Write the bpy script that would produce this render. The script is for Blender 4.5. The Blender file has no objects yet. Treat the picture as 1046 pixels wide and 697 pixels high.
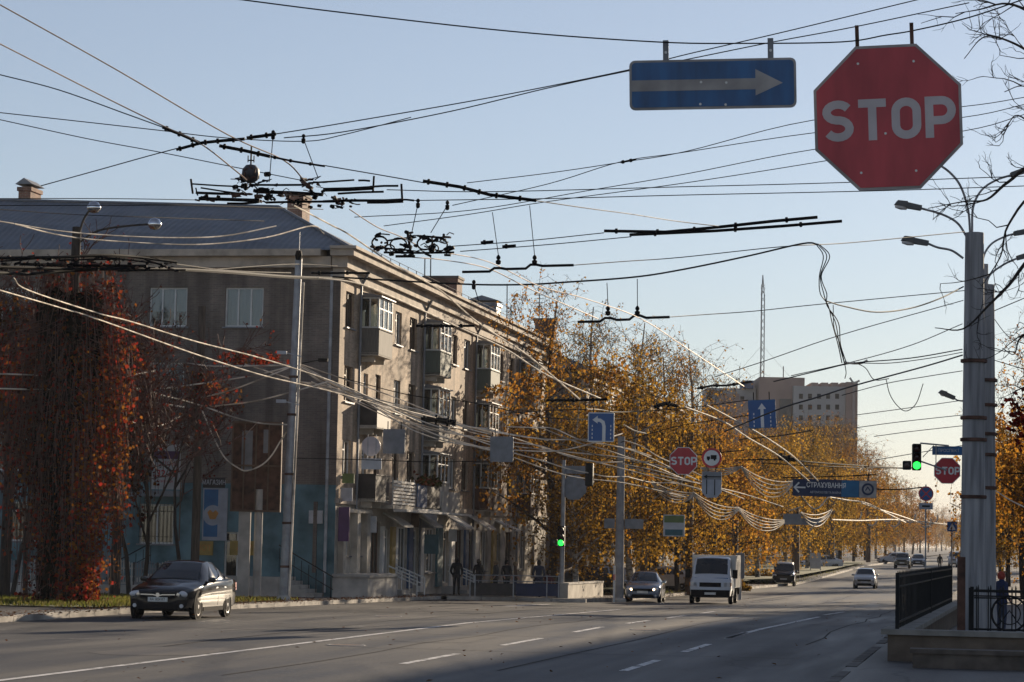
import bpy, bmesh, math, random
from mathutils import Vector, Matrix, noise
R = math.radians
random.seed(7)
scene = bpy.context.scene
col = scene.collection

# ------------------------------------------------------------------ camera model (photograph is 1046 x 697)
PW, PH, FPX = 1046.0, 697.0, 2600.0
CAMZ = 2.2
ROLL = R(1.1)
HORC = 556.8                                  # horizon height at the middle of the picture
PITCH = math.atan((HORC - PH/2) * math.cos(ROLL) / FPX)
CROT = Matrix.Rotation(R(90) + PITCH, 3, 'X') @ Matrix.Rotation(ROLL, 3, 'Z')
CPOS = Vector((0, 0, CAMZ))

def ray(px, py):
    return CROT @ Vector(((px - PW/2)/FPX, (PH/2 - py)/FPX, -1.0))
def P(px, py, d):
    """the world point at distance d (along +Y) seen at that place of the photograph"""
    r = ray(px, py)
    return CPOS + r * (d / r.y)
_v = ray(1017, 566)
TH = math.atan2(_v.x, _v.y)                   # direction of the avenue
CT, ST = math.cos(TH), math.sin(TH)
def W(u, v, z=0.0):
    """avenue frame -> world: u to the right of the avenue axis through the camera, v along the avenue"""
    return Vector((u*CT + v*ST, -u*ST + v*CT, z))
def UV(p):
    return p.x*CT - p.y*ST, p.x*ST + p.y*CT
PROF = [(-80, 0), (0, 0), (70, 0), (105, -.25), (130, -.45), (200, -.5), (240, -.05), (290, .55), (500, 1.3), (900, 2.2), (2500, 6), (6000, 14)]
def zv(v):
    for (a, za), (b, zb) in zip(PROF, PROF[1:]):
        if v <= b:
            return za + (zb - za) * max(0, (v - a)) / (b - a)
    return PROF[-1][1]
def uL(v):
    """left kerb of the avenue"""
    if v < 113.5: return -24.7
    pts = [(113.5, -18.2), (170, -16.6), (205, -15.2), (320, -14.0), (3000, -14)]
    for (a, ua), (b, ub) in zip(pts, pts[1:]):
        if v <= b: return ua + (ub - ua)*(v - a)/(b - a)
    return -14
UR = -2.6                                     # right kerb
SW = 0.15                                     # kerb height
def zg(u, v):
    """height of what one stands on"""
    return zv(v) + (SW if (u < uL(v) or u > UR) else 0)
def G(px, d, on=None):
    """point on the ground at picture column px and distance d"""
    z = 0
    for _ in range(3):
        a, b = P(px, 500, d), P(px, 640, d)
        t = (z - a.z)/(b.z - a.z)
        p = a.lerp(b, t)
        u, v = UV(p)
        z = zg(u, v) if on is None else zv(v) + on
    return Vector((p.x, p.y, z))

# ------------------------------------------------------------------ mesh collecting
class MB:
    def __init__(s): s.v, s.f, s.mi, s.att = [], [], [], []; s.cur = 0
    def add(s, vs, fs):
        n = len(s.v); s.v += [tuple(p) for p in vs]
        for f in fs: s.f.append(tuple(i + n for i in f)); s.mi.append(s.cur)
        return s
    def box(s, x0, x1, y0, y1, z0, z1, M=None):
        vs = [Vector((x, y, z)) for z in (z0, z1) for y in (y0, y1) for x in (x0, x1)]
        if M is not None: vs = [M @ p for p in vs]
        return s.add(vs, [(0,2,3,1),(4,5,7,6),(0,1,5,4),(2,6,7,3),(0,4,6,2),(1,3,7,5)])
    def cbox(s, c, sx, sy, sz, M=None):
        m = Matrix.Translation(c) @ (M.to_4x4() if M is not None else Matrix.Identity(4))
        return s.box(-sx/2, sx/2, -sy/2, sy/2, -sz/2, sz/2, m)
    def quad(s, a, b, c, d): return s.add([a, b, c, d], [(0,1,2,3)])
    def tube(s, pts, r, n=6, cap=True):
        pts = [Vector(p) for p in pts]
        k = len(pts)
        rs = list(r) if hasattr(r, '__len__') else [r]*k
        t = (pts[1] - pts[0]).normalized()
        up = Vector((0,0,1)) if abs(t.z) < .9 else Vector((1,0,0))
        nx = t.cross(up).normalized()
        vs, fs = [], []
        for i in range(k):
            if i == 0: tt = pts[1] - pts[0]
            elif i == k-1: tt = pts[-1] - pts[-2]
            else: tt = (pts[i+1] - pts[i]).normalized() + (pts[i] - pts[i-1]).normalized()
            if tt.length < 1e-9: tt = t
            tt.normalize()
            nx = nx - tt * nx.dot(tt)
            if nx.length < 1e-6: nx = tt.orthogonal()
            nx.normalize(); ny = tt.cross(nx)
            for j in range(n):
                a = 2*math.pi*j/n
                vs.append(pts[i] + (nx*math.cos(a) + ny*math.sin(a))*rs[i])
        for i in range(k-1):
            for j in range(n):
                a, b = i*n + j, i*n + (j+1) % n
                fs.append((a, b, b + n, a + n))
        if cap:
            fs.append(tuple(range(n-1, -1, -1))); fs.append(tuple((k-1)*n + j for j in range(n)))
        return s.add(vs, fs)
    def lathe(s, prof, n=16, M=None):
        """prof: (r, z) pairs round the z axis"""
        vs, fs = [], []
        for r, z in prof:
            for j in range(n):
                a = 2*math.pi*j/n
                vs.append(Vector((r*math.cos(a), r*math.sin(a), z)))
        for i in range(len(prof)-1):
            for j in range(n):
                a, b = i*n + j, i*n + (j+1) % n
                fs.append((a, b, b + n, a + n))
        fs.append(tuple(range(n-1, -1, -1))); fs.append(tuple((len(prof)-1)*n + j for j in range(n)))
        if M is not None: vs = [M @ p for p in vs]
        return s.add(vs, fs)
    def prism(s, poly, y0, y1, M=None):
        """poly in x,z (counterclockwise seen from -y), extruded y0..y1"""
        n = len(poly)
        vs = [Vector((x, y0, z)) for x, z in poly] + [Vector((x, y1, z)) for x, z in poly]
        if M is not None: vs = [M @ p for p in vs]
        fs = [tuple(range(n)), tuple(range(2*n-1, n-1, -1))] + [(i, i + n, (i+1) % n + n, (i+1) % n) for i in range(n)]
        return s.add(vs, fs)
    def ribbon(s, path, w, y0, y1, closed=False, M=None):
        """thick flat stroke along a path in x,z"""
        pts = [Vector((x, z)) for x, z in path]; k = len(pts); L, Rr = [], []
        for i in range(k):
            a = pts[i-1] if (i > 0 or closed) else None
            b = pts[(i+1) % k] if (i < k-1 or closed) else None
            d1 = (pts[i] - a).normalized() if a is not None else None
            d2 = (b - pts[i]).normalized() if b is not None else None
            d = (d1 + d2).normalized() if d1 is not None and d2 is not None else (d1 or d2)
            q = Vector((-d.y, d.x)); sc = 1.0
            if d1 is not None and d2 is not None: sc = 1/max(.4, d.dot(d1))
            L.append(pts[i] + q*w/2*sc); Rr.append(pts[i] - q*w/2*sc)
        m = k if closed else k-1
        for i in range(m):
            j = (i+1) % k
            s.prism([tuple(Rr[i]), tuple(Rr[j]), tuple(L[j]), tuple(L[i])], y0, y1, M)
        return s
    def build(s, name, mat, parent=None, loc=None, smooth=None):
        me = bpy.data.meshes.new(name)
        me.from_pydata(s.v, [], s.f)
        for m in (mat if isinstance(mat, (list, tuple)) else [mat]): me.materials.append(m)
        if any(s.mi): me.polygons.foreach_set('material_index', s.mi)
        if smooth is not None:
            me.polygons.foreach_set('use_smooth', [True]*len(me.polygons))
            me.set_sharp_from_angle(angle=R(smooth))
        if s.att:
            a = me.attributes.new('tone', 'FLOAT', 'POINT'); a.data.foreach_set('value', s.att)
        me.validate(); me.update()
        o = bpy.data.objects.new(name, me); col.objects.link(o)
        if parent is not None: o.parent = parent
        if loc is not None: o.location = loc
        return o

def empty(name, loc=(0,0,0), rz=0, rx=0, ry=0):
    o = bpy.data.objects.new(name, None); col.objects.link(o)
    o.empty_display_size = .2
    o.location = loc; o.rotation_euler = (rx, ry, rz)
    return o
def tag(o, label=None, cat=None, group=None, kind=None):
    if label: o['label'] = label
    if cat: o['category'] = cat
    if group: o['group'] = group
    if kind: o['kind'] = kind
    return o
def thing(name, label, cat, loc=(0,0,0), rz=0, group=None, rx=0, ry=0):
    return tag(empty(name, loc, rz, rx, ry), label, cat, group)
def kids(o): return [c for c in list(bpy.data.objects) if c.parent == o]
def copy_tree(o, parent=None):
    c = o.copy(); col.objects.link(c)
    if parent is not None: c.parent = parent
    for ch in kids(o): copy_tree(ch, c)
    return c
def smoothpath(pts, m=6):
    """Catmull-Rom through the points"""
    pts = [Vector(p) for p in pts]
    if len(pts) < 3: return pts
    out = []
    ext = [pts[0]*2 - pts[1]] + pts + [pts[-1]*2 - pts[-2]]
    for i in range(1, len(ext)-2):
        p0, p1, p2, p3 = ext[i-1:i+3]
        for k in range(m):
            t = k/m
            out.append(.5*((2*p1) + (p2-p0)*t + (2*p0-5*p1+4*p2-p3)*t*t + (3*p1-p0-3*p2+p3)*t**3))
    out.append(pts[-1]); return out
def text_mesh(body, h, mat, parent, x, y, z, name='lettering', bold=.0, squeeze=1.0, align='CENTER', depth=.002, rot=None):
    """text in the x,z plane facing -y, centred at x,z; h = capital height"""
    c = bpy.data.curves.new(name, 'FONT'); c.body = body; c.size = h/.72; c.align_x = align; c.align_y = 'CENTER'
    c.offset = bold*h; c.extrude = depth; c.resolution_u = 3
    o = bpy.data.objects.new(name, c); col.objects.link(o)
    me = bpy.data.meshes.new_from_object(o)
    bpy.data.objects.remove(o); bpy.data.curves.remove(c)
    M = Matrix.Translation((x, y, z)) @ (rot.to_4x4() if rot is not None else Matrix.Identity(4)) @ Matrix.Rotation(R(90), 4, 'X') @ Matrix.Diagonal((squeeze, 1, 1, 1))
    me.transform(M); me.materials.clear(); me.materials.append(mat); me.name = name
    o = bpy.data.objects.new(name, me); col.objects.link(o); o.parent = parent
    return o

# ------------------------------------------------------------------ materials
MATS = {}
def mat(name, c, rough=.7, metal=0, var=.12, scale=3.0, bump=0, bscale=30, spec=.5, coat=0, c2=None, emit=0, detail=6, stretch=None, lo=.35, hi=.65):
    if name in MATS: return MATS[name]
    m = bpy.data.materials.new(name); m.use_nodes = True
    N, L = m.node_tree.nodes, m.node_tree.links
    b = N['Principled BSDF']
    b.inputs['Roughness'].default_value = rough; b.inputs['Metallic'].default_value = metal
    b.inputs['Specular IOR Level'].default_value = spec; b.inputs['Coat Weight'].default_value = coat
    b.inputs['Coat Roughness'].default_value = .05
    tc = N.new('ShaderNodeTexCoord'); mp = N.new('ShaderNodeMapping')
    L.new(tc.outputs['Object'], mp.inputs['Vector'])
    if stretch: mp.inputs['Scale'].default_value = stretch
    nz = N.new('ShaderNodeTexNoise'); nz.inputs['Scale'].default_value = scale; nz.inputs['Detail'].default_value = detail
    L.new(mp.outputs[0], nz.inputs['Vector'])
    rp = N.new('ShaderNodeValToRGB'); e = rp.color_ramp.elements
    a = [max(0, k*(1-var)) for k in c]; d = [min(1, k*(1+var)) for k in (c2 or c)]
    e[0].position = lo; e[1].position = hi
    e[0].color = (*a, 1); e[1].color = (*d, 1)
    L.new(nz.outputs['Fac'], rp.inputs['Fac']); L.new(rp.outputs[0], b.inputs['Base Color'])
    if bump:
        n2 = N.new('ShaderNodeTexNoise'); n2.inputs['Scale'].default_value = bscale; n2.inputs['Detail'].default_value = 4
        L.new(tc.outputs['Object'], n2.inputs['Vector'])
        bm = N.new('ShaderNodeBump'); bm.inputs['Strength'].default_value = bump; bm.inputs['Distance'].default_value = .02
        L.new(n2.outputs['Fac'], bm.inputs['Height']); L.new(bm.outputs[0], b.inputs['Normal'])
    if emit:
        b.inputs['Emission Color'].default_value = (*c, 1); b.inputs['Emission Strength'].default_value = emit
    MATS[name] = m; return m
def brick_mat(name, c1, c2, mortar, sx=.25, sz=.075, axis='yz', var=.4):
    m = bpy.data.materials.new(name); m.use_nodes = True
    N, L = m.node_tree.nodes, m.node_tree.links; b = N['Principled BSDF']; b.inputs['Roughness'].default_value = .85
    tc = N.new('ShaderNodeTexCoord'); sp = N.new('ShaderNodeSeparateXYZ'); cb = N.new('ShaderNodeCombineXYZ')
    L.new(tc.outputs['Object'], sp.inputs[0])
    ad = N.new('ShaderNodeMath'); ad.operation = 'ADD'
    L.new(sp.outputs['X'], ad.inputs[0]); L.new(sp.outputs['Y'], ad.inputs[1])
    L.new(ad.outputs[0], cb.inputs['X']); L.new(sp.outputs['Z'], cb.inputs['Y'])
    br = N.new('ShaderNodeTexBrick'); br.inputs['Scale'].default_value = 1
    br.inputs['Brick Width'].default_value = sx; br.inputs['Row Height'].default_value = sz; br.inputs['Mortar Size'].default_value = .008
    br.inputs['Color1'].default_value = (*c1, 1); br.inputs['Color2'].default_value = (*c2, 1); br.inputs['Mortar'].default_value = (*mortar, 1)
    L.new(cb.outputs[0], br.inputs['Vector'])
    nz = N.new('ShaderNodeTexNoise'); nz.inputs['Scale'].default_value = .7; nz.inputs['Detail'].default_value = 8
    L.new(tc.outputs['Object'], nz.inputs['Vector'])
    mr = N.new('ShaderNodeMapRange'); mr.inputs['From Min'].default_value = .3; mr.inputs['From Max'].default_value = .7
    mr.inputs['To Min'].default_value = 1-var; mr.inputs['To Max'].default_value = 1+var*.6
    L.new(nz.outputs['Fac'], mr.inputs['Value'])
    mp = N.new('ShaderNodeMapping'); mp.inputs['Scale'].default_value = (1.6, 1.6, .12); L.new(tc.outputs['Object'], mp.inputs['Vector'])
    ns = N.new('ShaderNodeTexNoise'); ns.inputs['Scale'].default_value = 1; ns.inputs['Detail'].default_value = 7; L.new(mp.outputs[0], ns.inputs['Vector'])
    ms = N.new('ShaderNodeMapRange'); ms.inputs['From Min'].default_value = .36; ms.inputs['From Max'].default_value = .55; ms.inputs['To Min'].default_value = .62; ms.inputs['To Max'].default_value = 1.08; L.new(ns.outputs['Fac'], ms.inputs['Value'])
    mm = N.new('ShaderNodeMath'); mm.operation = 'MULTIPLY'; L.new(mr.outputs[0], mm.inputs[0]); L.new(ms.outputs[0], mm.inputs[1])
    mx = N.new('ShaderNodeMix'); mx.data_type = 'RGBA'; mx.blend_type = 'MULTIPLY'; mx.inputs['Factor'].default_value = 1
    L.new(br.outputs['Color'], mx.inputs['A']); L.new(mm.outputs[0], mx.inputs['B']); L.new(mx.outputs['Result'], b.inputs['Base Color'])
    MATS[name] = m; return m
def leaf_mat(name, cols, trans=.5, rough=.6):
    m = bpy.data.materials.new(name); m.use_nodes = True
    N, L = m.node_tree.nodes, m.node_tree.links; N.remove(N['Principled BSDF'])
    at = N.new('ShaderNodeAttribute'); at.attribute_name = 'tone'
    rp = N.new('ShaderNodeValToRGB'); e = rp.color_ramp.elements
    while len(e) < len(cols): e.new(.5)
    for i, c in enumerate(cols): e[i].position = i/(len(cols)-1); e[i].color = (*c, 1)
    oi = N.new('ShaderNodeObjectInfo'); sh = N.new('ShaderNodeMath'); sh.operation = 'MULTIPLY_ADD'; sh.inputs[1].default_value = .4; sh.inputs[2].default_value = -.2
    L.new(oi.outputs['Random'], sh.inputs[0]); ad = N.new('ShaderNodeMath'); ad.operation = 'ADD'; ad.use_clamp = True
    L.new(at.outputs['Fac'], ad.inputs[0]); L.new(sh.outputs[0], ad.inputs[1]); L.new(ad.outputs[0], rp.inputs['Fac'])
    vv = N.new('ShaderNodeMath'); vv.operation = 'MULTIPLY'; vv.inputs[1].default_value = 7.31; L.new(oi.outputs['Random'], vv.inputs[0])
    fr_ = N.new('ShaderNodeMath'); fr_.operation = 'FRACT'; L.new(vv.outputs[0], fr_.inputs[0])
    mr_ = N.new('ShaderNodeMapRange'); mr_.inputs['To Min'].default_value = .62; mr_.inputs['To Max'].default_value = 1.12; L.new(fr_.outputs[0], mr_.inputs['Value'])
    rv_ = N.new('ShaderNodeMix'); rv_.data_type = 'RGBA'; rv_.blend_type = 'MULTIPLY'; rv_.inputs['Factor'].default_value = 1
    L.new(rp.outputs[0], rv_.inputs['A']); L.new(mr_.outputs[0], rv_.inputs['B'])
    d = N.new('ShaderNodeBsdfDiffuse'); t = N.new('ShaderNodeBsdfTranslucent'); mx = N.new('ShaderNodeMixShader')
    mx.inputs[0].default_value = trans
    L.new(rv_.outputs['Result'], d.inputs['Color']); L.new(rv_.outputs['Result'], t.inputs['Color'])
    L.new(d.outputs[0], mx.inputs[1]); L.new(t.outputs[0], mx.inputs[2]); L.new(mx.outputs[0], N['Material Output'].inputs['Surface'])
    MATS[name] = m; return m
def glass_mat(name, tint=(.25,.3,.33), clear=.5):
    m = bpy.data.materials.new(name); m.use_nodes = True
    N, L = m.node_tree.nodes, m.node_tree.links; N.remove(N['Principled BSDF'])
    tr = N.new('ShaderNodeBsdfTransparent'); tr.inputs['Color'].default_value = (*[k*clear/.35 if k*clear/.35 < 1 else 1 for k in tint], 1)
    gl = N.new('ShaderNodeBsdfGlossy'); gl.inputs['Roughness'].default_value = .03
    fr = N.new('ShaderNodeFresnel'); fr.inputs['IOR'].default_value = 1.6
    nz = N.new('ShaderNodeTexNoise'); nz.inputs['Scale'].default_value = .9; tc = N.new('ShaderNodeTexCoord'); L.new(tc.outputs['Object'], nz.inputs['Vector'])
    bm = N.new('ShaderNodeBump'); bm.inputs['Strength'].default_value = .05; bm.inputs['Distance'].default_value = .05
    L.new(nz.outputs['Fac'], bm.inputs['Height']); L.new(bm.outputs[0], gl.inputs['Normal'])
    mr = N.new('ShaderNodeMath'); mr.operation = 'ADD'; mr.inputs[1].default_value = .06; L.new(fr.outputs[0], mr.inputs[0])
    mx = N.new('ShaderNodeMixShader'); L.new(mr.outputs[0], mx.inputs[0]); L.new(tr.outputs[0], mx.inputs[1]); L.new(gl.outputs[0], mx.inputs[2])
    L.new(mx.outputs[0], N['Material Output'].inputs['Surface'])
    MATS[name] = m; return m

K = dict
M_ = {}
M_['steel'] = mat('galvanised_steel', (.33,.34,.36), .5, .4, .2)
M_['dark'] = mat('black_rubber', (.008,.008,.009), .75, 0, .3, spec=.12)
M_['wire'] = mat('weathered_wire', (.03,.03,.034), .6, .2, .3, spec=.25)
M_['bare'] = mat('sunlit_cable', (.42,.37,.31), .75, 0, .15, 1.3, c2=(.74,.66,.56), lo=.4, hi=.55, spec=.12)  # sun glint along the wires is put into this pale colour
M_['copper'] = mat('trolley_copper', (.5,.38,.28), .35, .8, .15)
M_['conc'] = mat('pole_concrete', (.3,.3,.31), .85, 0, .2, 2, .3, 40)
M_['concl'] = mat('pale_concrete', (.42,.4,.37), .9, 0, .25, 1.5, .3, 25)
M_['white'] = mat('white_paint', (.72,.72,.7), .5, 0, .06)
M_['frame'] = mat('window_white', (.66,.66,.64), .5, 0, .08)
M_['woodf'] = mat('brown_frame', (.13,.08,.05), .6, 0, .2)
M_['rust'] = mat('rusty_steel', (.1,.05,.035), .8, .2, .5, 4)
M_['wood'] = mat('old_wood', (.09,.07,.055), .9, 0, .4, 3, stretch=(6,6,.5))
M_['black'] = mat('black_iron', (.008,.008,.009), .55, 0, .3, spec=.25)
M_['signback'] = mat('sign_back', (.2,.21,.23), .55, .5, .15)
M_['blue'] = mat('sign_blue', (.012,.085,.27), .4, 0, .1, 2)
M_['red'] = mat('sign_red', (.44,.02,.032), .4, 0, .1, 2)
M_['signwhite'] = mat('sign_white', (.68,.68,.67), .45, 0, .06)
M_['glass'] = glass_mat('window_glass')
M_['carglass'] = glass_mat('car_glass', (.2,.23,.25), .3)
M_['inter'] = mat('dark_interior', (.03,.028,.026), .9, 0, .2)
M_['curtain'] = mat('net_curtain', (.75,.75,.74), .9, 0, .1, 6, stretch=(8,8,.3))
M_['tyre'] = mat('tyre_rubber', (.016,.016,.016), .95, 0, .2, spec=.05)
M_['alloy'] = mat('alloy_rim', (.3,.3,.31), .45, .5, .05)
M_['chrome'] = mat('chrome', (.7,.7,.72), .15, 1, .02)
M_['lamp'] = mat('lamp_glass', (.6,.6,.62), .1, 0, .05, spec=.8)
M_['amber'] = mat('amber_lens', (.6,.2,.02), .2)
M_['redlens'] = mat('red_lens', (.4,.01,.01), .2)
M_['plate'] = mat('number_plate', (.65,.65,.62), .5)
# ------------------------------------------------------------------ ground, road, kerbs
VLIST = sorted(set([-80, -40] + list(range(0, 320, 10)) + list(range(320, 1000, 40)) + [1000, 1500, 2500, 4000, 6000] + [p[0] for p in PROF]))
def sheet(name, f0, f1, v0, v1, dz, m, nu=1, parent=None):
    vs = [v0] + [v for v in VLIST if v0 < v < v1] + [v1]
    b = MB(); pts = []
    for v in vs:
        a, c = f0(v), f1(v)
        for i in range(nu+1):
            u = a + (c-a)*i/nu
            pts.append(W(u, v, zv(v) + dz))
    n = nu+1
    b.add(pts, [(j*n+i, j*n+i+1, (j+1)*n+i+1, (j+1)*n+i) for j in range(len(vs)-1) for i in range(nu)])
    return b.build(name, m, parent)
def asphalt(name, base, var):
    m = bpy.data.materials.new(name); m.use_nodes = True
    N, L = m.node_tree.nodes, m.node_tree.links; b = N['Principled BSDF']
    tc = N.new('ShaderNodeTexCoord')
    def noise(s, st, det=6):
        mp = N.new('ShaderNodeMapping'); mp.vector_type = 'TEXTURE'; mp.inputs['Rotation'].default_value = (0, 0, -TH); mp.inputs['Scale'].default_value = tuple(1/k for k in st)
        L.new(tc.outputs['Object'], mp.inputs['Vector'])
        n = N.new('ShaderNodeTexNoise'); n.inputs['Scale'].default_value = s; n.inputs['Detail'].default_value = det
        L.new(mp.outputs[0], n.inputs['Vector']); return n
    n1 = noise(.9, (1, .07, 1)); n2 = noise(.22, (1, .3, 1)); n3 = noise(14, (1, 1, 1), 3)
    def rng(n, a, c, lo=.3, hi=.7):
        r = N.new('ShaderNodeMapRange'); r.inputs['From Min'].default_value = lo; r.inputs['From Max'].default_value = hi
        r.inputs['To Min'].default_value = a; r.inputs['To Max'].default_value = c; L.new(n.outputs['Fac'], r.inputs['Value']); return r
    def mul(x, y):
        q = N.new('ShaderNodeMath'); q.operation = 'MULTIPLY'; L.new(x.outputs[0], q.inputs[0]); L.new(y.outputs[0], q.inputs[1]); return q
    f = mul(mul(rng(n1, 1-var, 1+var), rng(n2, .75, 1.25, .35, .6)), rng(n3, .8, 1.2))
    vo = N.new('ShaderNodeTexVoronoi'); vo.feature = 'DISTANCE_TO_EDGE'; vo.inputs['Scale'].default_value = .22
    wn = noise(.6, (1, 1, 1)); ad = N.new('ShaderNodeMix'); ad.data_type = 'RGBA'; ad.blend_type = 'ADD'; ad.inputs['Factor'].default_value = 1
    L.new(tc.outputs['Object'], ad.inputs['A']); L.new(wn.outputs['Color'], ad.inputs['B']); L.new(ad.outputs['Result'], vo.inputs['Vector'])
    ck = N.new('ShaderNodeMapRange'); ck.inputs['From Min'].default_value = 0; ck.inputs['From Max'].default_value = .012
    ck.inputs['To Min'].default_value = .45; ck.inputs['To Max'].default_value = 1; L.new(vo.outputs['Distance'], ck.inputs['Value'])
    f = mul(f, ck)
    cm = N.new('ShaderNodeMix'); cm.data_type = 'RGBA'; cm.blend_type = 'MULTIPLY'; cm.inputs['Factor'].default_value = 1
    cm.inputs['A'].default_value = (*base, 1); L.new(f.outputs[0], cm.inputs['B']); L.new(cm.outputs['Result'], b.inputs['Base Color'])
    L.new(rng(n1, .5, .78).outputs[0], b.inputs['Roughness'])
    bm = N.new('ShaderNodeBump'); bm.inputs['Strength'].default_value = .35; bm.inputs['Distance'].default_value = .02
    L.new(n3.outputs['Fac'], bm.inputs['Height']); L.new(bm.outputs[0], b.inputs['Normal'])
    return m
M_['asph'] = asphalt('asphalt', (.036,.034,.0345), .5)
M_['pave'] = asphalt('pavement_asphalt', (.085,.076,.07), .3)
M_['soil'] = mat('bare_soil', (.09,.07,.045), .95, 0, .4, .5)
M_['kerbm'] = mat('kerb_stone', (.4,.37,.33), .9, 0, .35, 1.2, .3, 15)
M_['turf'] = mat('turf', (.06,.085,.02), .9, 0, .4, .8, c2=(.11,.11,.03))
g = MB(); US = [-3500, -500, -80, -30, 0, 30, 80, 500, 3500]
g.add([W(u, v, zv(v) - .05) for v in VLIST for u in US], [(j*9+i, j*9+i+1, (j+1)*9+i+1, (j+1)*9+i) for j in range(len(VLIST)-1) for i in range(8)])
tag(g.build('ground', M_['soil']), kind='structure')
tag(sheet('road', lambda v: -24.7, lambda v: UR, -80, 113.5, 0, M_['asph'], 3), kind='structure')
tag(sheet('road', uL, lambda v: UR, 113.5, 2500, 0, M_['asph'], 3), kind='structure')
tag(sheet('pavement', lambda v: -70, lambda v: -24.7, -80, 113.5, SW, M_['pave'], 2), kind='structure')
tag(sheet('pavement', lambda v: -70, uL, 113.5, 1500, SW, M_['pave'], 3), kind='structure')
tag(sheet('pavement', lambda v: UR, lambda v: 40, 36, 1500, SW, M_['pave'], 2), kind='structure')
# kerbs: stone by stone along each edge
kb = MB()
def kerb_run(f, v0, v1, inward, w=.2, step=2.0):
    v = v0
    while v < v1:
        e = min(v + step - .03, v1); a, c = f(v), f(e)
        j = random.uniform(-.015, .015)
        q = [(a, v), (c, e), (c + inward*w, e), (a + inward*w, v)]
        zz = [zv(v), zv(e), zv(e), zv(v)]
        lo = [W(u, y, z - .03) for (u, y), z in zip(q, zz)]; hi = [W(u, y, z + SW + .008 + j) for (u, y), z in zip(q, zz)]
        kb.add(lo + hi, [(0,1,2,3), (7,6,5,4), (0,4,5,1), (1,5,6,2), (2,6,7,3), (3,7,4,0)])
        v += step
kerb_run(lambda v: -24.7 + .02, 30, 113.3, -1)
kerb_run(lambda v: uL(v) + .02, 113.7, 420, -1, .22)
tag(kb.build('kerb', M_['kerbm']), kind='structure'); kb = MB()
kerb_run(lambda v: UR - .02, 36, 420, 1)
kb2 = MB()
for i in range(4):
    a = -24.4 + i*1.6
    q = [W(a, 113.28), W(a+1.56, 113.28), W(a+1.56, 113.5), W(a, 113.5)]; z = zv(113.4)
    kb2.add([p + Vector((0,0,z-.03)) for p in q] + [p + Vector((0,0,z+SW+.008)) for p in q], [(0,1,2,3), (7,6,5,4), (0,4,5,1), (1,5,6,2), (2,6,7,3), (3,7,4,0)])
# rounded stones where the corner on the camera's side turns into the crossing
for i in range(7):
    a0, a1 = R(90 - 14*i), R(90 - 14*(i+1) + 1)
    c = Vector((UR + 3.2, 36 + 0)); r0, r1 = 3.2, 3.45
    q = [W(c.x - r*math.sin(a), c.y - r*math.cos(a)) for a, r in ((a0, r0), (a1, r0), (a1, r1), (a0, r1))]
    kb.add([p + Vector((0,0,-.03)) for p in q] + [p + Vector((0,0,SW+.008)) for p in q], [(3,2,1,0), (4,5,6,7), (1,5,4,0), (2,6,5,1), (3,7,6,2), (0,4,7,3)])
tag(kb2.build('kerb', M_['kerbm']), kind='structure'); tag(kb.build('kerb', mat('dirty_shaded_kerb', (.11,.1,.09), .9, 0, .4, 1.5, .3, 15)), kind='structure')  # right kerb: darker colour holds both its dirt and the shade there
# painted lines, worn
def worn(name, c, lo, hi):
    m = mat(name, c, .7, 0, .12); N, L = m.node_tree.nodes, m.node_tree.links
    nz = N.new('ShaderNodeTexNoise'); nz.inputs['Scale'].default_value = 2.2; nz.inputs['Detail'].default_value = 8; nz.inputs['Roughness'].default_value = .7
    tc = N.new('ShaderNodeTexCoord'); L.new(tc.outputs['Object'], nz.inputs['Vector'])
    r = N.new('ShaderNodeMapRange'); r.inputs['From Min'].default_value = lo; r.inputs['From Max'].default_value = hi
    L.new(nz.outputs['Fac'], r.inputs['Value']); L.new(r.outputs[0], N['Principled BSDF'].inputs['Alpha']); return m
M_['line'] = worn('road_paint', (.72,.7,.68), .34, .5)
M_['faint'] = worn('worn_road_paint', (.3,.29,.27), .44, .7)
def strip(b, pts, w):
    """flat painted stroke through (u, v) points"""
    q = [Vector(p) for p in pts]
    seg = []
    for a, c in zip(q, q[1:]):
        n = max(1, int((c-a).length/2.5))
        seg += [a.lerp(c, i/n) for i in range(n)]
    seg.append(q[-1]); vs = []
    for i, p in enumerate(seg):
        d = (seg[min(i+1, len(seg)-1)] - seg[max(i-1, 0)]).normalized(); nn = Vector((-d.y, d.x))*w/2
        for s in (p - nn, p + nn): vs.append(W(s.x, s.y, zv(s.y) + .006))
    b.add(vs, [(2*i, 2*i+1, 2*i+3, 2*i+2) for i in range(len(seg)-1)])
ln = MB(); ft = MB()
strip(ln, [(-14.9, 30), (-14.6, 60), (-14.2, 98)], .17)
for k in range(6):
    v = 45.5 + k*9.6; strip(ln, [(-10.6, v), (-10.6, v + 4.8)], .17)
for k in range(4): strip(ln, [(-6.5, 36.2 + k*9.0), (-6.5, 41 + k*9.0)], .17)
strip(ln, [(-6.5, 63), (-6.4, 74), (-6.2, 92)], .17)
strip(ln, [(-6.3, 96), (-6, 104)], .14)
for k in range(14):
    v = 128 + k*12; strip(ft, [(-8.6, v), (-8.6, v+5)], .15)
strip(ft, [(-27+4, 56), (-19, 58.5), (-16, 66)], .3); strip(ft, [(-22, 62), (-18.6, 66), (-16.5, 78)], .3)
strip(ft, [(-20.4, 80), (-17, 90), (-15.2, 98)], .3); strip(ln, [(-18.9, 99), (-18.4, 106)], .45)
strip(ft, [(-17.5, 96), (-12, 101)], .35); strip(ft, [(-15, 100), (-3, 104)], .4); strip(ft, [(-14, 112), (-3, 114)], .4)
strip(ft, [(-24, 50), (-17, 54)], .25); strip(ft, [(-22, 72), (-14.6, 78)], .25)
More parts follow.
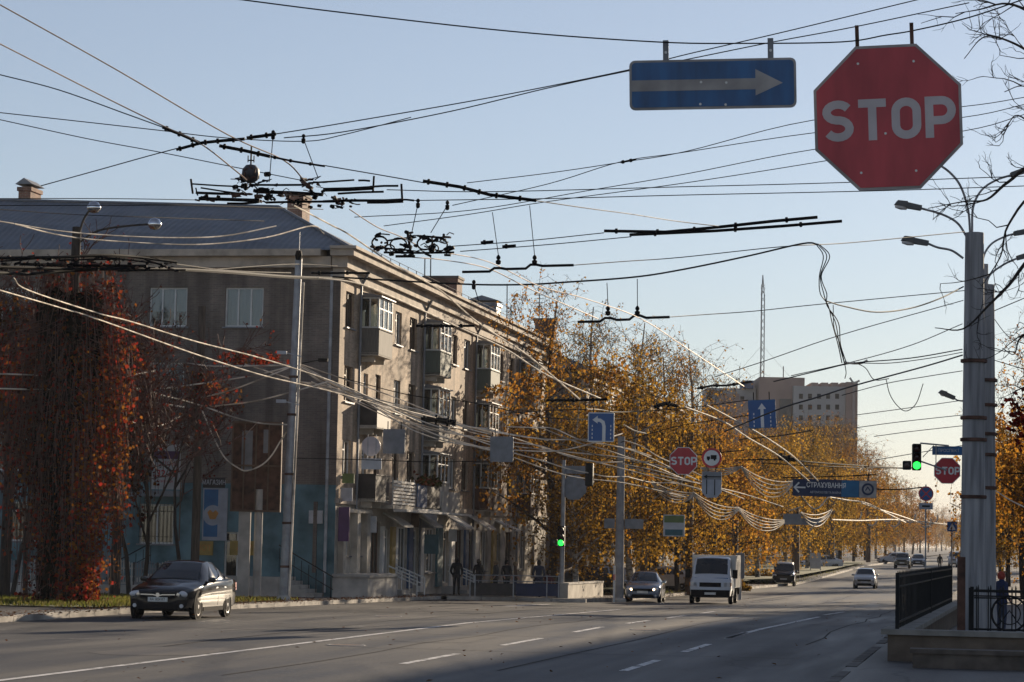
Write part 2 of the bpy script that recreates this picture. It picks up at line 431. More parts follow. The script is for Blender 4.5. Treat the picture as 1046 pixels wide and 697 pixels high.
tag(ln.build('road_markings', M_['line']), kind='structure'); tag(ft.build('road_markings_worn', M_['faint']), kind='structure')
# repair patches, tar seams, manhole covers
M_['patch'] = asphalt('patched_asphalt', (.036,.033,.032), .3); M_['patchl'] = asphalt('pale_patched_asphalt', (.075,.066,.06), .3)
pr = random.Random(4); pb = MB(); pc = MB()
for (u, v, a, c, k) in ((-12.4, 58, 1.6, 5, 0), (-8, 72, 2.4, 9, 1), (-17, 66, 3, 6, 0), (-4.6, 52, 1.4, 7, 0), (-19.5, 88, 2.2, 12, 1), (-9.5, 96, 3.2, 8, 0), (-13, 120, 2.5, 14, 1), (-7, 140, 2.5, 20, 0), (-11, 175, 2.2, 30, 0), (-16, 48, 2, 4, 1), (-5, 86, 1.2, 16, 1)):
    n = 10; q = []
    for i in range(n): t_ = 2*math.pi*i/n; sx, sy = math.cos(t_), math.sin(t_); m_ = max(abs(sx), abs(sy)); q.append((u + sx/m_*a/2 + pr.uniform(-.12, .12), v + sy/m_*c/2 + pr.uniform(-.2, .2)))
    (pb if k == 0 else pc).add([W(x, y, zv(y)+.0035) for x, y in q], [tuple(range(n))])
tag(pb.build('road_patches', M_['patch']), kind='structure'); tag(pc.build('road_patches_pale', M_['patchl']), kind='structure')
sm = MB()
for u, v0, v1 in ((-12.3, 40, 110), (-8.5, 44, 160), (-16.8, 50, 98), (-4.3, 60, 130)): strip(sm, [(u + pr.uniform(-.15,.15), v0 + (v1-v0)*k/14) for k in range(15)], .05)
for v, u0, u1 in ((61, -22, -6), (79, -20, -4), (101, -24, -5), (52, -13, -4)): strip(sm, [(u0 + (u1-u0)*k/8, v + pr.uniform(-.25,.25)) for k in range(9)], .05)
tag(sm.build('tar_seams', M_['dark']), kind='structure')
for u, v, lb in ((-13.6, 53, 'round iron manhole cover beside the long edge line'), (-9.2, 68, 'round iron manhole cover between the dashed lane lines'), (-18.2, 76, 'round iron manhole cover in the sunlit asphalt by the parked saloon')):
    q = W(u, v); mh = thing('manhole_cover', lb, 'manhole', (q.x, q.y, zv(v))); b = MB(); b.lathe([(.42, .0), (.42, .012), (.36, .014), (.355, .006), (.001, .006)], 20); b.build('ring', M_['conc'], mh); b = MB(); b.lathe([(.34, .0065), (.34, .011), (.001, .012)], 20); b.build('lid', M_['rust'], mh)
# verge turf
def verge(name, poly, dz=SW+.03):
    b = MB(); b.add([W(u, v, zv(v) + dz) for u, v in poly], [tuple(range(len(poly)))]); tag(b.build(name, M_['turf']), kind='structure'); return poly
V1 = verge('lawn', [(-33, 70), (-25.5, 70), (-25.4, 88), (-25.6, 92), (-33, 92)])
V2 = verge('lawn', [(-24, 190), (-16.4, 190), (-15.3, 250), (-14.8, 300), (-24, 300)], SW+.3)
V3 = verge('lawn', [(-24, 132), (-19.2, 132), (-17.5, 186), (-24, 186)], SW+.3)
def blades(polys, n, m, name, kind, h0, h1, w, lie=0, dz=SW+.03):
    b = MB(); rnd = random.Random(len(name)+n)
    for poly, k in polys:
        us = [p[0] for p in poly]; vs_ = [p[1] for p in poly]
        for _ in range(k):
            u, v = rnd.uniform(min(us), max(us)), rnd.uniform(min(vs_), max(vs_)); p = W(u, v, zv(v) + dz)
            a = rnd.uniform(0, 6.28); t = rnd.random()
            if lie:
                s = rnd.uniform(h0, h1); ax = Vector((math.cos(a), math.sin(a), rnd.uniform(-.3, .3)))*s; ay = Vector((-math.sin(a), math.cos(a), rnd.uniform(-.3, .5)))*s*.8
                p = p + Vector((0,0,.02 + abs(rnd.gauss(0, lie))))
                b.add([p-ax-ay*.3, p+ay*-.6, p+ax-ay*.2, p+ay*.7], [(0,1,2,3)]); b.att += [t]*4
            else:
                h = rnd.uniform(h0, h1); ax = Vector((math.cos(a), math.sin(a), 0))*w; le = Vector((rnd.gauss(0,.3), rnd.gauss(0,.3), 1))*h
                b.add([p-ax, p+ax, p+le], [(0,1,2)]); b.att += [t]*3
    tag(b.build(name, m), kind=kind); return b
M_['grassb'] = leaf_mat('grass_blades', [(.09,.12,.02), (.16,.17,.03), (.2,.17,.06), (.1,.1,.03)], .45)
M_['litter'] = leaf_mat('leaf_litter', [(.22,.07,.015), (.3,.11,.02), (.16,.05,.02), (.34,.17,.05), (.1,.05,.025)], .3)
blades([(V1, 5000), ([(-33, 72), (-25.5, 91)], 3000), (V2, 2500), (V3, 2000)], 1, M_['grassb'], 'grass', 'stuff', .05, .16, .03)
blades([([(-25.4, 60), (-24.75, 112)], 900), ([(-33, 84), (-25.6, 95)], 5000), ([(-24.6, 40), (-23.9, 112)], 1500), ([(-18.2, 114), (-15.8, 190)], 900), ([(-20, 116), (-16, 190)], 900), ([(-24, 190), (-15.5, 300)], 900), ([(-31.5, 73), (-27, 82)], 1500), ([(-24, 30), (UR, 130)], 420)], 2, M_['litter'], 'fallen_leaves', 'stuff', .03, .065, 0, lie=.03, dz=.01+SW)

# ------------------------------------------------------------------ buildings
def wall_sheet(b, x0, x1, z0, z1, ops, f, depth=.22):
    """wall of x0..x1, z0..z1 with openings (x0,x1,z0,z1); f(x, z, inward) -> point; reveals run inward"""
    xs = sorted(set([x0, x1] + [q for o in ops for q in o[:2]])); zs = sorted(set([z0, z1] + [q for o in ops for q in o[2:4]]))
    idx = {}
    def vid(x, z, i):
        k = (round(x, 4), round(z, 4), i)
        if k not in idx: idx[k] = len(b.v); b.v.append(tuple(f(x, z, i)))
        return idx[k]
    def face(*k): b.f.append(k); b.mi.append(b.cur)
    for xa, xb in zip(xs, xs[1:]):
        for za, zb in zip(zs, zs[1:]):
            mx, mz = (xa+xb)/2, (za+zb)/2
            if any(o[0] < mx < o[1] and o[2] < mz < o[3] for o in ops): continue
            face(vid(xa, za, 0), vid(xb, za, 0), vid(xb, zb, 0), vid(xa, zb, 0))
    for o in ops:
        a, c, d, e = o[:4]
        n = len(b.v)
        for (x, z) in ((a, d), (c, d), (c, e), (a, e)): b.v.append(tuple(f(x, z, 0))); b.v.append(tuple(f(x, z, depth)))
        for k in range(4):
            j = (k+1) % 4; face(n+2*k, n+2*k+1, n+2*j+1, n+2*j)
def add_window(f, o, parent, style=0, rnd=random, m_frame=None, name='window', sill=True, curtain=None, cols=2, transom=True):
    """frame with its pane, sill and curtain in an opening; f as for wall_sheet"""
    a, c, d, e = o[:4]; fr = MB(); t = .07; y0, y1 = .1, .17
    def bx(x0, x1, z0, z1, ya=y0, yb=y1):
        vs = [f(x, z, i) for z in (z0, z1) for i in (ya, yb) for x in (x0, x1)]
        fr.add(vs, [(0,2,3,1),(4,5,7,6),(0,1,5,4),(2,6,7,3),(0,4,6,2),(1,3,7,5)])
    bx(a, c, d, d+t); bx(a, c, e-t, e); bx(a, a+t, d+t, e-t); bx(c-t, c, d+t, e-t)
    for k in range(1, cols):
        x = a + (c-a)*k/cols; bx(x-t*.45, x+t*.45, d+t, e-t)
    if transom: bx(a+t, a+(c-a)/cols-t*.45, e-.42, e-.36)
    fo = fr.build(name, m_frame or M_['frame'], parent)
    p = MB(); p.quad(f(a, d, .14), f(c, d, .14), f(c, e, .14), f(a, e, .14)); p.build('pane', M_['glass'], fo)
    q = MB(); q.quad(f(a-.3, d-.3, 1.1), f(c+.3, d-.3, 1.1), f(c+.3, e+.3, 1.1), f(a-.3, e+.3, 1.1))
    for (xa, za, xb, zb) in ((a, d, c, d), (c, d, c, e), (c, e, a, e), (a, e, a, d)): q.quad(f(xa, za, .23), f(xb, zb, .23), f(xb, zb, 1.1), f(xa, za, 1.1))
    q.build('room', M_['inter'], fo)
    if curtain is None: curtain = rnd.random() < .6
    if curtain:
        cu = MB(); n = 14; lo = d + (.0 if rnd.random() < .7 else (e-d)*.4); l, r = (a, c) if curtain == 2 or rnd.random() < .4 else rnd.choice([(a, a+(c-a)*.35), (a+(c-a)*.6, c), (a, c)])
        for k in range(n):
            xa, xb = l+(r-l)*k/n, l+(r-l)*(k+1)/n; ia, ib = .24+.03*(k % 2), .24+.03*((k+1) % 2)
            cu.quad(f(xa, lo, ia), f(xb, lo, ib), f(xb, e, ib), f(xa, e, ia))
        cu.build('curtain', M_['curtain'], fo)
    if sill:
        s = MB(); vs = [f(x, z, i) for z in (d-.06, d+.0) for i in (-.1, .1) for x in (a-.08, c+.08)]
        s.add(vs, [(0,2,3,1),(4,5,7,6),(0,1,5,4),(2,6,7,3),(0,4,6,2),(1,3,7,5)]); s.build('sill', M_['signback'], fo)
    return fo
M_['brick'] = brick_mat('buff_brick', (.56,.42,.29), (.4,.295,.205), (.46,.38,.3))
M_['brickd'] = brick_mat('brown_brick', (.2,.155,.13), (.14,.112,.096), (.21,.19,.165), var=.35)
M_['brickr'] = brick_mat('red_brick', (.3,.13,.08), (.22,.1,.065), (.3,.26,.22))
M_['plaster'] = mat('cracked_plaster', (.42,.38,.32), .9, 0, .2, 1.2, .25, 12, c2=(.5,.46,.4))
M_['teal'] = mat('teal_render', (.07,.15,.18), .9, 0, .3, .9, .2, 15, c2=(.11,.2,.23))
M_['cornice'] = mat('cornice_stucco', (.44,.37,.3), .85, 0, .25, 1.5, .2, 10)
M_['greenbal'] = mat('green_boards', (.11,.14,.12), .75, 0, .25, 5, stretch=(8,8,.4))
M_['greybal'] = mat('grey_boards', (.16,.15,.135), .8, 0, .3, 5, stretch=(8,8,.4))
M_['darkbal'] = mat('dark_sheet', (.035,.03,.03), .6, 0, .3)
M_['brownbal'] = mat('red_brown_boards', (.1,.045,.03), .75, 0, .3, 5, stretch=(8,8,.4))
M_['bluebal'] = mat('blue_sheet', (.05,.1,.2), .6, 0, .2)
M_['awn'] = mat('pale_awning', (.6,.57,.52), .7, 0, .12)
def roofmat(name, c):
    m = mat(name, c, .6, .15, .15, .8); N, L = m.node_tree.nodes, m.node_tree.links
    tc = N.new('ShaderNodeTexCoord'); wv = N.new('ShaderNodeTexWave'); wv.bands_direction = 'X'; wv.inputs['Scale'].default_value = 1.1; wv.inputs['Distortion'].default_value = 0
    L.new(tc.outputs['Object'], wv.inputs['Vector']); bm = N.new('ShaderNodeBump'); bm.inputs['Strength'].default_value = .6; bm.inputs['Distance'].default_value = .05
    L.new(wv.outputs['Fac'], bm.inputs['Height']); L.new(bm.outputs[0], N['Principled BSDF'].inputs['Normal']); return m
M_['roofm'] = roofmat('blue_metal_roof', (.15,.17,.2))

def balcony(parent, y, L, z, kind, proj=.8, x0=0.0, pm=None, rnd=random):
    """balcony on a facade that faces +x; z = slab underside"""
    b = MB(); b.box(x0-.02, x0+proj, y, y+L, z, z+.14)
    b.box(x0-.02, x0+proj*.7, y+.3, y+.45, z-.25, z); b.box(x0-.02, x0+proj*.7, y+L-.45, y+L-.3, z-.25, z)
    o = b.build('balcony', M_['plaster'], parent)
    pm = pm or M_['greybal']; t = .05
    p = MB(); zt = z+1.12
    p.box(x0+proj-t, x0+proj+.01, y, y+L, z+.05, zt); p.box(x0, x0+proj-t, y, y+t, z+.05, zt); p.box(x0, x0+proj-t, y+L-t, y+L, z+.05, zt)
    p.box(x0-.01, x0+proj+.05, y-.04, y+L+.04, zt, zt+.05)
    p.build('parapet', pm, o)
    if kind == 'glazed':
        f = MB(); z0, z1 = zt+.05, z+2.5; n = max(3, int(L/.62))
        for k in range(n+1):
            yy = y + (L-.07)*k/n; f.box(x0+proj-.07, x0+proj, yy, yy+.07, z0, z1)
        f.box(x0+proj-.06, x0+proj-.005, y+.07, y+L-.07, z0, z0+.07); f.box(x0+proj-.06, x0+proj-.005, y+.07, y+L-.07, z1-.07, z1)
        f.box(x0+proj-.06, x0+proj-.005, y+.07, y+L-.07, z1-.5, z1-.45)
        for yy in (y, y+L-.06):
            f.box(x0, x0+proj-.07, yy+.004, yy+.056, z0, z0+.07); f.box(x0, x0+proj-.07, yy+.004, yy+.056, z1-.07, z1); f.box(x0+proj*.45, x0+proj*.45+.06, yy+.004, yy+.056, z0+.07, z1-.07)
        f.build('glazing', M_['frame'], o)
        gq = MB(); gq.quad((x0+proj-.03, y+.05, z0), (x0+proj-.03, y+L-.05, z0), (x0+proj-.03, y+L-.05, z1), (x0+proj-.03, y+.05, z1))
        for yy in (y+.03, y+L-.03): gq.quad((x0, yy, z0), (x0+proj-.04, yy, z0), (x0+proj-.04, yy, z1), (x0, yy, z1))
        gq.build('pane', M_['glass'], o)
        c = MB(); n = 16
        for k in range(n):
            if rnd.random() < .3: continue
            ya, yb = y+.1+(L-.2)*k/n, y+.1+(L-.2)*(k+1)/n; c.quad((x0+proj-.14, ya, z0), (x0+proj-.17, yb, z0), (x0+proj-.17, yb, z1), (x0+proj-.14, ya, z1))
        if c.v: c.build('curtain', M_['curtain'], o)
        r = MB(); r.prism([(x0-.02, z1+.22), (x0-.02, z1), (x0+proj+.12, z1), (x0+proj+.12, z1+.05)], y-.08, y+L+.08); r.build('canopy', M_['signback'], o)
    return o

def facade_block(root, n_bays, L, zb, top=14.3, detail=True, seed=3, brick=None):
    """street front of the flats in the thing's own frame: x out to the avenue, y along it"""
    rnd = random.Random(seed); f = lambda x, z, i: Vector((-i, x, z))
    ops = []
    for fl in range(1, 4):
        z = 1.9 + 3.1*fl
        for b in range(n_bays):
            for off, w, hh, lo in ((.9, .8, 2.1, -.7), (3.0, 1.0, 1.5, 0), (6.5, 1.25, 1.5, 0), (9.4, 1.5, 1.5, 0)):
                y = b*12.25 + 3.3 + off if off > 1 else b*12.25 + 3.3 + off
                if y + w < L - .3: ops.append((y, y+w, z+lo, z+hh+lo, off))
        if L > 5: ops.append((.9, 2.3, z, z+1.5, 0))
    base_ops = []
    if detail:
        base_ops = [(1.2, 2.5, 1.7, 3.2), (3.2, 4.3, 1.7, 3.2), (5.8, 7.8, .9, 3.2), (8.5, 9.6, .35, 2.9), (11, 13, .9, 3.0), (14.2, 15.3, .35, 2.9), (17, 19, .9, 3.0), (21, 22.1, .35, 2.9), (23.4, 25.6, .9, 3.0), (27, 28, .35, 2.9), (30, 32, .9, 3.0), (34.5, 35.6, .35, 2.9), (37, 39, .9, 3.), (41, 43, .9, 3.), (45, 46.2, .35, 2.9)]
        base_ops = [o for o in base_ops if o[1] < L-.3]
    w = MB(); wall_sheet(w, 0, L, 4.0, top-.4, ops, f); w.build('wall', brick or M_['brick'], root)
    w = MB(); wall_sheet(w, 0, L, -1, 4.0, base_ops, f); w.build('shopfront_wall', M_['plaster'], root)
    for o in ops: add_window(f, o, root, rnd=rnd, m_frame=M_['frame'] if rnd.random() < .55 else M_['woodf'], cols=1 if o[1]-o[0] < .9 else 2)
    for o in base_ops: add_window(f, o, root, rnd=rnd, sill=o[2] > .6, cols=1 if o[1]-o[0] < 1.2 else 3, name='window' if o[2] > .6 else 'door', m_frame=M_['frame'] if rnd.random() < .7 else M_['woodf'], curtain=0)
    c = MB()
    c.box(-.3, .35, -.35, L+.2, top-.75, top-.3); c.box(-.3, .7, -.7, L+.3, top-.3, top-.02); c.box(-.3, .2, -.2, L+.1, top-1.15, top-.754); c.box(-.3, .82, -.8, L+.32, top-.024, top+.1)
    c.build('cornice', M_['cornice'], root)
    s = MB(); s.box(-.05, .14, 0, L, 3.85, 4.06); s.build('string_course', M_['cornice'], root)
    for y in ([2.9, 15.2, 27.4, 39.7] if detail else [4.9, 29]):
        if y < L:
            d = MB(); d.tube([(.14, y, .3), (.14, y, top-1.2), (.45, y, top-.6)], .065, 6); d.build('drainpipe', M_['signback'], root)
    kinds = {(0,3): ('glazed', 'greybal'), (0,2): ('open', 'darkbal'), (0,1): ('open', 'darkbal'), (1,3): ('glazed', 'greenbal'), (1,2): ('glazed', 'greybal'), (1,1): ('glazed', 'plaster'),
             (2,3): ('glazed', 'greenbal'), (2,2): ('glazed', 'brownbal'), (2,1): ('glazed', 'brownbal'), (3,3): ('glazed', 'greybal'), (3,2): ('open', 'brownbal'), (3,1): ('glazed', 'brownbal')}
    for b in range(n_bays):
        for fl in (3, 2, 1):
            y = b*12.25 + 3.5
            if y + 2.6 > L: continue
            k, m = kinds.get((b, fl), (rnd.choice(['glazed', 'open']), rnd.choice(['greybal', 'greenbal', 'brownbal'])))
            balcony(root, y, 2.45, 1.9 + 3.1*fl - 1.0, k, .8, 0, M_[m], rnd)

# --- the corner block of flats
BU, BV = -26.6, 101.4
bp = W(BU, BV); BZ = zv(103) + SW
flats = thing('apartment_building', 'four storey block of buff brick flats with blue metal roof at the crossing', 'building', (bp.x, bp.y, BZ), -TH)
FL = 50.0
facade_block(flats, 4, FL, BZ)
# end wall that looks at the crossing (faces -y), brown brick over teal render
ef = lambda x, z, i: Vector((x, i, z))
EX = -34.0
eo = [(x, x+1.65, 11.1, 12.75) for x in (-4.95, -8.25, -11.55, -14.85, -19, -23)] + [(x, x+1.6, 8.0, 9.6) for x in (-8.25, -11.55, -14.85, -19)] + [(-11.55, -9.95, 5.0, 6.6), (-14.85, -13.2, 5.0, 6.6)]
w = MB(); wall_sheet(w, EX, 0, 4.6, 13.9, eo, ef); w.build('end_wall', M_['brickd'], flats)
go = [(-8.4, -6.9, 2.05, 3.7), (-14.2, -12.6, 2.05, 3.7), (-4.7, -3.6, .3, 2.6)]
w = MB(); wall_sheet(w, EX, 0, -1, 4.6, go, ef); w.build('end_wall_base', M_['teal'], flats)
rnd = random.Random(5)
for o in eo: add_window(ef, o, flats, rnd=rnd, curtain=2 if o[2] > 11 else None, cols=3 if o[2] > 11 else 2, transom=False)
for o in go:
    wo = add_window(ef, o, flats, rnd=rnd, curtain=0)
    if o[2] > 1:
        gr = MB()
        for k in range(9): x = o[0]+.08+(o[1]-o[0]-.16)*k/8; gr.tube([(x, -.05, o[2]), (x, -.05, o[3])], .012, 4)
        for z in (o[2]+.3, o[3]-.3): gr.tube([(o[0], -.05, z), (o[1], -.05, z)], .012, 4)
        gr.build('grille', M_['black'], wo)
ca = MB(); ca.prism([(-8.7, 4.25), (-8.7, 4.2), (-6.5, 4.2), (-6.5, 4.25)], -.55, .0); ca.box(-8.7, -6.5, -.58, -.55, 4.0, 4.25); ca.build('canopy', M_['signback'], flats)
c = MB(); c.box(EX-.3, -.36, -.35, .3, 13.55, 14.0); c.box(EX-.3, -.72, -.7, .3, 14.0, 14.28); c.build('eave', M_['cornice'], flats)
p = MB(); p.tube([(-.35, -.14, .2), (-.35, -.14, 13.4)], .07, 6); p.build('drainpipe', M_['steel'], flats)
q = MB(); q.box(-.9, -.75, -.11, .0, 1.0, 3.9); q.build('corner_strip', M_['brickd'], flats)
# back and far sides
b = MB(); b.quad((0, FL, -1), (-13, FL, -1), (-13, FL, 13.9), (0, FL, 13.9)); b.quad((-13, FL, -1), (-13, 13, -1), (-13, 13, 13.9), (-13, FL, 13.9)); b.quad((EX, 13, -1), (EX, 0, -1), (EX, 0, 13.9), (EX, 13, 13.9)); b.quad((-13, 13, -1), (EX, 13, -1), (EX, 13, 13.9), (-13, 13, 13.9))
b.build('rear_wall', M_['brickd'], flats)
r = MB(); z0, z1 = 14.24, 17.3
zr, zl_ = z1-.35, z1+.55
r.quad((.6, -.6, z0), (EX-.6, -.6, z0), (EX-.6, 6.4, zl_), (-4.6, 6.4, zr)); r.quad((-6.2, 8.2, zr), (EX-.6, 6.4, zl_), (EX-.6, 13.6, z0), (-13.4, 13.6, z0))
r.add([(.6, -.6, z0), (-4.6, 6.4, zr), (.6, FL+.3, z0)], [(0,1,2)]); r.quad((-4.6, 6.4, zr), (-6.2, 8.2, zr), (-6.2, FL-4, z1-.9), (.6, FL+.3, z0)); r.add([(-4.6, 6.4, zr), (EX-.6, 6.4, zl_), (-6.2, 8.2, zr)], [(0,1,2)])
r.quad((-6.2, 8.2, zr), (-13.4, 13.6, z0), (-13.4, FL+.3, z0), (-6.2, FL-4, z1-.9)); r.add([(.6, FL+.3, z0), (-6.2, FL-4, z1-.9), (-13.4, FL+.3, z0)], [(0,1,2)])
roof = r.build('roof', M_['roofm'], flats)
rc = MB(); rc.tube([(EX-.6, 6.4, zl_+.03), (-4.6, 6.4, zr+.03), (.6, -.6, z0+.05)], .09, 6); rc.build('ridge_cap', M_['signback'], roof)
def chimney(px, py0, py1, wpx, d, m=None, cap=True, hat=False):
    a, c = P(px, py1, d), P(px, py0, d); w_ = wpx*d/FPX; M = flats.matrix_basis.inverted()
    Mi = (Matrix.Translation(flats.location) @ Matrix.Rotation(-TH, 4, 'Z')).inverted(); p = Mi @ a; q = Mi @ c
    b = MB(); b.box(p.x-w_/2, p.x+w_/2, p.y-.5, p.y+.8, p.z-1.2, q.z-.12); b.box(p.x-w_/2-.06, p.x+w_/2+.06, p.y-.56, p.y+.86, q.z-.3, q.z-.12)
    o = b.build('chimney', m or M_['brickr'], roof)
    if hat:
        k = MB(); k.prism([(p.x-w_/2-.12, q.z), (p.x+w_/2+.12, q.z), (p.x, q.z+.28)], p.y-.65, p.y+.95); k.build('chimney_cap', M_['signback'], o)
    else:
        k = MB(); k.box(p.x-w_/2-.1, p.x+w_/2+.1, p.y-.6, p.y+.9, q.z-.12, q.z); k.build('chimney_cap', M_['brickd'], o)
chimney(29, 190, 205, 13, 115, hat=True); chimney(304, 199, 216, 16, 116); chimney(452, 283, 306, 34, 128); chimney(494, 308, 326, 30, 140, M_['signback'], hat=True); chimney(557, 326, 346, 19, 152)
Mi = (Matrix.Translation(flats.location) @ Matrix.Rotation(-TH, 4, 'Z')).inverted()
for px, y0, y1, d in ((518, 290, 338, 140), (440, 262, 292, 126), (522, 312, 338, 141), (434, 264, 288, 126), (551, 300, 330, 152)):
    a, c = Mi @ P(px, y1, d), Mi @ P(px, y0, d); b = MB(); b.tube([a - Vector((0,0,1.5)), c], .03, 5)
    if px in (522, 551):
        for k in range(4): z = c.z - .1 - k*.22; b.tube([(c.x-.3, c.y, z), (c.x+.3, c.y, z)], .015, 4)
    b.build('aerial', M_['wire'], roof)
rv = MB()
for k in range(26):
    y = 4 + k*1.7; rv.tube([(.3, y, z0), (.3, y, z0+.55)], .018, 4)
for h in (.28, .55): rv.tube([(.3, 4, z0+h), (.3, 4+25*1.7, z0+h)], .014, 4)
rv.build('roof_railing', M_['wire'], roof)
# street level: terrace, canopies, steps, signs that belong to the shops
b = MB(); b.box(0.002, 1.5, -.2, 5.0, -.4, .85); b.box(0.002, 1.58, -.28, 5.1, .85, .97); b.build('terrace', M_['concl'], flats)
b = MB(); b.box(.002, .3, 2.6, 3.1, .97, 3.5); b.box(.002, .25, .5, .9, .97, 3.5); b.box(.002, .32, .5, 5, 3.5, 3.66); b.box(.002, .26, 4.5, 5.0, .97, 3.5); b.build('pilaster', M_['plaster'], flats)
def canopy(y, L, z, d=1.2, m='awn', drop=.25):
    b = MB(); b.prism([(0.005, z+drop), (0.005, z+drop-.08), (d, z-.08), (d, z)], y, y+L); b.build('canopy', M_[m], flats)
canopy(8.2, 1.8, 3.05, 1.0, drop=.6); canopy(13.8, 1.9, 3.1, 1.1, drop=.7); canopy(20.6, 2.0, 3.1, 1.2, drop=.7); canopy(26.6, 1.8, 3.1, 1.2, drop=.7); canopy(34, 2, 3.1, 1.1, drop=.5)
# long slatted balcony and the planted terrace next to it, one storey up
o = MB(); o.box(-.02, 1.0, 6.0, 10.3, 3.75, 3.9); ob = o.build('balcony', M_['plaster'], flats)
s = MB()
for k in range(7): s.box(.96, 1.0, 6.0, 10.3, 3.95+k*.155, 4.05+k*.155)
for k in range(6): s.box(.93, .958, 6.02+k*.84, 6.08+k*.84, 3.9, 5.1)
s.build('slatted_parapet', M_['awn'], ob)
o = MB(); o.box(-.02, 1.1, 10.4, 15.0, 3.7, 3.84); o.box(1.1, 1.7, 5.6, 19.5, 3.62, 3.72); ob = o.build('balcony', M_['awn'], flats)
s = MB(); s.box(1.02, 1.08, 10.4, 12.3, 3.9, 4.95); s.build('parapet', M_['bluebal'], ob)
s = MB(); s.box(1.02, 1.08, 12.32, 15.0, 3.9, 4.95); s.build('parapet', M_['darkbal'], ob)
pl = MB(); rr = random.Random(2)
for k in range(240):
    y = rr.uniform(10.6, 14.9); p_ = Vector((1.05+rr.gauss(0,.12), y, 4.95+abs(rr.gauss(0,.16)))); a = Vector((rr.gauss(0,1), rr.gauss(0,1), rr.gauss(0,1))).normalized()*.09; c_ = a.orthogonal().normalized()*.06
    pl.quad(p_-a-c_, p_+a-c_, p_+a+c_, p_-a+c_); pl.att += [rr.random()]*4
M_['box_plants'] = leaf_mat('balcony_plants', [(.03,.05,.015), (.06,.08,.02), (.25,.05,.03), (.05,.06,.02)], .3)
pl.build('flowers', M_['box_plants'], ob)
o = MB(); o.box(-.02, .9, 16.5, 20.4, 3.72, 3.86); ob = o.build('balcony', M_['plaster'], flats)
s = MB(); s.box(.82, .9, 16.5, 20.4, 3.86, 4.75); s.build('parapet', M_['plaster'], ob)
def steps(y, L, n=3, x=1.9):
    b = MB()
    for k in range(n): b.box(0.003, x - k*.33, y, y+L, -.6 + k*.17*1.0 + .3, -.6+.3+(k+1)*.17 - .0004)
    o = b.build('steps', M_['concl'], flats)
    for yy in (y+.05, y+L-.05):
        r = MB(); r.tube([(x, yy, .75), (.3, yy, 1.25)], .035, 6); r.tube([(x, yy, .45), (.3, yy, .95)], .03, 6); r.tube([(x, yy, -.3), (x, yy, .76)], .03, 6); r.tube([(.9, yy, 0), (.9, yy, 1.07)], .03, 6)
        r.build('handrail', M_['white'], o)
steps(8.3, 1.6, 3, 1.6); steps(20.8, 1.6, 3, 1.6)
PANELS = [(5.3, 5.7, .3, 3.3, 'plaster'), (7.85, 8.3, 0, 3.0, 'white'), (9.7, 10.4, .2, 3.0, 'yellowp'), (10.45, 10.9, 0, 3.0, 'white'), (13.1, 13.9, .2, 3.2, 'bluebal'), (15.4, 16.2, 0, 3.0, 'white'), (19.2, 20.4, .2, 3.2, 'teal2'), (22.4, 23.2, .1, 3.0, 'white'), (25.8, 26.6, .2, 3., 'bluebal'), (28.3, 29.3, .2, 3., 'white'), (33, 34, .2, 3, 'yellowp')]
M_['yellowp'] = mat('ochre_panel', (.4,.28,.09), .6); M_['teal2'] = mat('teal_panel', (.05,.14,.17), .6); M_['purple'] = mat('purple_sign', (.09,.035,.12), .5)
M_['lightsign'] = mat('pale_sign', (.5,.52,.55), .5); M_['greensign'] = mat('green_sign', (.13,.19,.06), .5)
for (ya, yb, za, zb, m) in PANELS:
    b = MB(); b.box(.004, .12, ya, yb, za, zb); b.build('shop_panel', M_[m], flats)
# projecting and wall signs of the shops (children: fixed to the house)
def wall_sign(y, x0, x1, z0, z1, m, t=.09, name='shop_sign'):
    b = MB(); b.box(x0, x1, y, y+t, z0, z1); return b.build(name, M_[m], flats)
wall_sign(.15, .1, .56, 2.3, 3.7, 'purple'); wall_sign(.55, .05, .55, 3.95, 4.5, 'lightsign'); wall_sign(.8, .05, .55, 4.7, 5.1, 'greensign')
wall_sign(14.9, .4, 1.1, 1.8, 2.7, 'teal2'); wall_sign(13.2, .15, .5, 3.0, 3.8, 'woodf'); wall_sign(15.7, .1, .8, 3.0, 3.7, 'lightsign'); wall_sign(21.2, .2, .6, 2.4, 3.0, 'lightsign'); wall_sign(5.05, .15, .5, 2.7, 3.4, 'lightsign')
# end wall: poster, banner, lettered panels, small plates
def end_panel(px0, py0, px1, py1, m, name, off=.06, d=None):
    a, c = Mi @ P(px0, py1, 105.3), Mi @ P(px1, py0, 105.3)
    b = MB(); b.box(a.x, c.x, -off, -.004, a.z, c.z); return b.build(name, M_[m], flats), a, c
M_['posterm'] = mat('faded_poster', (.33,.35,.4), .6, 0, .1); M_['posterblue'] = mat('poster_blue', (.02,.12,.28), .6); M_['orange'] = mat('poster_orange', (.45,.2,.04), .6)
po, a, c = end_panel(204, 499, 232, 552, 'posterm', 'poster')
b = MB(); b.box(a.x+.05, a.x+(c.x-a.x)*.62, -.066, -.06, a.z+.15, c.z-.05); b.build('blue_field', M_['posterblue'], po)
cx, cz = a.x+(c.x-a.x)*.42, a.z+(c.z-a.z)*.48
def disc(cx, cz, r, y0, y1, n=24, sx=1): return [(cx + sx*r*math.cos(2*math.pi*k/n), cz + r*math.sin(2*math.pi*k/n)) for k in range(n)]
b = MB(); b.prism(disc(cx, cz, .42, 0, 0), -.072, -.066); b.build('pale_disc', M_['posterm'], po)
b = MB(); b.prism([(cx-.24, cz+.12), (cx-.12, cz-.16), (cx+.12, cz-.16), (cx+.25, cz+.1), (cx+.12, cz+.22), (cx, cz+.12), (cx-.12, cz+.24)], -.078, -.072); b.build('orange_mark', M_['orange'], po)
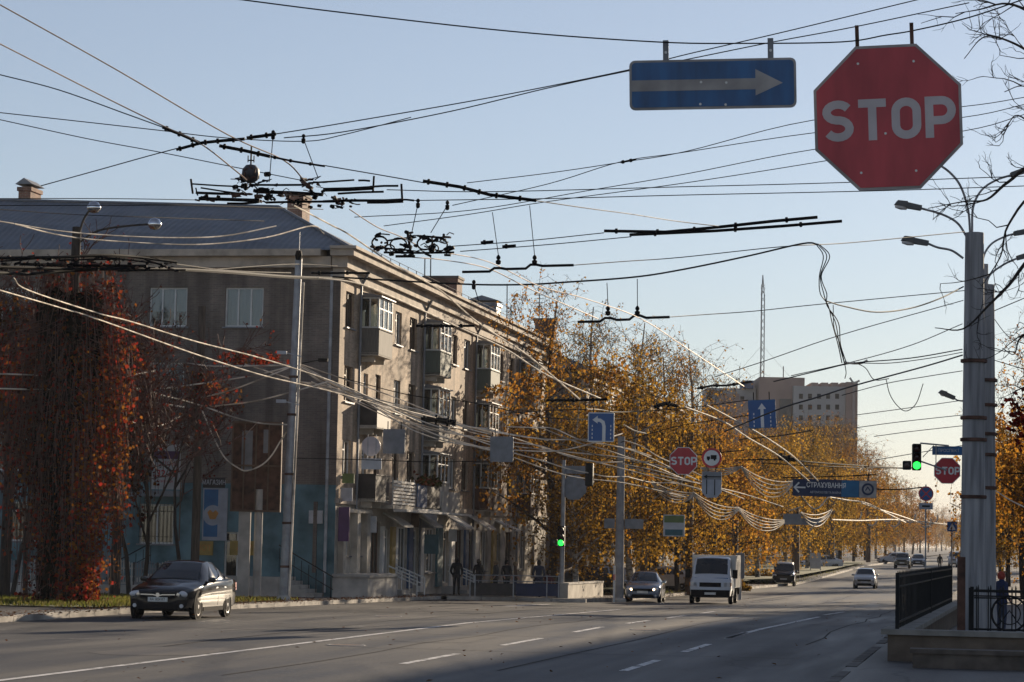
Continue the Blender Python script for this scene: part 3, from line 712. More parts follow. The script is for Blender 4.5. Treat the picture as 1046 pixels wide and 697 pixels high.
po, a, c = end_panel(205, 488, 229, 498, 'darkbal', 'shop_sign'); text_mesh('МАГАЗИН', .2, M_['lightsign'], po, (a.x+c.x)/2, -.065, (a.z+c.z)/2, squeeze=.75)
M_['yellowl'] = mat('yellow_plate', (.33,.22,.05), .6, 0, .2)
for x0, x1 in ((196, 216), (234, 266)):
    po, a, c = end_panel(x0, 553, x1, 567, 'yellowl', 'lettered_panel')
    text_mesh('НОТ' if x0 < 200 else 'АРИ', .24, M_['orange'], po, (a.x+c.x)/2, -.064, (a.z+c.z)/2, bold=.02)
end_panel(319, 522, 334, 535, 'lightsign', 'wall_plate')
# stairs with sloping handrails at the end wall
for x0, sgn in ((-7.3, 1), (-1.9, -1)):
    s = MB()
    for k in range(7): s.box(x0 + sgn*(2.1-.3*k) if sgn < 0 else x0-2.1+.3*k, x0 if sgn > 0 else x0 , -1.6, -.01, -.3+.16*k, -.14+.16*k) if sgn > 0 else s.box(x0, x0+2.1-.3*k, -1.6, -.01, -.3+.16*k, -.14+.16*k)
    so = s.build('steps', M_['concl'], flats); h = MB()
    for k in range(8):
        x = x0 - sgn*2.2 + sgn*.31*k; z = -.1 + .16*k; h.tube([(x, -1.58, z), (x, -1.58, z+.95)], .015, 4)
    h.tube([(x0-sgn*2.3, -1.58, .85), (x0, -1.58, 2.1)], .025, 5); h.tube([(x0-sgn*2.3, -1.58, .35), (x0, -1.58, 1.6)], .018, 5); h.build('handrail', M_['black'], so)
b = MB(); b.box(-4.9, -1.9, -1.65, -.01, -.4, .8); b.build('landing', M_['concl'], flats)

# --- the next block along the avenue, mostly behind the birches
bp2 = W(BU, 166); 
flats2 = thing('apartment_building', 'farther block of brick flats half hidden behind the orange birches', 'building', (bp2.x, bp2.y, zv(190)+SW), -TH)
facade_block(flats2, 4, 52, 0, detail=False, seed=11)
b = MB(); b.quad((0, 0, -1), (-13, 0, -1), (-13, 0, 13.9), (0, 0, 13.9)); b.quad((0, 52, -1), (-13, 52, -1), (-13, 52, 13.9), (0, 52, 13.9)); b.quad((-13, 52, -1), (-13, 0, -1), (-13, 0, 13.9), (-13, 52, 13.9)); b.build('rear_wall', M_['brickd'], flats2)
r = MB(); r.quad((.6, -.6, 14.24), (-6.5, 5, 17), (-6.5, 47, 17), (.6, 52.5, 14.24)); r.add([(.6, -.6, 14.24), (-13.6, -.6, 14.24), (-6.5, 5, 17)], [(0,1,2)]); r.quad((-13.6, -.6, 14.24), (-13.6, 52.5, 14.24), (-6.5, 47, 17), (-6.5, 5, 17)); r.add([(.6, 52.5, 14.24), (-6.5, 47, 17), (-13.6, 52.5, 14.24)], [(0,1,2)])
r.build('roof', M_['roofm'], flats2)

# --- tall office building far behind the trees
def px_at(d, x0, x1, y0, y1):
    a, c = P(x0, y1, d), P(x1, y0, d); return a.x, c.x, a.z, c.z
TD = 400
M_['officeg'] = mat('hazy_grey_cladding', (.42,.41,.4), .8, 0, .12, .15); M_['officer'] = mat('hazy_brown_cladding', (.36,.26,.22), .8, 0, .15, .2); M_['officel'] = mat('pale_strip', (.4,.33,.3), .8)  # cladding colours lightened to stand in for part of the distance haze
ow = thing('office_building', 'tall grey and brown office block with crenellated roof far behind the birches', 'building', (P(800, 566, TD).x, TD, zv(400)))
def obox(name, x0, x1, y0, y1, m, d0=0, d1=14, parent=ow):
    a, c, z0, z1 = px_at(TD, x0, x1, y0, y1); b = MB(); b.box(a-ow.location.x, c-ow.location.x, d0, d1, z0-ow.location.z, z1-ow.location.z); return b.build(name, m, parent)
obox('wing', 722, 774, 396, 556, M_['officeg'], 3); obox('tower', 774, 822, 386, 556, M_['officer'], 0, 16); ob = obox('main_block', 808, 872, 396, 556, M_['officeg'], -1.5, 16)
obox('stair_tower', 861, 874, 391.5, 556, M_['officer'], -2.5, 5); obox('corner_strip', 868, 871, 396, 470, M_['officel'], -2.8, -2.4)
obox('lower_wing', 735, 756, 402, 470, M_['officer'], 1, 8); obox('lower_wing', 745, 770, 409, 470, M_['officer'], -1, 6)
for k in range(4): obox('parapet_block', 828+k*10.2, 835+k*10.2, 391.5, 396, M_['officer'], -1.2, 8)
wb = obox('window_panel', 796, 808, 408, 440, M_['greybal'], -.6, -.05)
obox('roof_hut', 760, 771, 388, 396, M_['bluebal'], 2, 8); obox('mast_pole', 803.2, 804.2, 372, 387, M_['wire'], 5, 5.2)
for k in range(4):
    for j in range(5):
        w = obox('window', 815+j*9.2, 819+j*9.2, 403+k*11, 408+k*11, M_['inter'], -1.56, -1.45)
for k in range(3):
    for j in range(4): obox('window', 725+j*11, 729+j*11, 404+k*12, 409+k*12, M_['inter'], 2.94, 3.1)
mt = thing('radio_mast', 'thin red and white lattice mast standing behind the office tower', 'mast', (P(776, 566, 420).x, 420, zv(420)))
b = MB(); zt = P(776, 281, 420).z - zv(420); s = .42
for k in range(3):
    a = R(120*k); b.tube([(s*math.cos(a), s*math.sin(a), 0), (s*.8*math.cos(a), s*.8*math.sin(a), zt-4), (0, 0, zt)], .075, 4)
n = int(zt/1.2)
for i in range(n):
    for k in range(3):
        a, c = R(120*k + 120*(i % 2)), R(120*(k+1) + 120*(i % 2)); b.tube([(s*math.cos(a), s*math.sin(a), i*1.2), (s*math.cos(c), s*math.sin(c), (i+1)*1.2 if i < n-1 else i*1.2+.6)], .045, 3)
b.build('lattice', M_['signback'], mt)
g_ = MB()
for a in (200, 340, 90): g_.tube([(0, 0, zt*.75), (9*math.cos(R(a)), 9*math.sin(R(a)), 25)], .02, 3)
g_.build('guy_wire', M_['wire'], mt)

# --- block across the avenue whose long shadow lies over the crossing
RB = thing('apartment_building', 'long block of flats along the other pavement of the avenue', 'building', (*W(18.5, 96)[:2], SW), -TH - R(2.2))
b = MB(); rf = lambda x, z, i: Vector((i, x, z)); ro = []
for fl in range(7):
    for k in range(13): ro.append((4+k*8, 6+k*8, 1.6+2.9*fl, 3.1+2.9*fl))
wall_sheet(b, 0, 108, -1, 22.3, ro, rf); b.build('wall', M_['brick'], RB)
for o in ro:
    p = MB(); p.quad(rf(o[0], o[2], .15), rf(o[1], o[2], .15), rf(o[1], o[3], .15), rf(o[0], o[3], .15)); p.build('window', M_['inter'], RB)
b = MB(); b.box(.25, 13, 0.01, 107.99, -1, 22.25); b.build('core', M_['brickd'], RB)
b = MB(); b.box(-.5, 13.5, -.5, 108.5, 22.3, 22.6); b.build('roof', M_['roofm'], RB)
# ------------------------------------------------------------------ vehicles: front at -y, length along y, origin on the ground under the middle
def paint(name, c, coat=1.0, metal=.4, rough=.35): return mat(name, c, .07 if rough < .5 else .5, metal*.3, .03, 1, coat=0, spec=.3)
SEDAN = dict(L=4.55, st=[(0, .32, .60, .60, .63, .45), (.08, .24, .76, .66, .70, .55), (.35, .2, .84, .74, .80, .66), (.9, .19, .87, .82, .90, .72), (1.3, .19, .875, .87, .96, .74), (1.75, .19, .88, .90, 1.22, .66), (2.15, .19, .88, .92, 1.41, .58), (2.6, .19, .88, .93, 1.455, .56), (3.1, .19, .88, .94, 1.43, .55), (3.6, .19, .875, .96, 1.25, .60), (3.98, .2, .87, .97, 1.04, .68), (4.35, .22, .84, .95, 1.0, .66), (4.5, .3, .78, .88, .93, .6), (4.55, .4, .7, .72, .76, .5)],
    ws=(1.36, 2.1), rw=(3.2, 3.9), side=[(1.62, 2.5), (2.6, 3.25), (3.3, 3.62)], wheels=(.78, 3.5), wr=.315)
HATCH = dict(L=3.95, st=[(0, .32, .58, .62, .65, .45), (.1, .24, .74, .68, .74, .55), (.4, .2, .8, .78, .86, .66), (.8, .19, .82, .86, .95, .72), (1.0, .19, .825, .9, 1.02, .72), (1.7, .19, .83, .93, 1.44, .6), (2.2, .19, .83, .94, 1.49, .58), (3.1, .19, .82, .96, 1.46, .57), (3.55, .2, .81, .98, 1.3, .62), (3.8, .24, .78, .98, 1.05, .68), (3.92, .3, .74, .8, .86, .6), (3.95, .42, .7, .74, .78, .5)],
    ws=(1.06, 1.66), rw=(3.2, 3.74), side=[(1.4, 2.15), (2.25, 3.1)], wheels=(.66, 3.15), wr=.3)
SUV = dict(L=4.4, st=[(0, .4, .66, .82, .86, .5), (.1, .34, .82, .9, .96, .6), (.4, .3, .88, .98, 1.06, .7), (1.0, .3, .9, 1.02, 1.12, .76), (1.2, .3, .9, 1.04, 1.16, .76), (1.8, .3, .9, 1.06, 1.62, .66), (2.3, .3, .9, 1.08, 1.72, .64), (3.6, .3, .89, 1.1, 1.7, .63), (4.1, .32, .88, 1.1, 1.62, .64), (4.32, .36, .86, 1.08, 1.2, .74), (4.4, .45, .8, .95, 1.0, .6)],
    ws=(1.26, 1.78), rw=(4.12, 4.3), side=[(1.6, 2.4), (2.5, 3.3), (3.4, 3.95)], wheels=(.8, 3.5), wr=.36)
MINIVAN = dict(L=4.3, st=[(0, .34, .68, .78, .82, .5), (.08, .28, .82, .86, .92, .6), (.4, .24, .86, .96, 1.04, .7), (.8, .24, .87, 1.02, 1.14, .76), (1.4, .24, .875, 1.04, 1.66, .72), (1.9, .24, .875, 1.05, 1.78, .7), (3.6, .24, .87, 1.05, 1.8, .7), (4.1, .26, .86, 1.05, 1.76, .7), (4.24, .3, .85, 1.04, 1.3, .76), (4.3, .4, .8, .95, 1.0, .7)],
    ws=(.86, 1.38), rw=(4.12, 4.22), side=[(1.35, 2.05), (2.15, 3.1), (3.2, 4.0)], wheels=(.72, 3.4), wr=.32)
VANCAB = dict(L=2.0, st=[(0, .42, .80, .98, 1.02, .7), (.06, .34, .93, 1.06, 1.12, .78), (.25, .3, .97, 1.14, 1.22, .84), (.5, .3, .985, 1.18, 1.34, .88), (.85, .3, .99, 1.2, 1.86, .86), (1.15, .3, .99, 1.2, 2.14, .83), (1.45, .3, .99, 1.2, 2.2, .82), (2.0, .3, .99, 1.2, 2.2, .82)],
    ws=(.54, 1.12), rw=None, side=[(.85, 1.75)], wheels=(.75,), wr=.34)
def interp(st, y):
    if y <= st[0][0]: return st[0][1:]
    for a, b in zip(st, st[1:]):
        if y <= b[0]:
            t = (y-a[0])/(b[0]-a[0]); t2 = t
            return tuple(p + (q-p)*t2 for p, q in zip(a[1:], b[1:]))
    return st[-1][1:]
def ring(st, y):
    zb, w, zt, zr, wr = interp(st, y)
    k = max(0, min(1, (zr-zt)/.3))
    return [(0, zb), (.82*w, zb), (.965*w, zb+.09), (w, zb+(zt-zb)*.5), (.995*w, zb+(zt-zb)*.72), (.972*w, zt-.03), (.94*w, zt+.01), (wr+.02*(1-k), zr-.07*k-.02), (wr*.9, zr-.022*k-.005), (wr*.5, zr), (0, zr+.008)]
def vehicle_body(t, S, pm, H=None, both=True, name='body'):
    st = S['st']; L = S['L']; y = 0; ys = [s[0] for s in st]
    full = []
    for a, b in zip(ys, ys[1:]):
        n = max(1, int((b-a)/.12)); full += [a + (b-a)*i/n for i in range(n)]
    full.append(ys[-1])
    b = MB(); k = 11; vs = []
    for y in full:
        r = ring(st, y); rr = r + [(-x, z) for x, z in reversed(r[1:-1])]
        vs += [Vector((x, y - L/2, z)) for x, z in rr]
    n = 20; fs = [(i*n+j, i*n+(j+1) % n, (i+1)*n+(j+1) % n, (i+1)*n+j) for i in range(len(full)-1) for j in range(n)]
    fs.append(tuple(range(n-1, -1, -1))); fs.append(tuple((len(full)-1)*n+j for j in range(n)))
    b.add(vs, fs); body = b.build(name, pm, t, smooth=32)
    def glasspanel(nm, ya, yb, m=6, e=.006):
        g = MB(); idx = [7, 8, 9, 10]
        for i in range(m):
            y0, y1 = ya+(yb-ya)*i/m, ya+(yb-ya)*(i+1)/m; rows = []
            for y in (y0, y1):
                r = ring(st, y); h = [r[6]] + [r[j] for j in idx]; h[0] = (r[7][0]*.96, r[7][1]); h = h[1:]
                row = [(-x*.94, z) for x, z in h[:-1]] + [(x*.94, z) for x, z in reversed(h)]
                rows.append([Vector((x, y-L/2 + (-e if yb < L*.6 else e), z+e)) for x, z in row])
            for j in range(len(rows[0])-1): g.quad(rows[0][j], rows[0][j+1], rows[1][j+1], rows[1][j])
        return g.build(nm, M_['carglassd'], t, smooth=60)
    glasspanel('windscreen', *S['ws'])
    if S['rw']: glasspanel('rear_window', *S['rw'])
    for sx in (1, -1):
        for (ya, yb) in S['side']:
            g = MB(); m = 5
            for i in range(m):
                q = []
                for y in (ya+(yb-ya)*i/m, ya+(yb-ya)*(i+1)/m):
                    r = ring(st, y); a, c = Vector((r[6][0], 0, r[6][1])), Vector((r[7][0], 0, r[7][1]))
                    q += [a.lerp(c, .06), a.lerp(c, .9)]
                    for p in q[-2:]: p.y = y-L/2; p.x += .007; p.z += .002
                q = [Vector((p.x*sx, p.y, p.z)) for p in q]
                g.quad(q[0], q[2], q[3], q[1])
            g.build('side_window', M_['carglassd'], t, smooth=60)
    return body
def surf_x(S, y, z):
    """half width of the body at y, z"""
    r = ring(S['st'], y)
    for a, b in zip(r[1:], r[2:]):
        if min(a[1], b[1]) <= z <= max(a[1], b[1]) and a[1] != b[1]: return a[0] + (b[0]-a[0])*(z-a[1])/(b[1]-a[1])
    return r[3][0]
def wheel(t, S, x, y, r, wd=.2):
    L = S['L']; sx = 1 if x > 0 else -1
    M = Matrix.Translation((x, y, r)) @ Matrix.Rotation(R(90)*sx, 4, 'Y')
    b = MB(); b.lathe([(r*.62, wd*.5-.02), (r*.9, wd*.5), (r, wd*.5-.04), (r, -wd*.5+.04), (r*.85, -wd*.5)], 22, M); w = b.build('wheel', M_['tyre'], t, smooth=40)
    b = MB(); b.lathe([(r*.62, wd*.5-.03), (r*.66, wd*.5-.004), (r*.6, wd*.5-.01), (r*.58, wd*.5-.06), (.001, wd*.5-.07)], 20, M)
    for k in range(6):
        a = 2*math.pi*k/6; b.box(.02, r*.6, -r*.085, r*.085, wd*.5-.055, wd*.5-.015, M @ Matrix.Rotation(a, 4, 'Z'))
    b.lathe([(r*.16, wd*.5-.06), (r*.16, wd*.5-.005), (.001, wd*.5)], 12, M); b.build('rim', M_['alloy'], w, smooth=40)
M_['carglassd'] = mat('tinted_car_glass', (.02,.023,.026), .04, 0, .05, spec=.7)
M_['plastic'] = mat('black_plastic', (.014,.014,.015), .85, spec=.08)
M_['headon'] = mat('lit_headlight', (1.0,.72,.4), .3, emit=9)
def arches(t, S, r):
    L = S['L']
    for sx in (1, -1):
        for y in S['wheels']:
            x = surf_x(S, y, r+.1)
            M = Matrix.Translation((sx*(x-.08), y-L/2, r+.02)) @ Matrix.Rotation(R(90)*sx, 4, 'Y')
            b = MB(); b.lathe([(r+.07, .0), (r+.07, .0845), (.001, .086)], 22, M); b.build('wheel_arch', M_['plastic'], t)
def car(name, label, cat, loc, rz, S, pm, group=None, lights=False, plate='', rear=False, chrome=True, W_=1.0, H_=1.0):
    t = thing(name, label, cat, loc, rz, group); L, r = S['L'], S['wr']
    vehicle_body(t, S, pm); arches(t, S, r)
    wz = S['st'][3][2]
    for sx in (1, -1):
        for y in S['wheels']: wheel(t, S, sx*(surf_x(S, y, r)-.075), y-L/2, r)
        # mirror, handles
        ym = S['side'][0][0]+.12; x = ring(S['st'], ym)[6][0]; z = ring(S['st'], ym)[6][1]
        b = MB(); b.lathe([(.001, -.06), (.07, -.05), (.095, 0), (.08, .05), (.001, .06)], 10, Matrix.Translation((sx*(x+.1), ym-L/2, z+.06)) @ Matrix.Rotation(R(90), 4, 'X') @ Matrix.Diagonal((1.25, .8, 1, 1)))
        b.tube([(sx*(x-.02), ym-L/2, z), (sx*(x+.06), ym-L/2, z+.03)], .02, 5); b.build('mirror', pm, t, smooth=50)
        for (ya, yb) in S['side'][:2]:
            yy = yb-.12; xx = surf_x(S, yy, z-.13); b = MB(); b.box(min(sx*xx, sx*(xx+.025)), max(sx*xx, sx*(xx+.025)), yy-L/2-.09, yy-L/2+.07, z-.15, z-.12); b.build('handle', M_['chrome'] if chrome else pm, t)
            # door shut line
            q = MB()
            for zz0, zz1 in ((.32, .55), (.55, z-.02)):
                xa, xb = surf_x(S, yb+.04, zz0)+.002, surf_x(S, yb+.04, zz1)+.002; y0 = yb+.04-L/2
                q.quad((sx*xa, y0-.008, zz0), (sx*xa, y0+.008, zz0), (sx*xb, y0+.008, zz1), (sx*xb, y0-.008, zz1))
            q.build('door_seam', M_['plastic'], t)
        b = MB(); ys = [S['side'][0][0]-.25, S['side'][-1][1]+.1]; xx = surf_x(S, 2, .3)
        b.box(min(sx*(xx-.02), sx*(xx+.012)), max(sx*(xx-.02), sx*(xx+.012)), S['wheels'][0]+r+.12-L/2, S['wheels'][-1]-r-.12-L/2, .2, .3); b.build('sill_trim', M_['plastic'], t)
    fz = S['st'][1][2]; fb = S['st'][1][0]; zt = interp(S['st'], .1)[2]
    w1 = interp(S['st'], .1)[1]
    for sx in (1, -1):
        b = MB(); b.lathe([(.001, -.5), (.6, -.42), (1, 0), (.6, .42), (.001, .5)], 16, Matrix.Translation((sx*(w1-.17), .13-L/2, zt-.045)) @ Matrix.Rotation(R(-sx*28), 4, 'Z') @ Matrix.Rotation(R(90), 4, 'X') @ Matrix.Diagonal((.2, .088, .2, 1)))
        hl = b.build('headlight', M_['lamp'], t, smooth=60)
        b = MB(); b.lathe([(.001, 0), (.05, 0), (.05, .02), (.001, .02)], 14, Matrix.Translation((sx*(w1-.24), .02-L/2, zt-.05)) @ Matrix.Rotation(R(90), 4, 'X')); b.build('bulb', M_['headon'] if lights else M_['chrome'], hl)
        wr_ = interp(S['st'], L-.1); x0, x1 = sorted((sx*(wr_[1]-.24), sx*(wr_[1]+.01)))
        b = MB(); b.box(x0, x1, L/2-.2, L/2-.02, wr_[2]-.22, wr_[2]-.02); b.build('tail_light', M_['redlens'], t)
    b = MB(); b.prism([(-.46, zt-.14), (.46, zt-.14), (.5, zt-.01), (-.5, zt-.01)], -L/2-.004, -L/2+.2); gl = b.build('grille', M_['plastic'], t)
    if chrome:
        b = MB(); b.ribbon([(-.46, zt-.05), (-.12, zt-.055), (0, zt-.085), (.12, zt-.055), (.46, zt-.05)], .028, -L/2-.022, -L/2-.005); b.prism(disc(0, zt-.06, .055, 0, 0, 16), -L/2-.03, -L/2-.006); b.build('chrome_bar', M_['chrome'], gl)
    zb = S['st'][1][1]
    b = MB(); b.prism([(-.55, zb+.02), (.55, zb+.02), (.48, zb+.15), (-.48, zb+.15)], -L/2-.006, -L/2+.15); b.build('lower_intake', M_['plastic'], t)
    for sx in (1, -1):
        b = MB(); b.prism(disc(sx*.62, zb+.1, .05, 0, 0, 12), -L/2+.01, -L/2+.12); b.build('fog_light', M_['lamp'], t)
    b = MB(); b.box(-.26, .26, -L/2-.03, -L/2-.002, zb+.2, zb+.31); pl = b.build('number_plate', M_['plate'], t)
    b = MB(); b.box(-.26, .26, L/2+.002, L/2+.02, zb+.32, zb+.43); pr = b.build('number_plate', M_['plate'], t)
    if plate: text_mesh(plate, .07, M_['black'], pl, 0, -L/2-.032, zb+.255, squeeze=.8)
    if W_ != 1 or H_ != 1: t.scale = (W_, 1, H_)
    return t
gp = lambda px, d: G(px, d, 0)
# the dark car parked by the near kerb
c0 = car('parked_car', 'dark grey saloon parked facing the camera at the kerb beside the creeper covered pole', 'car', gp(187, 71.8), -R(9.5), SEDAN, paint('charcoal_paint', (.014,.0145,.017), 1, 0, .3), plate='АА 5824 КТ', H_=1.04)
c0.scale = (1.06, 1.06, 1.1)
for w_ in [o for o in kids(c0) if o.name.startswith('side_window')]:      # barrel curved glass, bulged and roughened to spread the sun's glint
    me = w_.data; q = [v.co.copy() for v in me.vertices]; sx = 1 if q[0].x > 0 else -1
    a, c_, d_, e_ = q[0], q[-3], q[-2], q[1]; bm = MB(); n = 10; g = []
    nn = (c_-a).cross(e_-a).normalized(); nn = nn if nn.x*sx > 0 else -nn
    for i in range(n+1):
        for j in range(n+1):
            s_, t_ = i/n, j/n; p = a.lerp(c_, s_).lerp(e_.lerp(d_, s_), t_); g.append(p + nn*(  .004 + .026*(1-(2*s_-1)**2)*(1-(2*t_-1)**2)))
    bm.add(g, [(i*(n+1)+j, (i+1)*(n+1)+j, (i+1)*(n+1)+j+1, i*(n+1)+j+1) if sx < 0 else (i*(n+1)+j, i*(n+1)+j+1, (i+1)*(n+1)+j+1, (i+1)*(n+1)+j) for i in range(n) for j in range(n)])
    bm.build('side_window', mat('glint_car_glass', (.02,.023,.026), .17, 0, .05, spec=.8), c0, smooth=80); bpy.data.objects.remove(w_)
# silver saloon with lit headlights
c1 = car('saloon_car', 'silver blue saloon driving towards the camera with both headlights lit', 'car', gp(659, 122), -TH*.6, SEDAN, paint('silver_blue_paint', (.2,.24,.31), 1, .6, .35), lights=True, chrome=False)
# light hatchback seen from behind, and the traffic farther up the avenue
c2 = car('hatchback_car', 'pale silver hatchback alone in the middle of the sunlit avenue', 'car', gp(884, 188), -TH, HATCH, paint('pale_silver_paint', (.5,.5,.49), 1, .4), chrome=False)
c3 = car('minivan', 'small dark van with a white roof waiting at the far kerb under the birches', 'van', gp(801, 194), -TH*.7, MINIVAN, paint('black_van_paint', (.03,.03,.033), .7, .1, .4), chrome=False)
b = MB(); L = MINIVAN['L']
for i in range(6):
    ya, yb = 1.45+.45*i, 1.45+.45*(i+1); ra, rb = ring(MINIVAN['st'], ya), ring(MINIVAN['st'], yb)
    q = [[Vector((x, y-L/2, z+.012)) for x, z in [(-p[0], p[1]) for p in r[7:10]] + [(p[0], p[1]) for p in reversed(r[7:])]] for y, r in ((ya, ra), (yb, rb))]
    for j in range(len(q[0])-1): b.quad(q[0][j], q[0][j+1], q[1][j+1], q[1][j])
b.build('white_roof_panel', M_['white'], c3)
FAR = [('suv_car', 'olive jeep like car far along the avenue ahead of the other traffic', 922, 280, SUV, (.12,.12,.1)), ('saloon_car', 'dark saloon following behind the olive jeep on the far avenue', 938, 300, SEDAN, (.06,.065,.08)), ('hatchback_car', 'bluish hatchback seen just above the black railing', 952, 190, HATCH, (.16,.2,.26)), ('minivan', 'white van far up the avenue beside the concrete poles', 976, 310, MINIVAN, (.55,.55,.55)), ('saloon_car', 'silver saloon half hidden by the base of the concrete poles', 984, 300, SEDAN, (.4,.42,.45))]
for i, (nm, lb, px, d, S, c) in enumerate(FAR):
    car(nm, lb, 'car' if 'van' not in nm else 'van', gp(px, d), -TH if i != 2 else math.pi-TH, S, paint('far_paint_%s' % ['olive', 'navy', 'steel_blue', 'white', 'silver'][i], c, .8, .2), chrome=False)
# cars parked behind the birches on the side road
PK = [('silver hatchback parked behind the birch trunks beside the grey lamp pole', 612, 143, (.5,.52,.55), HATCH, .9), ('pale saloon parked among the birch trunks behind the silver blue saloon', 672, 150, (.55,.53,.5), SEDAN, 1.2), ('white saloon parked on the verge under the far birches', 838, 262, (.6,.6,.6), SEDAN, 1.0), ('silver estate parked where the birches meet the avenue', 912, 330, (.5,.5,.52), HATCH, 1.2), ('black car parked beside the low wall under the first birch', 588, 140, (.05,.05,.055), SEDAN, 1.1)]
for i, (lb, px, d, c, S, a) in enumerate(PK):
    p = G(px, d); car('parked_car', lb, 'car', p, -TH - a, S, paint('parked_paint_%s' % 'abcde'[i], c, .8, .2), chrome=False)
# white delivery truck
t = thing('delivery_truck', 'white box truck driving towards the camera past the stop sign', 'truck', gp(727, 119.5), -TH*.85); S = VANCAB
tp = paint('truck_white', (.56,.6,.66), .5, 0, .4); L = S['L']; yo = -2.9
cab = vehicle_body(t, S, tp, name='cab'); arches(t, S, .34)
for sx in (1, -1):
    wheel(t, S, sx*.9, .75-L/2, .34)
    b = MB(); b.box(*sorted((sx*.99, sx*1.22)), .62-L/2, .7-L/2, 1.2, 1.6); b.tube([(sx*.95, .75-L/2, 1.3), (sx*1.1, .68-L/2, 1.3)], .02, 5); b.build('mirror', M_['plastic'], t)
    b = MB(); b.prism([(sx*.62, .82), (sx*.92, .82), (sx*.92, 1.02), (sx*.62, 1.0)][::sx], .0-L/2, .2-L/2); b.build('headlight', M_['lamp'], t)
    b = MB(); b.box(*sorted((sx*.93, sx*.975)), .06-L/2, .2-L/2, .84, 1.0); b.build('indicator', M_['amber'], t)
    wheel(t, S, sx*.88, 3.6-L/2, .34)
b = MB(); b.box(-.5, .5, -L/2-.012, -L/2+.1, .8, 1.0); b.box(-.9, .9, -L/2-.03, -L/2+.25, .34, .66); b.build('bumper', M_['plastic'], t)
b = MB(); b.box(-.26, .26, -L/2-.05, -L/2-.032, .44, .55); b.build('number_plate', M_['plate'], t)
b = MB(); b.ribbon([(-.75, 1.19), (-.2, 1.16), (.3, 1.2), (.8, 1.2)], .05, .22-L/2, .26-L/2); b.build('blue_stripe', M_['posterblue'], t)
bx = MB(); bx.box(-1.02, 1.02, L/2+.06, L/2+3.3, .75, 2.26); cb = bx.build('cargo_box', paint('cargo_white', (.7,.68,.63), .1, 0, .6), t)
b = MB()
for k in range(9): y = L/2+.08+k*.4; b.box(1.021, 1.035, y, y+.03, .76, 2.25); b.box(-1.035, -1.021, y, y+.03, .76, 2.25)
b.build('rib', M_['steel'], cb)
b = MB(); b.box(-.4, .4, -.2, L/2+3.2, .42, .62); b.box(-1.0, 1.0, L/2+3.0, L/2+3.1, .4, .7); b.build('chassis', M_['plastic'], t)
# ------------------------------------------------------------------ signs
def stop_strokes(parent, s, m, y=-.013, cx=0, cz=0, th=.003):
    """S T O P as four letters, s = letter height"""
    w = .2*s
    def arc(x, z, rx, rz, a0, a1, n=12): return [(x + rx*math.cos(R(a0+(a1-a0)*i/n)), z + rz*math.sin(R(a0+(a1-a0)*i/n))) for i in range(n+1)]
    h = s/2; q = h - w/2
    X = [-1.19*s, -.37*s, .435*s, 1.25*s]
    b = MB(); b.ribbon([(cx+X[0]+a, cz+c) for a, c in arc(0, q*.52, .27*s, q*.48, 28, 262) + arc(0, -q*.48, .27*s, q*.52, 82, -152)], w, y-th, y); b.build('letter', m, parent)
    b = MB(); b.box(cx+X[1]-.33*s, cx+X[1]+.33*s, y-th, y, cz+h-w, cz+h); b.box(cx+X[1]-w/2, cx+X[1]+w/2, y-th, y, cz-h, cz+h-w); b.build('letter', m, parent)
    b = MB(); b.ribbon([(cx+X[2]+a, cz+c) for a, c in arc(0, .17*s, .25*s, q-.17*s, 0, 180) + arc(0, -.17*s, .25*s, q-.17*s, 180, 360)], w, y-th, y, closed=True); b.build('letter', m, parent)
    x = cx+X[3]; b = MB(); b.box(x-.27*s-w/2, x-.27*s+w/2, y-th, y, cz-h, cz+h)
    zc = cz + h - w/2 - .24*s
    b.ribbon([(x-.27*s+w/2, cz+h-w/2)] + [(x+.02*s + a, zc + c) for a, c in arc(0, 0, .24*s, .24*s, 90, -90)] + [(x-.27*s+w/2, zc-.24*s)], w, y-th, y); b.build('letter', m, parent)
def plate(parent, poly, m, y0=-.01, y1=.01, name='face'):
    b = MB(); b.prism(poly, y0, y1); return b.build(name, m, parent)
def rrect(w, h, r, n=4):
    out = []
    for cx, cz, a0 in ((w/2-r, -h/2+r, -90), (w/2-r, h/2-r, 0), (-w/2+r, h/2-r, 90), (-w/2+r, -h/2+r, 180)):
        for k in range(n+1): a = R(a0+90*k/n); out.append((cx+r*math.cos(a), cz+r*math.sin(a)))
    return out
def octagon(rad): return [(rad/math.cos(R(22.5))*math.cos(R(22.5+45*k)), rad/math.cos(R(22.5))*math.sin(R(22.5+45*k))) for k in range(8)]
def yawed(px): return -math.atan2(ray(px, 500).x, ray(px, 500).y)
def screw(parent, pts, y=-.016, r=.011):
    for x, z in pts: b = MB(); b.lathe([(.001, 0), (r*.8, .001), (r, .005)], 8, Matrix.Translation((x, y, z)) @ Matrix.Rotation(R(90), 4, 'X') @ Matrix.Translation((0,0,-.004))); b.build('rivet', M_['white'], parent)
M_['redshade'] = mat('weathered_red_sheeting', (.40,.02,.035), .38, 0, .14, 2.5, c2=(.47,.035,.05), stretch=(1.6,1,.5))
M_['blueold'] = mat('weathered_blue_sheeting', (.008,.072,.2), .38, 0, .2, 2.5, stretch=(2.4,1,.5), c2=(.012,.1,.27))
M_['arrowg'] = mat('weathered_white_arrow', (.33,.31,.3), .6, 0, .3, 3)
M_['lettg'] = mat('aged_white_letters', (.52,.47,.48), .5, 0, .1, 4)
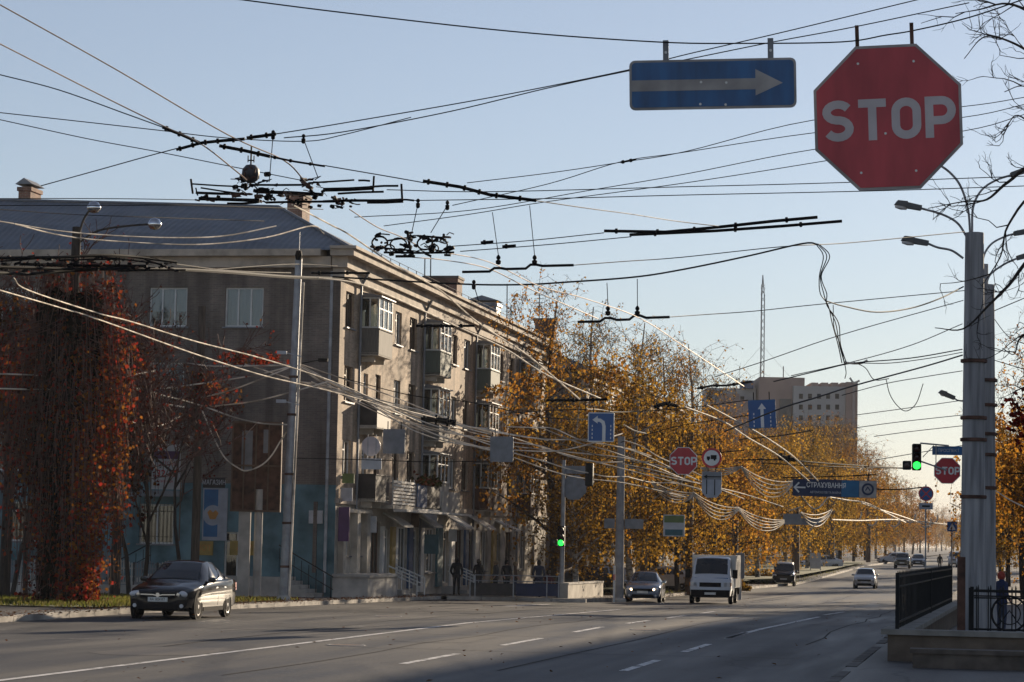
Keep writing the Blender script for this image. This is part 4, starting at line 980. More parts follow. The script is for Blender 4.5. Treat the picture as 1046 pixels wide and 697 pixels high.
# big octagon
D1 = 20.8; k1 = D1/FPX
t = thing('stop_sign', 'huge red octagon reading STOP hung close to the camera from the span wire', 'sign', P(907, 120, D1), yawed(907), group=None); t.rotation_euler = (0, R(-2.2), yawed(907))
plate(t, octagon(75.5*k1), M_['arrowg'], -.006, .012, 'rim'); plate(t, octagon(72.5*k1), M_['redshade'], -.011, -.0065, 'face')
plate(t, octagon(74*k1), M_['signback'], .0125, .02, 'back_plate')
stop_strokes(t, 43*k1, M_['lettg'], -.0112, 0, -2*k1)
screw(t, [(x*k1, z*k1) for x, z in ((-29, 57), (28, 57), (-29, -57), (27, -57), (-3, -17))])
for x in (-29, 27):
    b = MB(); b.box((x-2)*k1, (x+2)*k1, .004, .012, 74*k1, 98*k1); b.tube([((x-1.5)*k1, .0, 96*k1), ((x+1.5)*k1, .0, 96*k1)], .012, 6); b.build('hanger_strap', M_['rust'], t)
# one way arrow
t = thing('one_way_sign', 'wide blue sign with a faded white arrow pointing to the big stop sign', 'sign', P(728, 86, D1), yawed(728)); t.rotation_euler = (0, R(-1.4), yawed(728))
plate(t, rrect(172*k1, 52*k1, 6*k1), M_['arrowg'], -.006, .01, 'rim'); plate(t, rrect(167*k1, 47*k1, 4*k1), M_['blueold'], -.01, -.0064, 'face')
b = MB(); b.prism([(x*k1, z*k1) for x, z in ((-83.4, -6.5), (44, -6.5), (44, -13), (72, -.3), (44, 14.5), (44, 5), (-83.4, 5))], -.0126, -.0102); b.build('arrow', M_['arrowg'], t)
screw(t, [(x*k1, z*k1) for x, z in ((-12, 2), (14, 1), (-13, -21), (13, -22))], -.013)
for x in (-48, 60):
    b = MB(); b.box((x-3)*k1, (x+3)*k1, .004, .012, 25*k1, 47*k1); b.build('hanger_strap', M_['signback'], t)
    b = MB(); b.lathe([(.001,0),(.012,0),(.012,.006)], 8, Matrix.Translation((x*k1, .002, 34*k1)) @ Matrix.Rotation(R(90), 4, 'X')); b.build('bolt', M_['white'], t)

def flatsign(name, label, px, py, d, w, h, m, cat='sign', group=None, r=3, roll=0, rim=None, back=False):
    """rectangular plate; w, h in photograph pixels"""
    k = d/FPX; t = thing(name, label, cat, P(px, py, d), -TH*.8, group); t.rotation_euler = (0, R(roll), -TH*.8 if not back else -TH*.8)
    if rim: plate(t, rrect(w*k, h*k, r*k), rim, -.01, .02, 'rim'); plate(t, rrect((w-2)*k, (h-2)*k, max(.3, r-1)*k), m, -.016, -.0105)
    else: plate(t, rrect(w*k, h*k, r*k), m, -.016, .02)
    b = MB(); b.box(-w*k*.3, w*k*.3, .021, .05, -.03, .03); b.build('bracket', M_['steel'], t)
    return t, k
def hang(t, k, h, L, xs=(-8, 8)):
    for x in xs: b = MB(); b.tube([(x*k, .035, h*k*.3), (x*k, .035, h/2*k + L*k)], .02, 5); b.build('hanger', M_['dark'], t)
# left turn lane sign
t, k = flatsign('lane_sign', 'blue square sign with a white left turn arrow over the avenue', 614, 436.5, 84, 27, 30, M_['blue'], rim=M_['signwhite'], r=1.5)
b = MB(); b.ribbon([(3*k, -14*k), (3*k, 1*k), (2*k, 5*k), (-1*k, 7*k), (-4*k, 7.2*k)], 3.4*k, -.022, -.017); b.prism([(-9*k, 7.4*k), (-3.6*k, 3.5*k), (-3.6*k, 11.5*k)], -.0225, -.017); b.build('arrow', M_['signwhite'], t)
for x in (-9, 10):
    b = MB()
    for z in range(4): b.box((x-.5)*k, (x+.5)*k, -.02, -.017, (-12+z*4)*k, (-9.8+z*4)*k)
    b.build('dashes', M_['signwhite'], t)
hang(t, k, 30, 6)
t, k = flatsign('lane_sign', 'blue square sign with a straight ahead arrow hung before the office tower', 778.5, 423, 84, 28, 29, M_['blue'], rim=M_['posterblue'], r=1, roll=-3)
b = MB(); b.box(-1.6*k, 1.6*k, -.022, -.017, -14*k, 5*k); b.prism([(-4.2*k, 5*k), (4.2*k, 5*k), (0, 11*k)], -.0225, -.017); b.build('arrow', M_['signwhite'], t)
for x in (-8.5, 8.5):
    b = MB()
    for z in range(4): b.box((x-.5)*k, (x+.5)*k, -.02, -.017, (-13+z*4)*k, (-10.8+z*4)*k)
    b.build('dashes', M_['signwhite'], t)
hang(t, k, 29, 8)
# smaller stop signs
def smallstop(px, py, d, rad, label):
    k = d/FPX; t = thing('stop_sign', label, 'sign', P(px, py, d), -TH*.8)
    plate(t, octagon(rad*k), M_['signwhite'], -.006, .015, 'rim'); plate(t, octagon((rad-.7)*k), M_['red'], -.016, -.0065)
    stop_strokes(t, rad*.6*k, M_['signwhite'], -.0165, .5*k, 0, .004)
    b = MB(); b.box(-.05, .05, .016, .05, -rad*k*.8, rad*k*.8); b.build('bracket', M_['steel'], t); return t, k
t, k = smallstop(698, 471, 84, 14, 'small red octagon reading STOP beside the round truck sign'); hang(t, k, 28, 10, (-4, 4))
t, k = smallstop(967.5, 481, 60, 13.2, 'small red octagon reading STOP under the street name plate')
t, k = flatsign('street_name_plate', 'narrow blue plate with white lettering above a small stop sign', 969, 460.5, 60, 33, 9, M_['blueold'], r=.5); text_mesh('ПРОСПЕКТ', 3.2*k, M_['lightsign'], t, 0, -.018, 0, squeeze=.9)
# no trucks
k = 84/FPX; t = thing('no_trucks_sign', 'round white sign with red ring and a black lorry', 'sign', P(727, 468, 84), -TH*.8)
plate(t, disc(0, 0, 10.3*k, 0, 0, 28), M_['red'], -.008, .015, 'ring'); plate(t, disc(0, 0, 8*k, 0, 0, 28), M_['signwhite'], -.014, -.0085)
b = MB(); b.box(-1*k, 5*k, -.019, -.0145, -1.2*k, 3*k); b.box(-5*k, -1.6*k, -.019, -.0145, -1.2*k, 1.6*k); b.prism(disc(-3.4*k, -1.7*k, 1.1*k, 0, 0, 12), -.0195, -.0145); b.prism(disc(3*k, -1.7*k, 1.1*k, 0, 0, 12), -.0195, -.0145); b.build('lorry_symbol', M_['black'], t)
hang(t, k, 20, 14, (-3, 3))
k = 84/FPX; t = thing('plate_sign', 'white plate with clipped lower corners and a black arrow under the no trucks sign', 'sign', P(727, 495, 84), -TH*.8)
plate(t, [(-10*k, -8*k), (-5*k, -13.5*k), (5*k, -13.5*k), (10*k, -8*k), (10*k, 13*k), (-10*k, 13*k)], M_['posterm'], -.014, .015)
b = MB(); b.box(-9.6*k, 9.6*k, -.018, -.0145, 5*k, 12.6*k); b.build('upper_field', M_['signback'], t)
b = MB(); b.box(-5*k, 9.4*k, -.024, -.0185, 7.2*k, 8.4*k); b.prism([(-8.5*k, 7.8*k), (-4.6*k, 5.6*k), (-4.6*k, 10*k)], -.0245, -.0185); b.box(-5.6*k, -4.6*k, -.02, -.0145, -10*k, 5*k); b.box(2.6*k, 3.6*k, -.02, -.0145, -11*k, 5*k); b.build('arrow', M_['black'], t)
hang(t, k, 26, 8, (-4, 4))
# banner
k = 105/FPX; t = thing('banner', 'dark blue advertising banner with a white arrow and round badge across the avenue', 'banner', P(852.5, 499, 105), -TH*.8); t.rotation_euler = (0, R(.8), -TH*.8)
M_['navy'] = mat('banner_navy', (.012,.025,.075), .6, 0, .15); M_['banblue'] = mat('banner_blue', (.015,.13,.27), .6)
plate(t, rrect(85*k, 17.5*k, .5*k), M_['navy'], -.01, .02)
b = MB(); b.box(7*k, 24.5*k, -.014, -.0105, -8.5*k, 8.5*k); b.build('blue_field', M_['banblue'], t)
b = MB(); b.box(25*k, 42.2*k, -.014, -.0105, -8.5*k, 8.5*k); wf = b.build('white_field', M_['arrowg'], t)
b = MB(); b.ribbon([(33.6*k+5.2*k*math.cos(R(a)), 5.2*k*math.sin(R(a))) for a in range(0, 360, 15)], 2.0*k, -.02, -.0145, closed=True); b.ribbon([(33.6*k-2.4*k, -1.4*k), (33.6*k, 2.2*k), (33.6*k+2.4*k, -1.4*k)], 1.1*k, -.02, -.0145); b.build('badge', M_['navy'], wf)
b = MB(); b.ribbon([(-36*k, 5*k), (-41*k+.3*k, 0), (-36*k, -5*k)], 1.6*k, -.016, -.0105); b.box(-40*k, -29.5*k, -.0156, -.0104, -.8*k, .8*k); b.build('arrow', M_['signwhite'], t)
text_mesh('СТРАХУВАННЯ', 5*k, M_['signwhite'], t, -8.5*k, -.0145, 2.6*k, bold=.03, squeeze=.78)
text_mesh('АВТОМОБІЛІВ ТА МАЙНА', 2.2*k, M_['lightsign'], t, -9*k, -.0145, -4.6*k, squeeze=.8)
hang(t, k, 17, 8, (-34, 0, 34))
# backs of signs that face the other way
for i, (px, py, w, h, d, lb) in enumerate(((402.5, 451, 23, 25, 96, 'grey back of a square sign hanging before the dark balcony'), (512.5, 459, 24, 26, 96, 'grey back of a square sign hanging in the garlands before the flats'), (809, 530.5, 18, 11, 128, 'small grey back of a sign under the swags of cable'), (826, 533, 26, 7, 150, 'thin grey back of a road sign behind the swags of cable'))):
    t, k = flatsign('road_sign', lb, px, py, d, w, h, M_['signback'], r=1.5); hang(t, k, h, 8, (-w*.3, w*.3))
k = 96/FPX; t = thing('round_sign_back', 'pale round back of a sign above a white plate before the lowest dark balcony', 'sign', P(379, 456, 96), -TH*.8); plate(t, disc(0, 0, 10*k, 0, 0, 28), M_['lettg'], -.012, .012); b = MB(); b.box(-3.6*k, -2.9*k, -.03, -.0125, -22*k, 12*k); b.box(5*k, 5.7*k, -.03, -.0125, -22*k, 12*k); b.build('bracket', M_['steel'], t)
t, k = flatsign('plate_sign', 'small pale blue plate under the round sign back', 379.5, 474, 95.8, 21, 11, M_['lightsign'], r=.6)

# traffic lights
M_['green_on'] = mat('green_lamp_lit', (.015,.8,.05), .3, emit=2.6)
M_['lens_off'] = mat('unlit_lens', (.04,.012,.01), .25)
def light_head(name, label, p, rz, s, lit=True, side=False, parent=None, back=False):
    t = thing(name, label, 'traffic light', p, rz)
    b = MB(); b.prism(rrect(.32*s, .95*s, .05*s), -.0, .22*s); b.build('housing', M_['black'], t)
    for i, z in enumerate((.3, 0, -.3)):
        b = MB(); b.lathe([(.135*s, 0), (.12*s, .012*s), (.001, .02*s)], 18, Matrix.Translation((0, -.001, z*s)) @ Matrix.Rotation(R(90), 4, 'X')); b.build('lens', M_['green_on'] if (i == 2 and lit) else M_['lens_off'], t, smooth=60)
        b = MB(); n = 14; vs = []
        for k in range(n+1):
            a = R(-20+220*k/n)
            for yy, sh in ((0, 1), (-.2*s, .98)): vs.append((.145*s*math.cos(a)*sh, yy, z*s+.145*s*math.sin(a)*sh))
        b.add(vs, [(2*k, 2*k+1, 2*k+3, 2*k+2) for k in range(n)]); b.build('visor', M_['black'], t)
    if side:
        b = MB(); b.prism([(x-.34*s, z-.3*s) for x, z in rrect(.3*s, .32*s, .04*s)], 0, .2*s); b.build('side_section', M_['black'], t)
        b = MB(); b.lathe([(.1*s, 0), (.09*s, .012*s), (.001, .02*s)], 18, Matrix.Translation((-.34*s, -.001, -.3*s)) @ Matrix.Rotation(R(90), 4, 'X')); b.build('lens', M_['lens_off'], t)
    return t
t = light_head('traffic_light', 'traffic light showing green beside the street name plate', P(936.5, 467, 60), -TH*.5, .66, True, True)
b = MB(); b.tube([(.08, .05, .33), (.75, .05, .28)], .02, 5); b.tube([(.1, .05, -.1), (.7, .05, -.3)], .02, 5); b.tube([(.45, .05, .3), (.45, .05, -.2)], .012, 5); b.tube([(.14, .05, 0), (.4, .05, .28)], .01, 5); b.build('bracket', M_['steel'], t)

# ------------------------------------------------------------------ poles
def pole(name, label, px, d, ytop, wpx, mtl, cat='pole', group=None, lean=0, base=True, taper=.75, p=None):
    p = p or G(px, d); t = thing(name, label, cat, p, 0, group); zt = P(px, ytop, d).z - p.z; r = wpx*d/FPX/2
    b = MB(); n = 5; b.tube([(lean*i/n, 0, zt*i/n - (.1 if i == 0 else 0)) for i in range(n+1)], [r*(1+(taper-1)*i/n) for i in range(n+1)], 14); b.build('shaft', mtl, t, smooth=40)
    if base: b = MB(); b.lathe([(r*1.5, -.1), (r*1.5, .12), (r*1.15, .2)], 14); b.build('footing', M_['concl'], t, smooth=40)
    return t, zt, r
M_['conc2'] = mat('old_pole_concrete', (.23,.23,.245), .85, 0, .22, 1.5, .3, 30, stretch=(5,5,.35), c2=(.3,.3,.31))
ta, za, ra = pole('trolley_pole', 'tall grey concrete pole with four curved lamp arms at the railing, the nearer of two', 993.5, 58, 238, 27, M_['conc2'], 'pole', taper=.7)
tb, zb_, rb = pole('trolley_pole', 'grey concrete pole touching the lamp pole from behind, slightly shorter', 1005.5, 61.5, 291, 24, M_['conc2'], 'pole', taper=.72)
tc_, zc_, rc_ = pole('trolley_pole', 'slim grey pole between the two concrete poles with dark clamps', 1003, 63.5, 270, 12, M_['conc2'], 'pole', taper=.8)
M_['lamphead'] = mat('lamp_housing', (.1,.105,.11), .5, .3, .1)
def lamp_arm(t, pts, d, head_dir, hl=.62, r=.028, s=1):
    """curved arm through photograph places at distance d, with a head at its end"""
    base = t.location; q = smoothpath([P(x, y, d) - base for x, y in pts], 5)
    b = MB(); b.tube(q, r, 6); arm = b.build('lamp_arm', M_['conc2'], t, smooth=60)
    e = q[-1]; dr = (q[-1]-q[-2]).normalized(); dr = Vector(head_dir).normalized() if head_dir else dr
    up = Vector((0,0,1)); sd = dr.cross(up).normalized(); up = sd.cross(dr)
    Mx = Matrix(((dr.x, sd.x, up.x, e.x), (dr.y, sd.y, up.y, e.y), (dr.z, sd.z, up.z, e.z), (0,0,0,1)))
    b = MB(); b.prism([(0, -.05*s), (hl*.55, -.06*s), (hl*.55, .07*s), (0, .06*s)], -.09*s, .09*s, Mx); b.prism([(hl*.55, -.05*s), (hl, -.03*s), (hl*.92, .07*s), (hl*.55, .09*s)], -.11*s, .11*s, Mx); h = b.build('lamp_head', M_['lamphead'], arm)
    b = MB(); b.lathe([(.001, -.1), (.09, -.07), (.1, 0)], 12, Mx @ Matrix.Translation((hl*.74, 0, -.045*s)) @ Matrix.Diagonal((1.5, .9, .8, 1))); b.build('lamp_glass', M_['lamp'], arm, smooth=60)
lamp_arm(ta, [(988, 243), (978, 228), (962, 219), (941, 213)], 58, (-1, 0, .18)); lamp_arm(ta, [(984, 264), (972, 256), (958, 253), (948, 249)], 58, (-1, 0, .16))
lamp_arm(ta, [(991, 240), (989, 215), (982, 192), (972, 178), (958, 168), (940, 162)], 58, (-1, 0, .2)); lamp_arm(ta, [(993, 240), (994, 212), (1003, 194), (1018, 184), (1033, 179)], 58, (1, 0, .35))
lamp_arm(tb, [(1003, 292), (1004, 265), (1012, 250), (1026, 242), (1036, 239)], 61.5, (1, 0, .2)); lamp_arm(tb, [(1007, 291), (1012, 280), (1026, 270), (1039, 264)], 61.5, (1, 0, .3))
for tt, rr, zs in ((ta, ra, (6.4, 5.1, 4.6, 3.3)), (tb, rb, (6.2, 5.6, 4.9, 4.4, 3.6)), (tc_, rc_, (6.9, 6.0))):
    for z in zs: b = MB(); b.lathe([(rr*.97, z), (rr*1.02, z+.01), (rr*1.02, z+.07), (rr*.97, z+.08)], 14); b.build('clamp', M_['rust'], tt)
t, z_, r_ = pole('lamp_post', 'far street lamp peeping out beside the concrete poles', 984, 150, 408, 3, M_['steel'], 'street lamp', base=False)
lamp_arm(t, [(984, 410), (978, 409), (975, 407)], 150, (-1, 0, .4), 1.0, .05, 2)
# the leaning pole before the end wall, with a cable down its lit side
tl, zl, rl = pole('trolley_pole', 'leaning grey steel pole with many pale cables fixed halfway up before the end wall', 289.5, 94, 264, 9.5, M_['steel'], 'pole', lean=.24, taper=.75)
b = MB(); b.tube([(rl*1.02 + .24*i/10 + .02, -.02, zl*i/10*.93) for i in range(11)], .05, 5); b.build('riser_cable', M_['bare'], tl)
for z in (1.2, 2.8, 4.6, 6.8, 8.2): b = MB(); b.lathe([(rl, z), (rl*1.04, z+.01), (rl*1.04, z+.08), (rl, z+.09)], 12, Matrix.Translation((.24*z/zl, 0, 0))); b.build('clamp', M_['rust'], tl)
b = MB(); b.tube([(.24, 0, zl-.1), (.25, 0, zl+1.0)], .014, 5); b.build('mast_tip', M_['steel'], tl)
b = MB(); b.lathe([(.001, .2), (.1, .18), (.14, 0), (.1, -.16), (.001, -.18)], 10, Matrix.Translation((.24, -.1, zl+.1))); b.build('insulator', M_['dark'], tl)
for x0, z, L in ((.44, 9.0, -.6), (.47, 8.75, .65), (.4, 7.2, -.55)):
    b = MB(); b.tube([(x0, -.05, z), (x0+L, -.2, z+.12)], .02, 5); b.cbox(Vector((x0+L*1.2, -.2, z+.12)), .36, .16, .12); b.build('floodlight', M_['dark'] if L > 0 else M_['lightsign'], tl)
pole('wooden_pole', 'dark wooden pole standing among the bare twigs before the end wall', 198, 97, 313, 9, M_['wood'], 'pole', taper=.9, base=False)
# billboard seen from behind
t, zt, r = pole('billboard', 'back of a rusty dark billboard on a pale post before the end wall', 262, 98, 500, 8.5, M_['concl'], 'billboard', taper=1, base=False)
k = 98/FPX; z0 = P(262, 523, 98).z - t.location.z; z1 = P(262, 431, 98).z - t.location.z
b = MB(); b.box(-29*k, 22*k, -.06, .12, z0, z1); bb = b.build('panel', M_['rust'], t)
fr = MB()
for x in (-29, -17, -5, 8, 20.5): fr.box(x*k, (x+1.4)*k, -.14, -.062, z0, z1)
for z in (z0, (z0+z1)/2, z1-.07): fr.box(-29*k, 22*k, -.2, -.142, z, z+.07)
fr.build('frame', M_['woodf'], bb)
b = MB(); b.box(-19*k, -8*k, -.09, -.064, z1-1.9, z1-.35); b.box(3*k, 8*k, -.09, -.064, z1-1.2, z1-.3); b.build('patch', M_['signback'], bb)
b = MB(); b.box(-20*k, -8*k, -.12, .1, -.1, z0); b.build('post', M_['concl'], t)
# banner on the end wall trees: white lettered hoarding hung on the drapery of creeper
t, k = flatsign('price_banner', 'pink and white lettered banner hanging beside the creeper', 170, 477, 100, 32, 46, M_['lightsign'], 'banner', r=.5)
b = MB(); b.box(-14*k, 14*k, -.02, -.0165, 8*k, 16*k); b.build('purple_band', M_['purple'], t)
text_mesh('ОФІСНІ', 4*k, M_['red'], t, 0, -.0175, 3*k, squeeze=.9); text_mesh('32-52', 7*k, M_['red'], t, 1*k, -.0175, -7*k, bold=.02); text_mesh('ОРЕНДА', 2.6*k, M_['red'], t, 0, -.0175, -15*k)
b = MB(); b.box(-16*k, -15.2*k, -.03, .03, -23.4*k-2.0, 23*k); b.box(15.2*k, 16*k, -.03, .03, -23.4*k-2.0, 23*k); b.build('post', M_['woodf'], t)
# row of poles along the far pavement
ROW = [(632, 119, 446, 10, 'conc', 'grey concrete lamp pole at the corner beside the silver blue saloon'), (657, 141, 432, 8, 'woodf', 'dark wooden pole just behind the corner lamp pole'), (703.5, 146, 442, 8, 'woodf', 'dark pole rising behind the small stop sign'), (750, 171, 470, 7.5, 'woodf', 'dark pole rising behind the white box truck'), (812.5, 218, 520, 9, 'woodf', 'brown pole below the grey sign back under the cable swags'), (849, 262, 500, 7, 'woodf', 'dark leaning pole among the far birches'), (887, 330, 520, 5, 'woodf', 'distant dark pole near the far traffic')]
for px, d, yt, w, m, lb in ROW: pole('street_pole', lb, px, d, yt, w, M_[m], 'pole', base=(px == 632), taper=.75)
t = [o for o in bpy.data.objects if o.get('label') == ROW[0][5]][0]; k = 119/FPX
b = MB(); zz = P(632, 535, 119).z - t.location.z; b.box(-16*k, -5.2*k, .05, .12, zz-5*k, zz+5*k); b.build('sign_plate', M_['signback'], t)
b = MB(); b.box(5*k, 24*k, .05, .12, zz-5*k, zz+5*k); b.build('sign_plate', M_['signback'], t)
t, k = flatsign('notice_board', 'pale green and white notice board hung from the cables beside the birches', 688.5, 537, 117, 22, 22, M_['lightsign'], 'board', r=.5)
b = MB(); b.box(-10*k, 10*k, -.022, -.0165, 3*k, 10*k); b.build('green_field', M_['greensign'], t); b = MB(); b.box(-9*k, 9*k, -.022, -.0165, -10*k, -4*k); b.build('dark_band', M_['teal2'], t)
hang(t, k, 22, 34, (-8, 8))
t, k = flatsign('roadside_board', 'white roadside board on short legs between far birches', 833, 573, 235, 11, 16, M_['lightsign'], 'board', r=.5)
b = MB(); b.box(-.5, -.42, .0, .08, -2.4, -7*k); b.box(.42, .5, .0, .08, -2.4, -7*k); b.build('post', M_['steel'], t)
t, k = flatsign('roadside_board', 'grey board standing behind the white box truck', 756, 578, 135, 9, 26, M_['signback'], 'board', r=.5)
b = MB(); b.box(-.08, .08, .03, .1, -1.8, -12*k); b.build('post', M_['steel'], t)
# traffic light post by the crossing
tt, zt, r = pole('signal_post', 'slim post carrying an octagonal sign back beside the barrier', 573.5, 117, 470, 5, M_['steel'], 'post', base=False, taper=.8)
k = 117/FPX; zz = P(585, 498, 117).z - tt.location.z
b = MB(); b.prism([(11*k + x, zz + z) for x, z in octagon(12.5*k)], .03, .06); b.build('octagon_sign_back', M_['signback'], tt)
b = MB(); b.box(0, 22*k, .03, .06, zz+14*k, zz+22*k); b.build('plate_back', M_['signback'], tt)
light_head('traffic_light', 'pedestrian traffic light showing green on the slim post by the barrier', P(573, 548, 117) + Vector((0, -.12, 0)), -TH, 1.0, True, True)
light_head('traffic_light', 'unlit traffic light seen from behind under the left turn sign', P(602.5, 485, 100), math.pi - TH, .95, False)
# right hand small signs on a thin post
t, zt, r = pole('sign_post', 'thin post with a round blue sign and a white plate before the far trees', 945, 108, 495, 1.8, M_['steel'], 'sign', base=False, p=G(945, 108)); k = 108/FPX
zz = P(945, 504.5, 108).z - t.location.z
plate_ = MB(); plate_.prism([(x, zz+z) for x, z in disc(0, 0, 7.6*k, 0, 0, 24)], -.06, -.04); a_ = plate_.build('red_ring', M_['red'], t)
q = MB(); q.prism([(x, zz+z) for x, z in disc(0, 0, 6.4*k, 0, 0, 24)], -.066, -.0605); q.build('blue_disc', M_['blue'], a_)
q = MB(); q.ribbon([(-4.4*k, zz+4.4*k), (4.4*k, zz-4.4*k)], 1.3*k, -.071, -.0665); q.ribbon([(-4.4*k, zz-4.4*k), (4.4*k, zz+4.4*k)], 1.3*k, -.0715, -.0668); q.build('red_cross', M_['red'], a_)
q = MB(); q.box(-7*k, 7*k, -.06, -.04, zz-16*k, zz-9.4*k); q2 = q.build('lower_plate', M_['posterm'], t)
q = MB(); q.box(-4*k, 4*k, -.066, -.0604, zz-13.6*k, zz-11.8*k); q.build('arrow', M_['black'], q2)
t, zt, r = pole('crossing_sign', 'blue pedestrian crossing sign on a thin post near the far road end', 972, 150, 533, 2, M_['steel'], 'sign', base=False); k = 150/FPX
zz = P(972, 538, 150).z - t.location.z; b = MB(); b.box(-5*k, 5*k, -.06, -.03, zz-5*k, zz+5*k); f_ = b.build('face', M_['blue'], t); b = MB(); b.prism([(-3.6*k, zz-3.4*k), (3.6*k, zz-3.4*k), (0, zz+3.6*k)], -.066, -.0605); b.build('white_triangle', M_['signwhite'], f_)

# ------------------------------------------------------------------ barrier, block, balustrade, bollards
dB = 116.5
def at(px, py, d): return P(px, py, d)
a, c = G(480, dB), G(577, dB); t = thing('barrier', 'low dark panelled barrier with pale rails along the kerb where people wait', 'barrier', a); k = dB/FPX
b = MB(); b.box(0, 45*k, -.03, .03, .06, .62); b.build('panel', M_['darkbal'], t); b = MB(); b.box(47*k, 91*k, -.03, .03, .06, .64); b.build('panel', M_['navy'], t)
for x in (0, 5, 44, 78, 90): b = MB(); b.box((x-.6)*k, (x+.6)*k, -.05, -.031, -.05, 1.02); b.build('upright', M_['steel'], t)
for z in (.98, .72): b = MB(); b.tube([(5*k, -.04, z), (90*k, -.04, z)], .022, 5); b.build('rail', M_['steel'], t)
a = G(580, dB); c = G(616, 126); t = thing('concrete_block', 'long pale concrete block catching the sun at the end of the barrier', 'block', a, math.atan2(c.y-a.y, c.x-a.x)); ln_ = math.hypot(c.x-a.x, c.y-a.y); b = MB(); b.box(.02, ln_, 0, .4, -.1, .62); b.build('block', M_['plaster'], t)
b = MB(); b.box(0, ln_+.02, -.03, .43, .62, .7); b.build('coping', M_['concl'], t)
t, z_, r_ = pole('bollard', 'thin white bollard beside the corner lamp pole', 627, 118, 578, 2.2, M_['white'], 'bollard', base=False, taper=1)
b = MB(); b.lathe([(r_*1.02, z_*.6), (r_*1.03, z_*.62), (r_*1.03, z_*.75), (r_*1.02, z_*.77)], 10); b.build('band', M_['red'], t)
# ornamental balustrade and its wall before the end wall
d = 100; a = G(-8, d); k = d/FPX; t = thing('balustrade', 'low ornamental iron balustrade with pale tips behind the creeper covered pole', 'fence', a); z0 = P(100, 597, d).z - a.z; z1 = P(100, 574, d).z - a.z
b = MB(); b.box(-.2, 192*k, -.12, .12, -.1, z0); b.build('base_wall', M_['concl'], t)
for m_ in range(8):
    x0 = m_*24*k; b = MB(); b.box(x0, x0+22.5*k, -.04, .04, z0+.02, z0+.12); b.box(x0, x0+22.5*k, -.03, .03, z0+.3, z0+.36); b.box(x0, x0+22.5*k, -.03, .03, z0+.62, z0+.67)
    for j in range(8):
        x = x0 + (1.5+j*2.8)*k; zz = z1-.1 + .12*(1-abs(j-3.5)/3.5); b.box(x-.03, x+.03, -.02, .02, z0+.12, zz); b.lathe([(.001, 0), (.05, .05), (.03, .1), (.001, .14)], 6, Matrix.Translation((x, 0, zz-.03)))
    b.build('panel', M_['concl'] if m_ % 2 else M_['signback'], t)
    b = MB(); b.box(x0+22.6*k, x0+24*k, -.07, .07, z0, z1+.02); b.build('post', M_['darkbal'], t)

# ------------------------------------------------------------------ right parapet, railings
pf = W(0, 0)
def RW(u, v, z): return W(u, v, z)
PU, PV = -2.0, 48.9
o = W(PU, PV, 0); t = thing('parapet_wall', 'low stone parapet with pale coping round the underpass stairs', 'wall', (o.x, o.y, SW), -TH - R(1.1))
b = MB(); b.box(0, 5, 0, .35, -.2, .5); b.box(0, .35, .352, 29, -.2, .5); b.build('wall', M_['plaster2'] if 'plaster2' in M_ else mat('parapet_render', (.13,.1,.075), .9, 0, .25, 2, .3, 20), t)
b = MB(); b.box(-.12, 5, -.1, .45, .5, .6); b.box(-.12, .47, .452, 29, .5, .6); b.build('coping', mat('parapet_coping', (.24,.225,.2), .85, 0, .25, 2, .3, 20), t)
o2 = W(PU+.55, PV-2.6, 0); t2 = thing('low_wall', 'long low slab wall in front of the parapet at the pavement corner', 'wall', (o2.x, o2.y, SW), -TH)
b = MB(); b.box(0, 6, 0, .5, -.2, .26); b.box(-.05, 6, -.05, .55, .26, .34); b.build('slab', mat('slab_concrete', (.11,.09,.075), .9, 0, .35, 2.5, .4, 18), t2)
b = MB(); b.box(0, 6, .55, 2.55, -.2, .12); b.build('step', M_['concl'], t2)
def railing(label, u, v, L, along, n, ring_at, zb=.752, h=1.0):
    o = W(u, v); t = thing('railing', label, 'railing', (o.x, o.y, zb), -TH - R(1.1))
    ax = (lambda s, z, w=0: Vector((w, s, z))) if along else (lambda s, z, w=0: Vector((s, w, z)))
    def bar(b, s0, s1, z0, z1, w=.02):
        p, q = ax(s0, z0, -w), ax(s1, z1, w); b.box(min(p.x, q.x), max(p.x, q.x), min(p.y, q.y), max(p.y, q.y), z0, z1)
    for s in [0, L/2, L]: b = MB(); bar(b, s-.035, s+.035, -.02, h+.06, .035); b.build('post', M_['black'], t)
    b = MB(); bar(b, .04, L/2-.04, h-.03, h+.01); bar(b, L/2+.04, L-.04, h-.03, h+.01); b.build('top_rail', M_['black'], t)
    b = MB(); bar(b, .04, L/2-.04, .1, .14); bar(b, L/2+.04, L-.04, .1, .14); bar(b, .04, L/2-.04, .78, .81); bar(b, L/2+.04, L-.04, .78, .81); b.build('rail', M_['black'], t)
    for k in range(n):
        s = .12 + (L-.24)*k/(n-1)
        b = MB(); b.tube([ax(s, .0), ax(s, h+.03)], .014, 5); b.tube([ax(s, h+.02), ax(s, h+.1)], [.022, .004], 5); b.tube([ax(s, .02), ax(s, .1)], .026, 5); b.build('baluster', M_['black'], t)
    for s, z, r in ring_at:
        b = MB(); b.tube([ax(s + r*math.cos(R(a)), z + r*math.sin(R(a)), -.03) for a in range(0, 361, 15)], .024, 6); b.tube([ax(s + r*.62*math.cos(R(a)), z + r*.62*math.sin(R(a)), -.03) for a in range(0, 361, 20)], .013, 5)
        for a in (45, 135, 225, 315): b.tube([ax(s + r*.62*math.cos(R(a)), z + r*.62*math.sin(R(a)), -.03), ax(s + r*math.cos(R(a)), z + r*math.sin(R(a)), -.03)], .012, 4)
        b.tube([ax(s-.12, z-.1, -.03), ax(s, z+.06, -.03), ax(s+.12, z-.1, -.03)], .014, 4); b.build('ring_ornament', M_['black'], t)
    return t
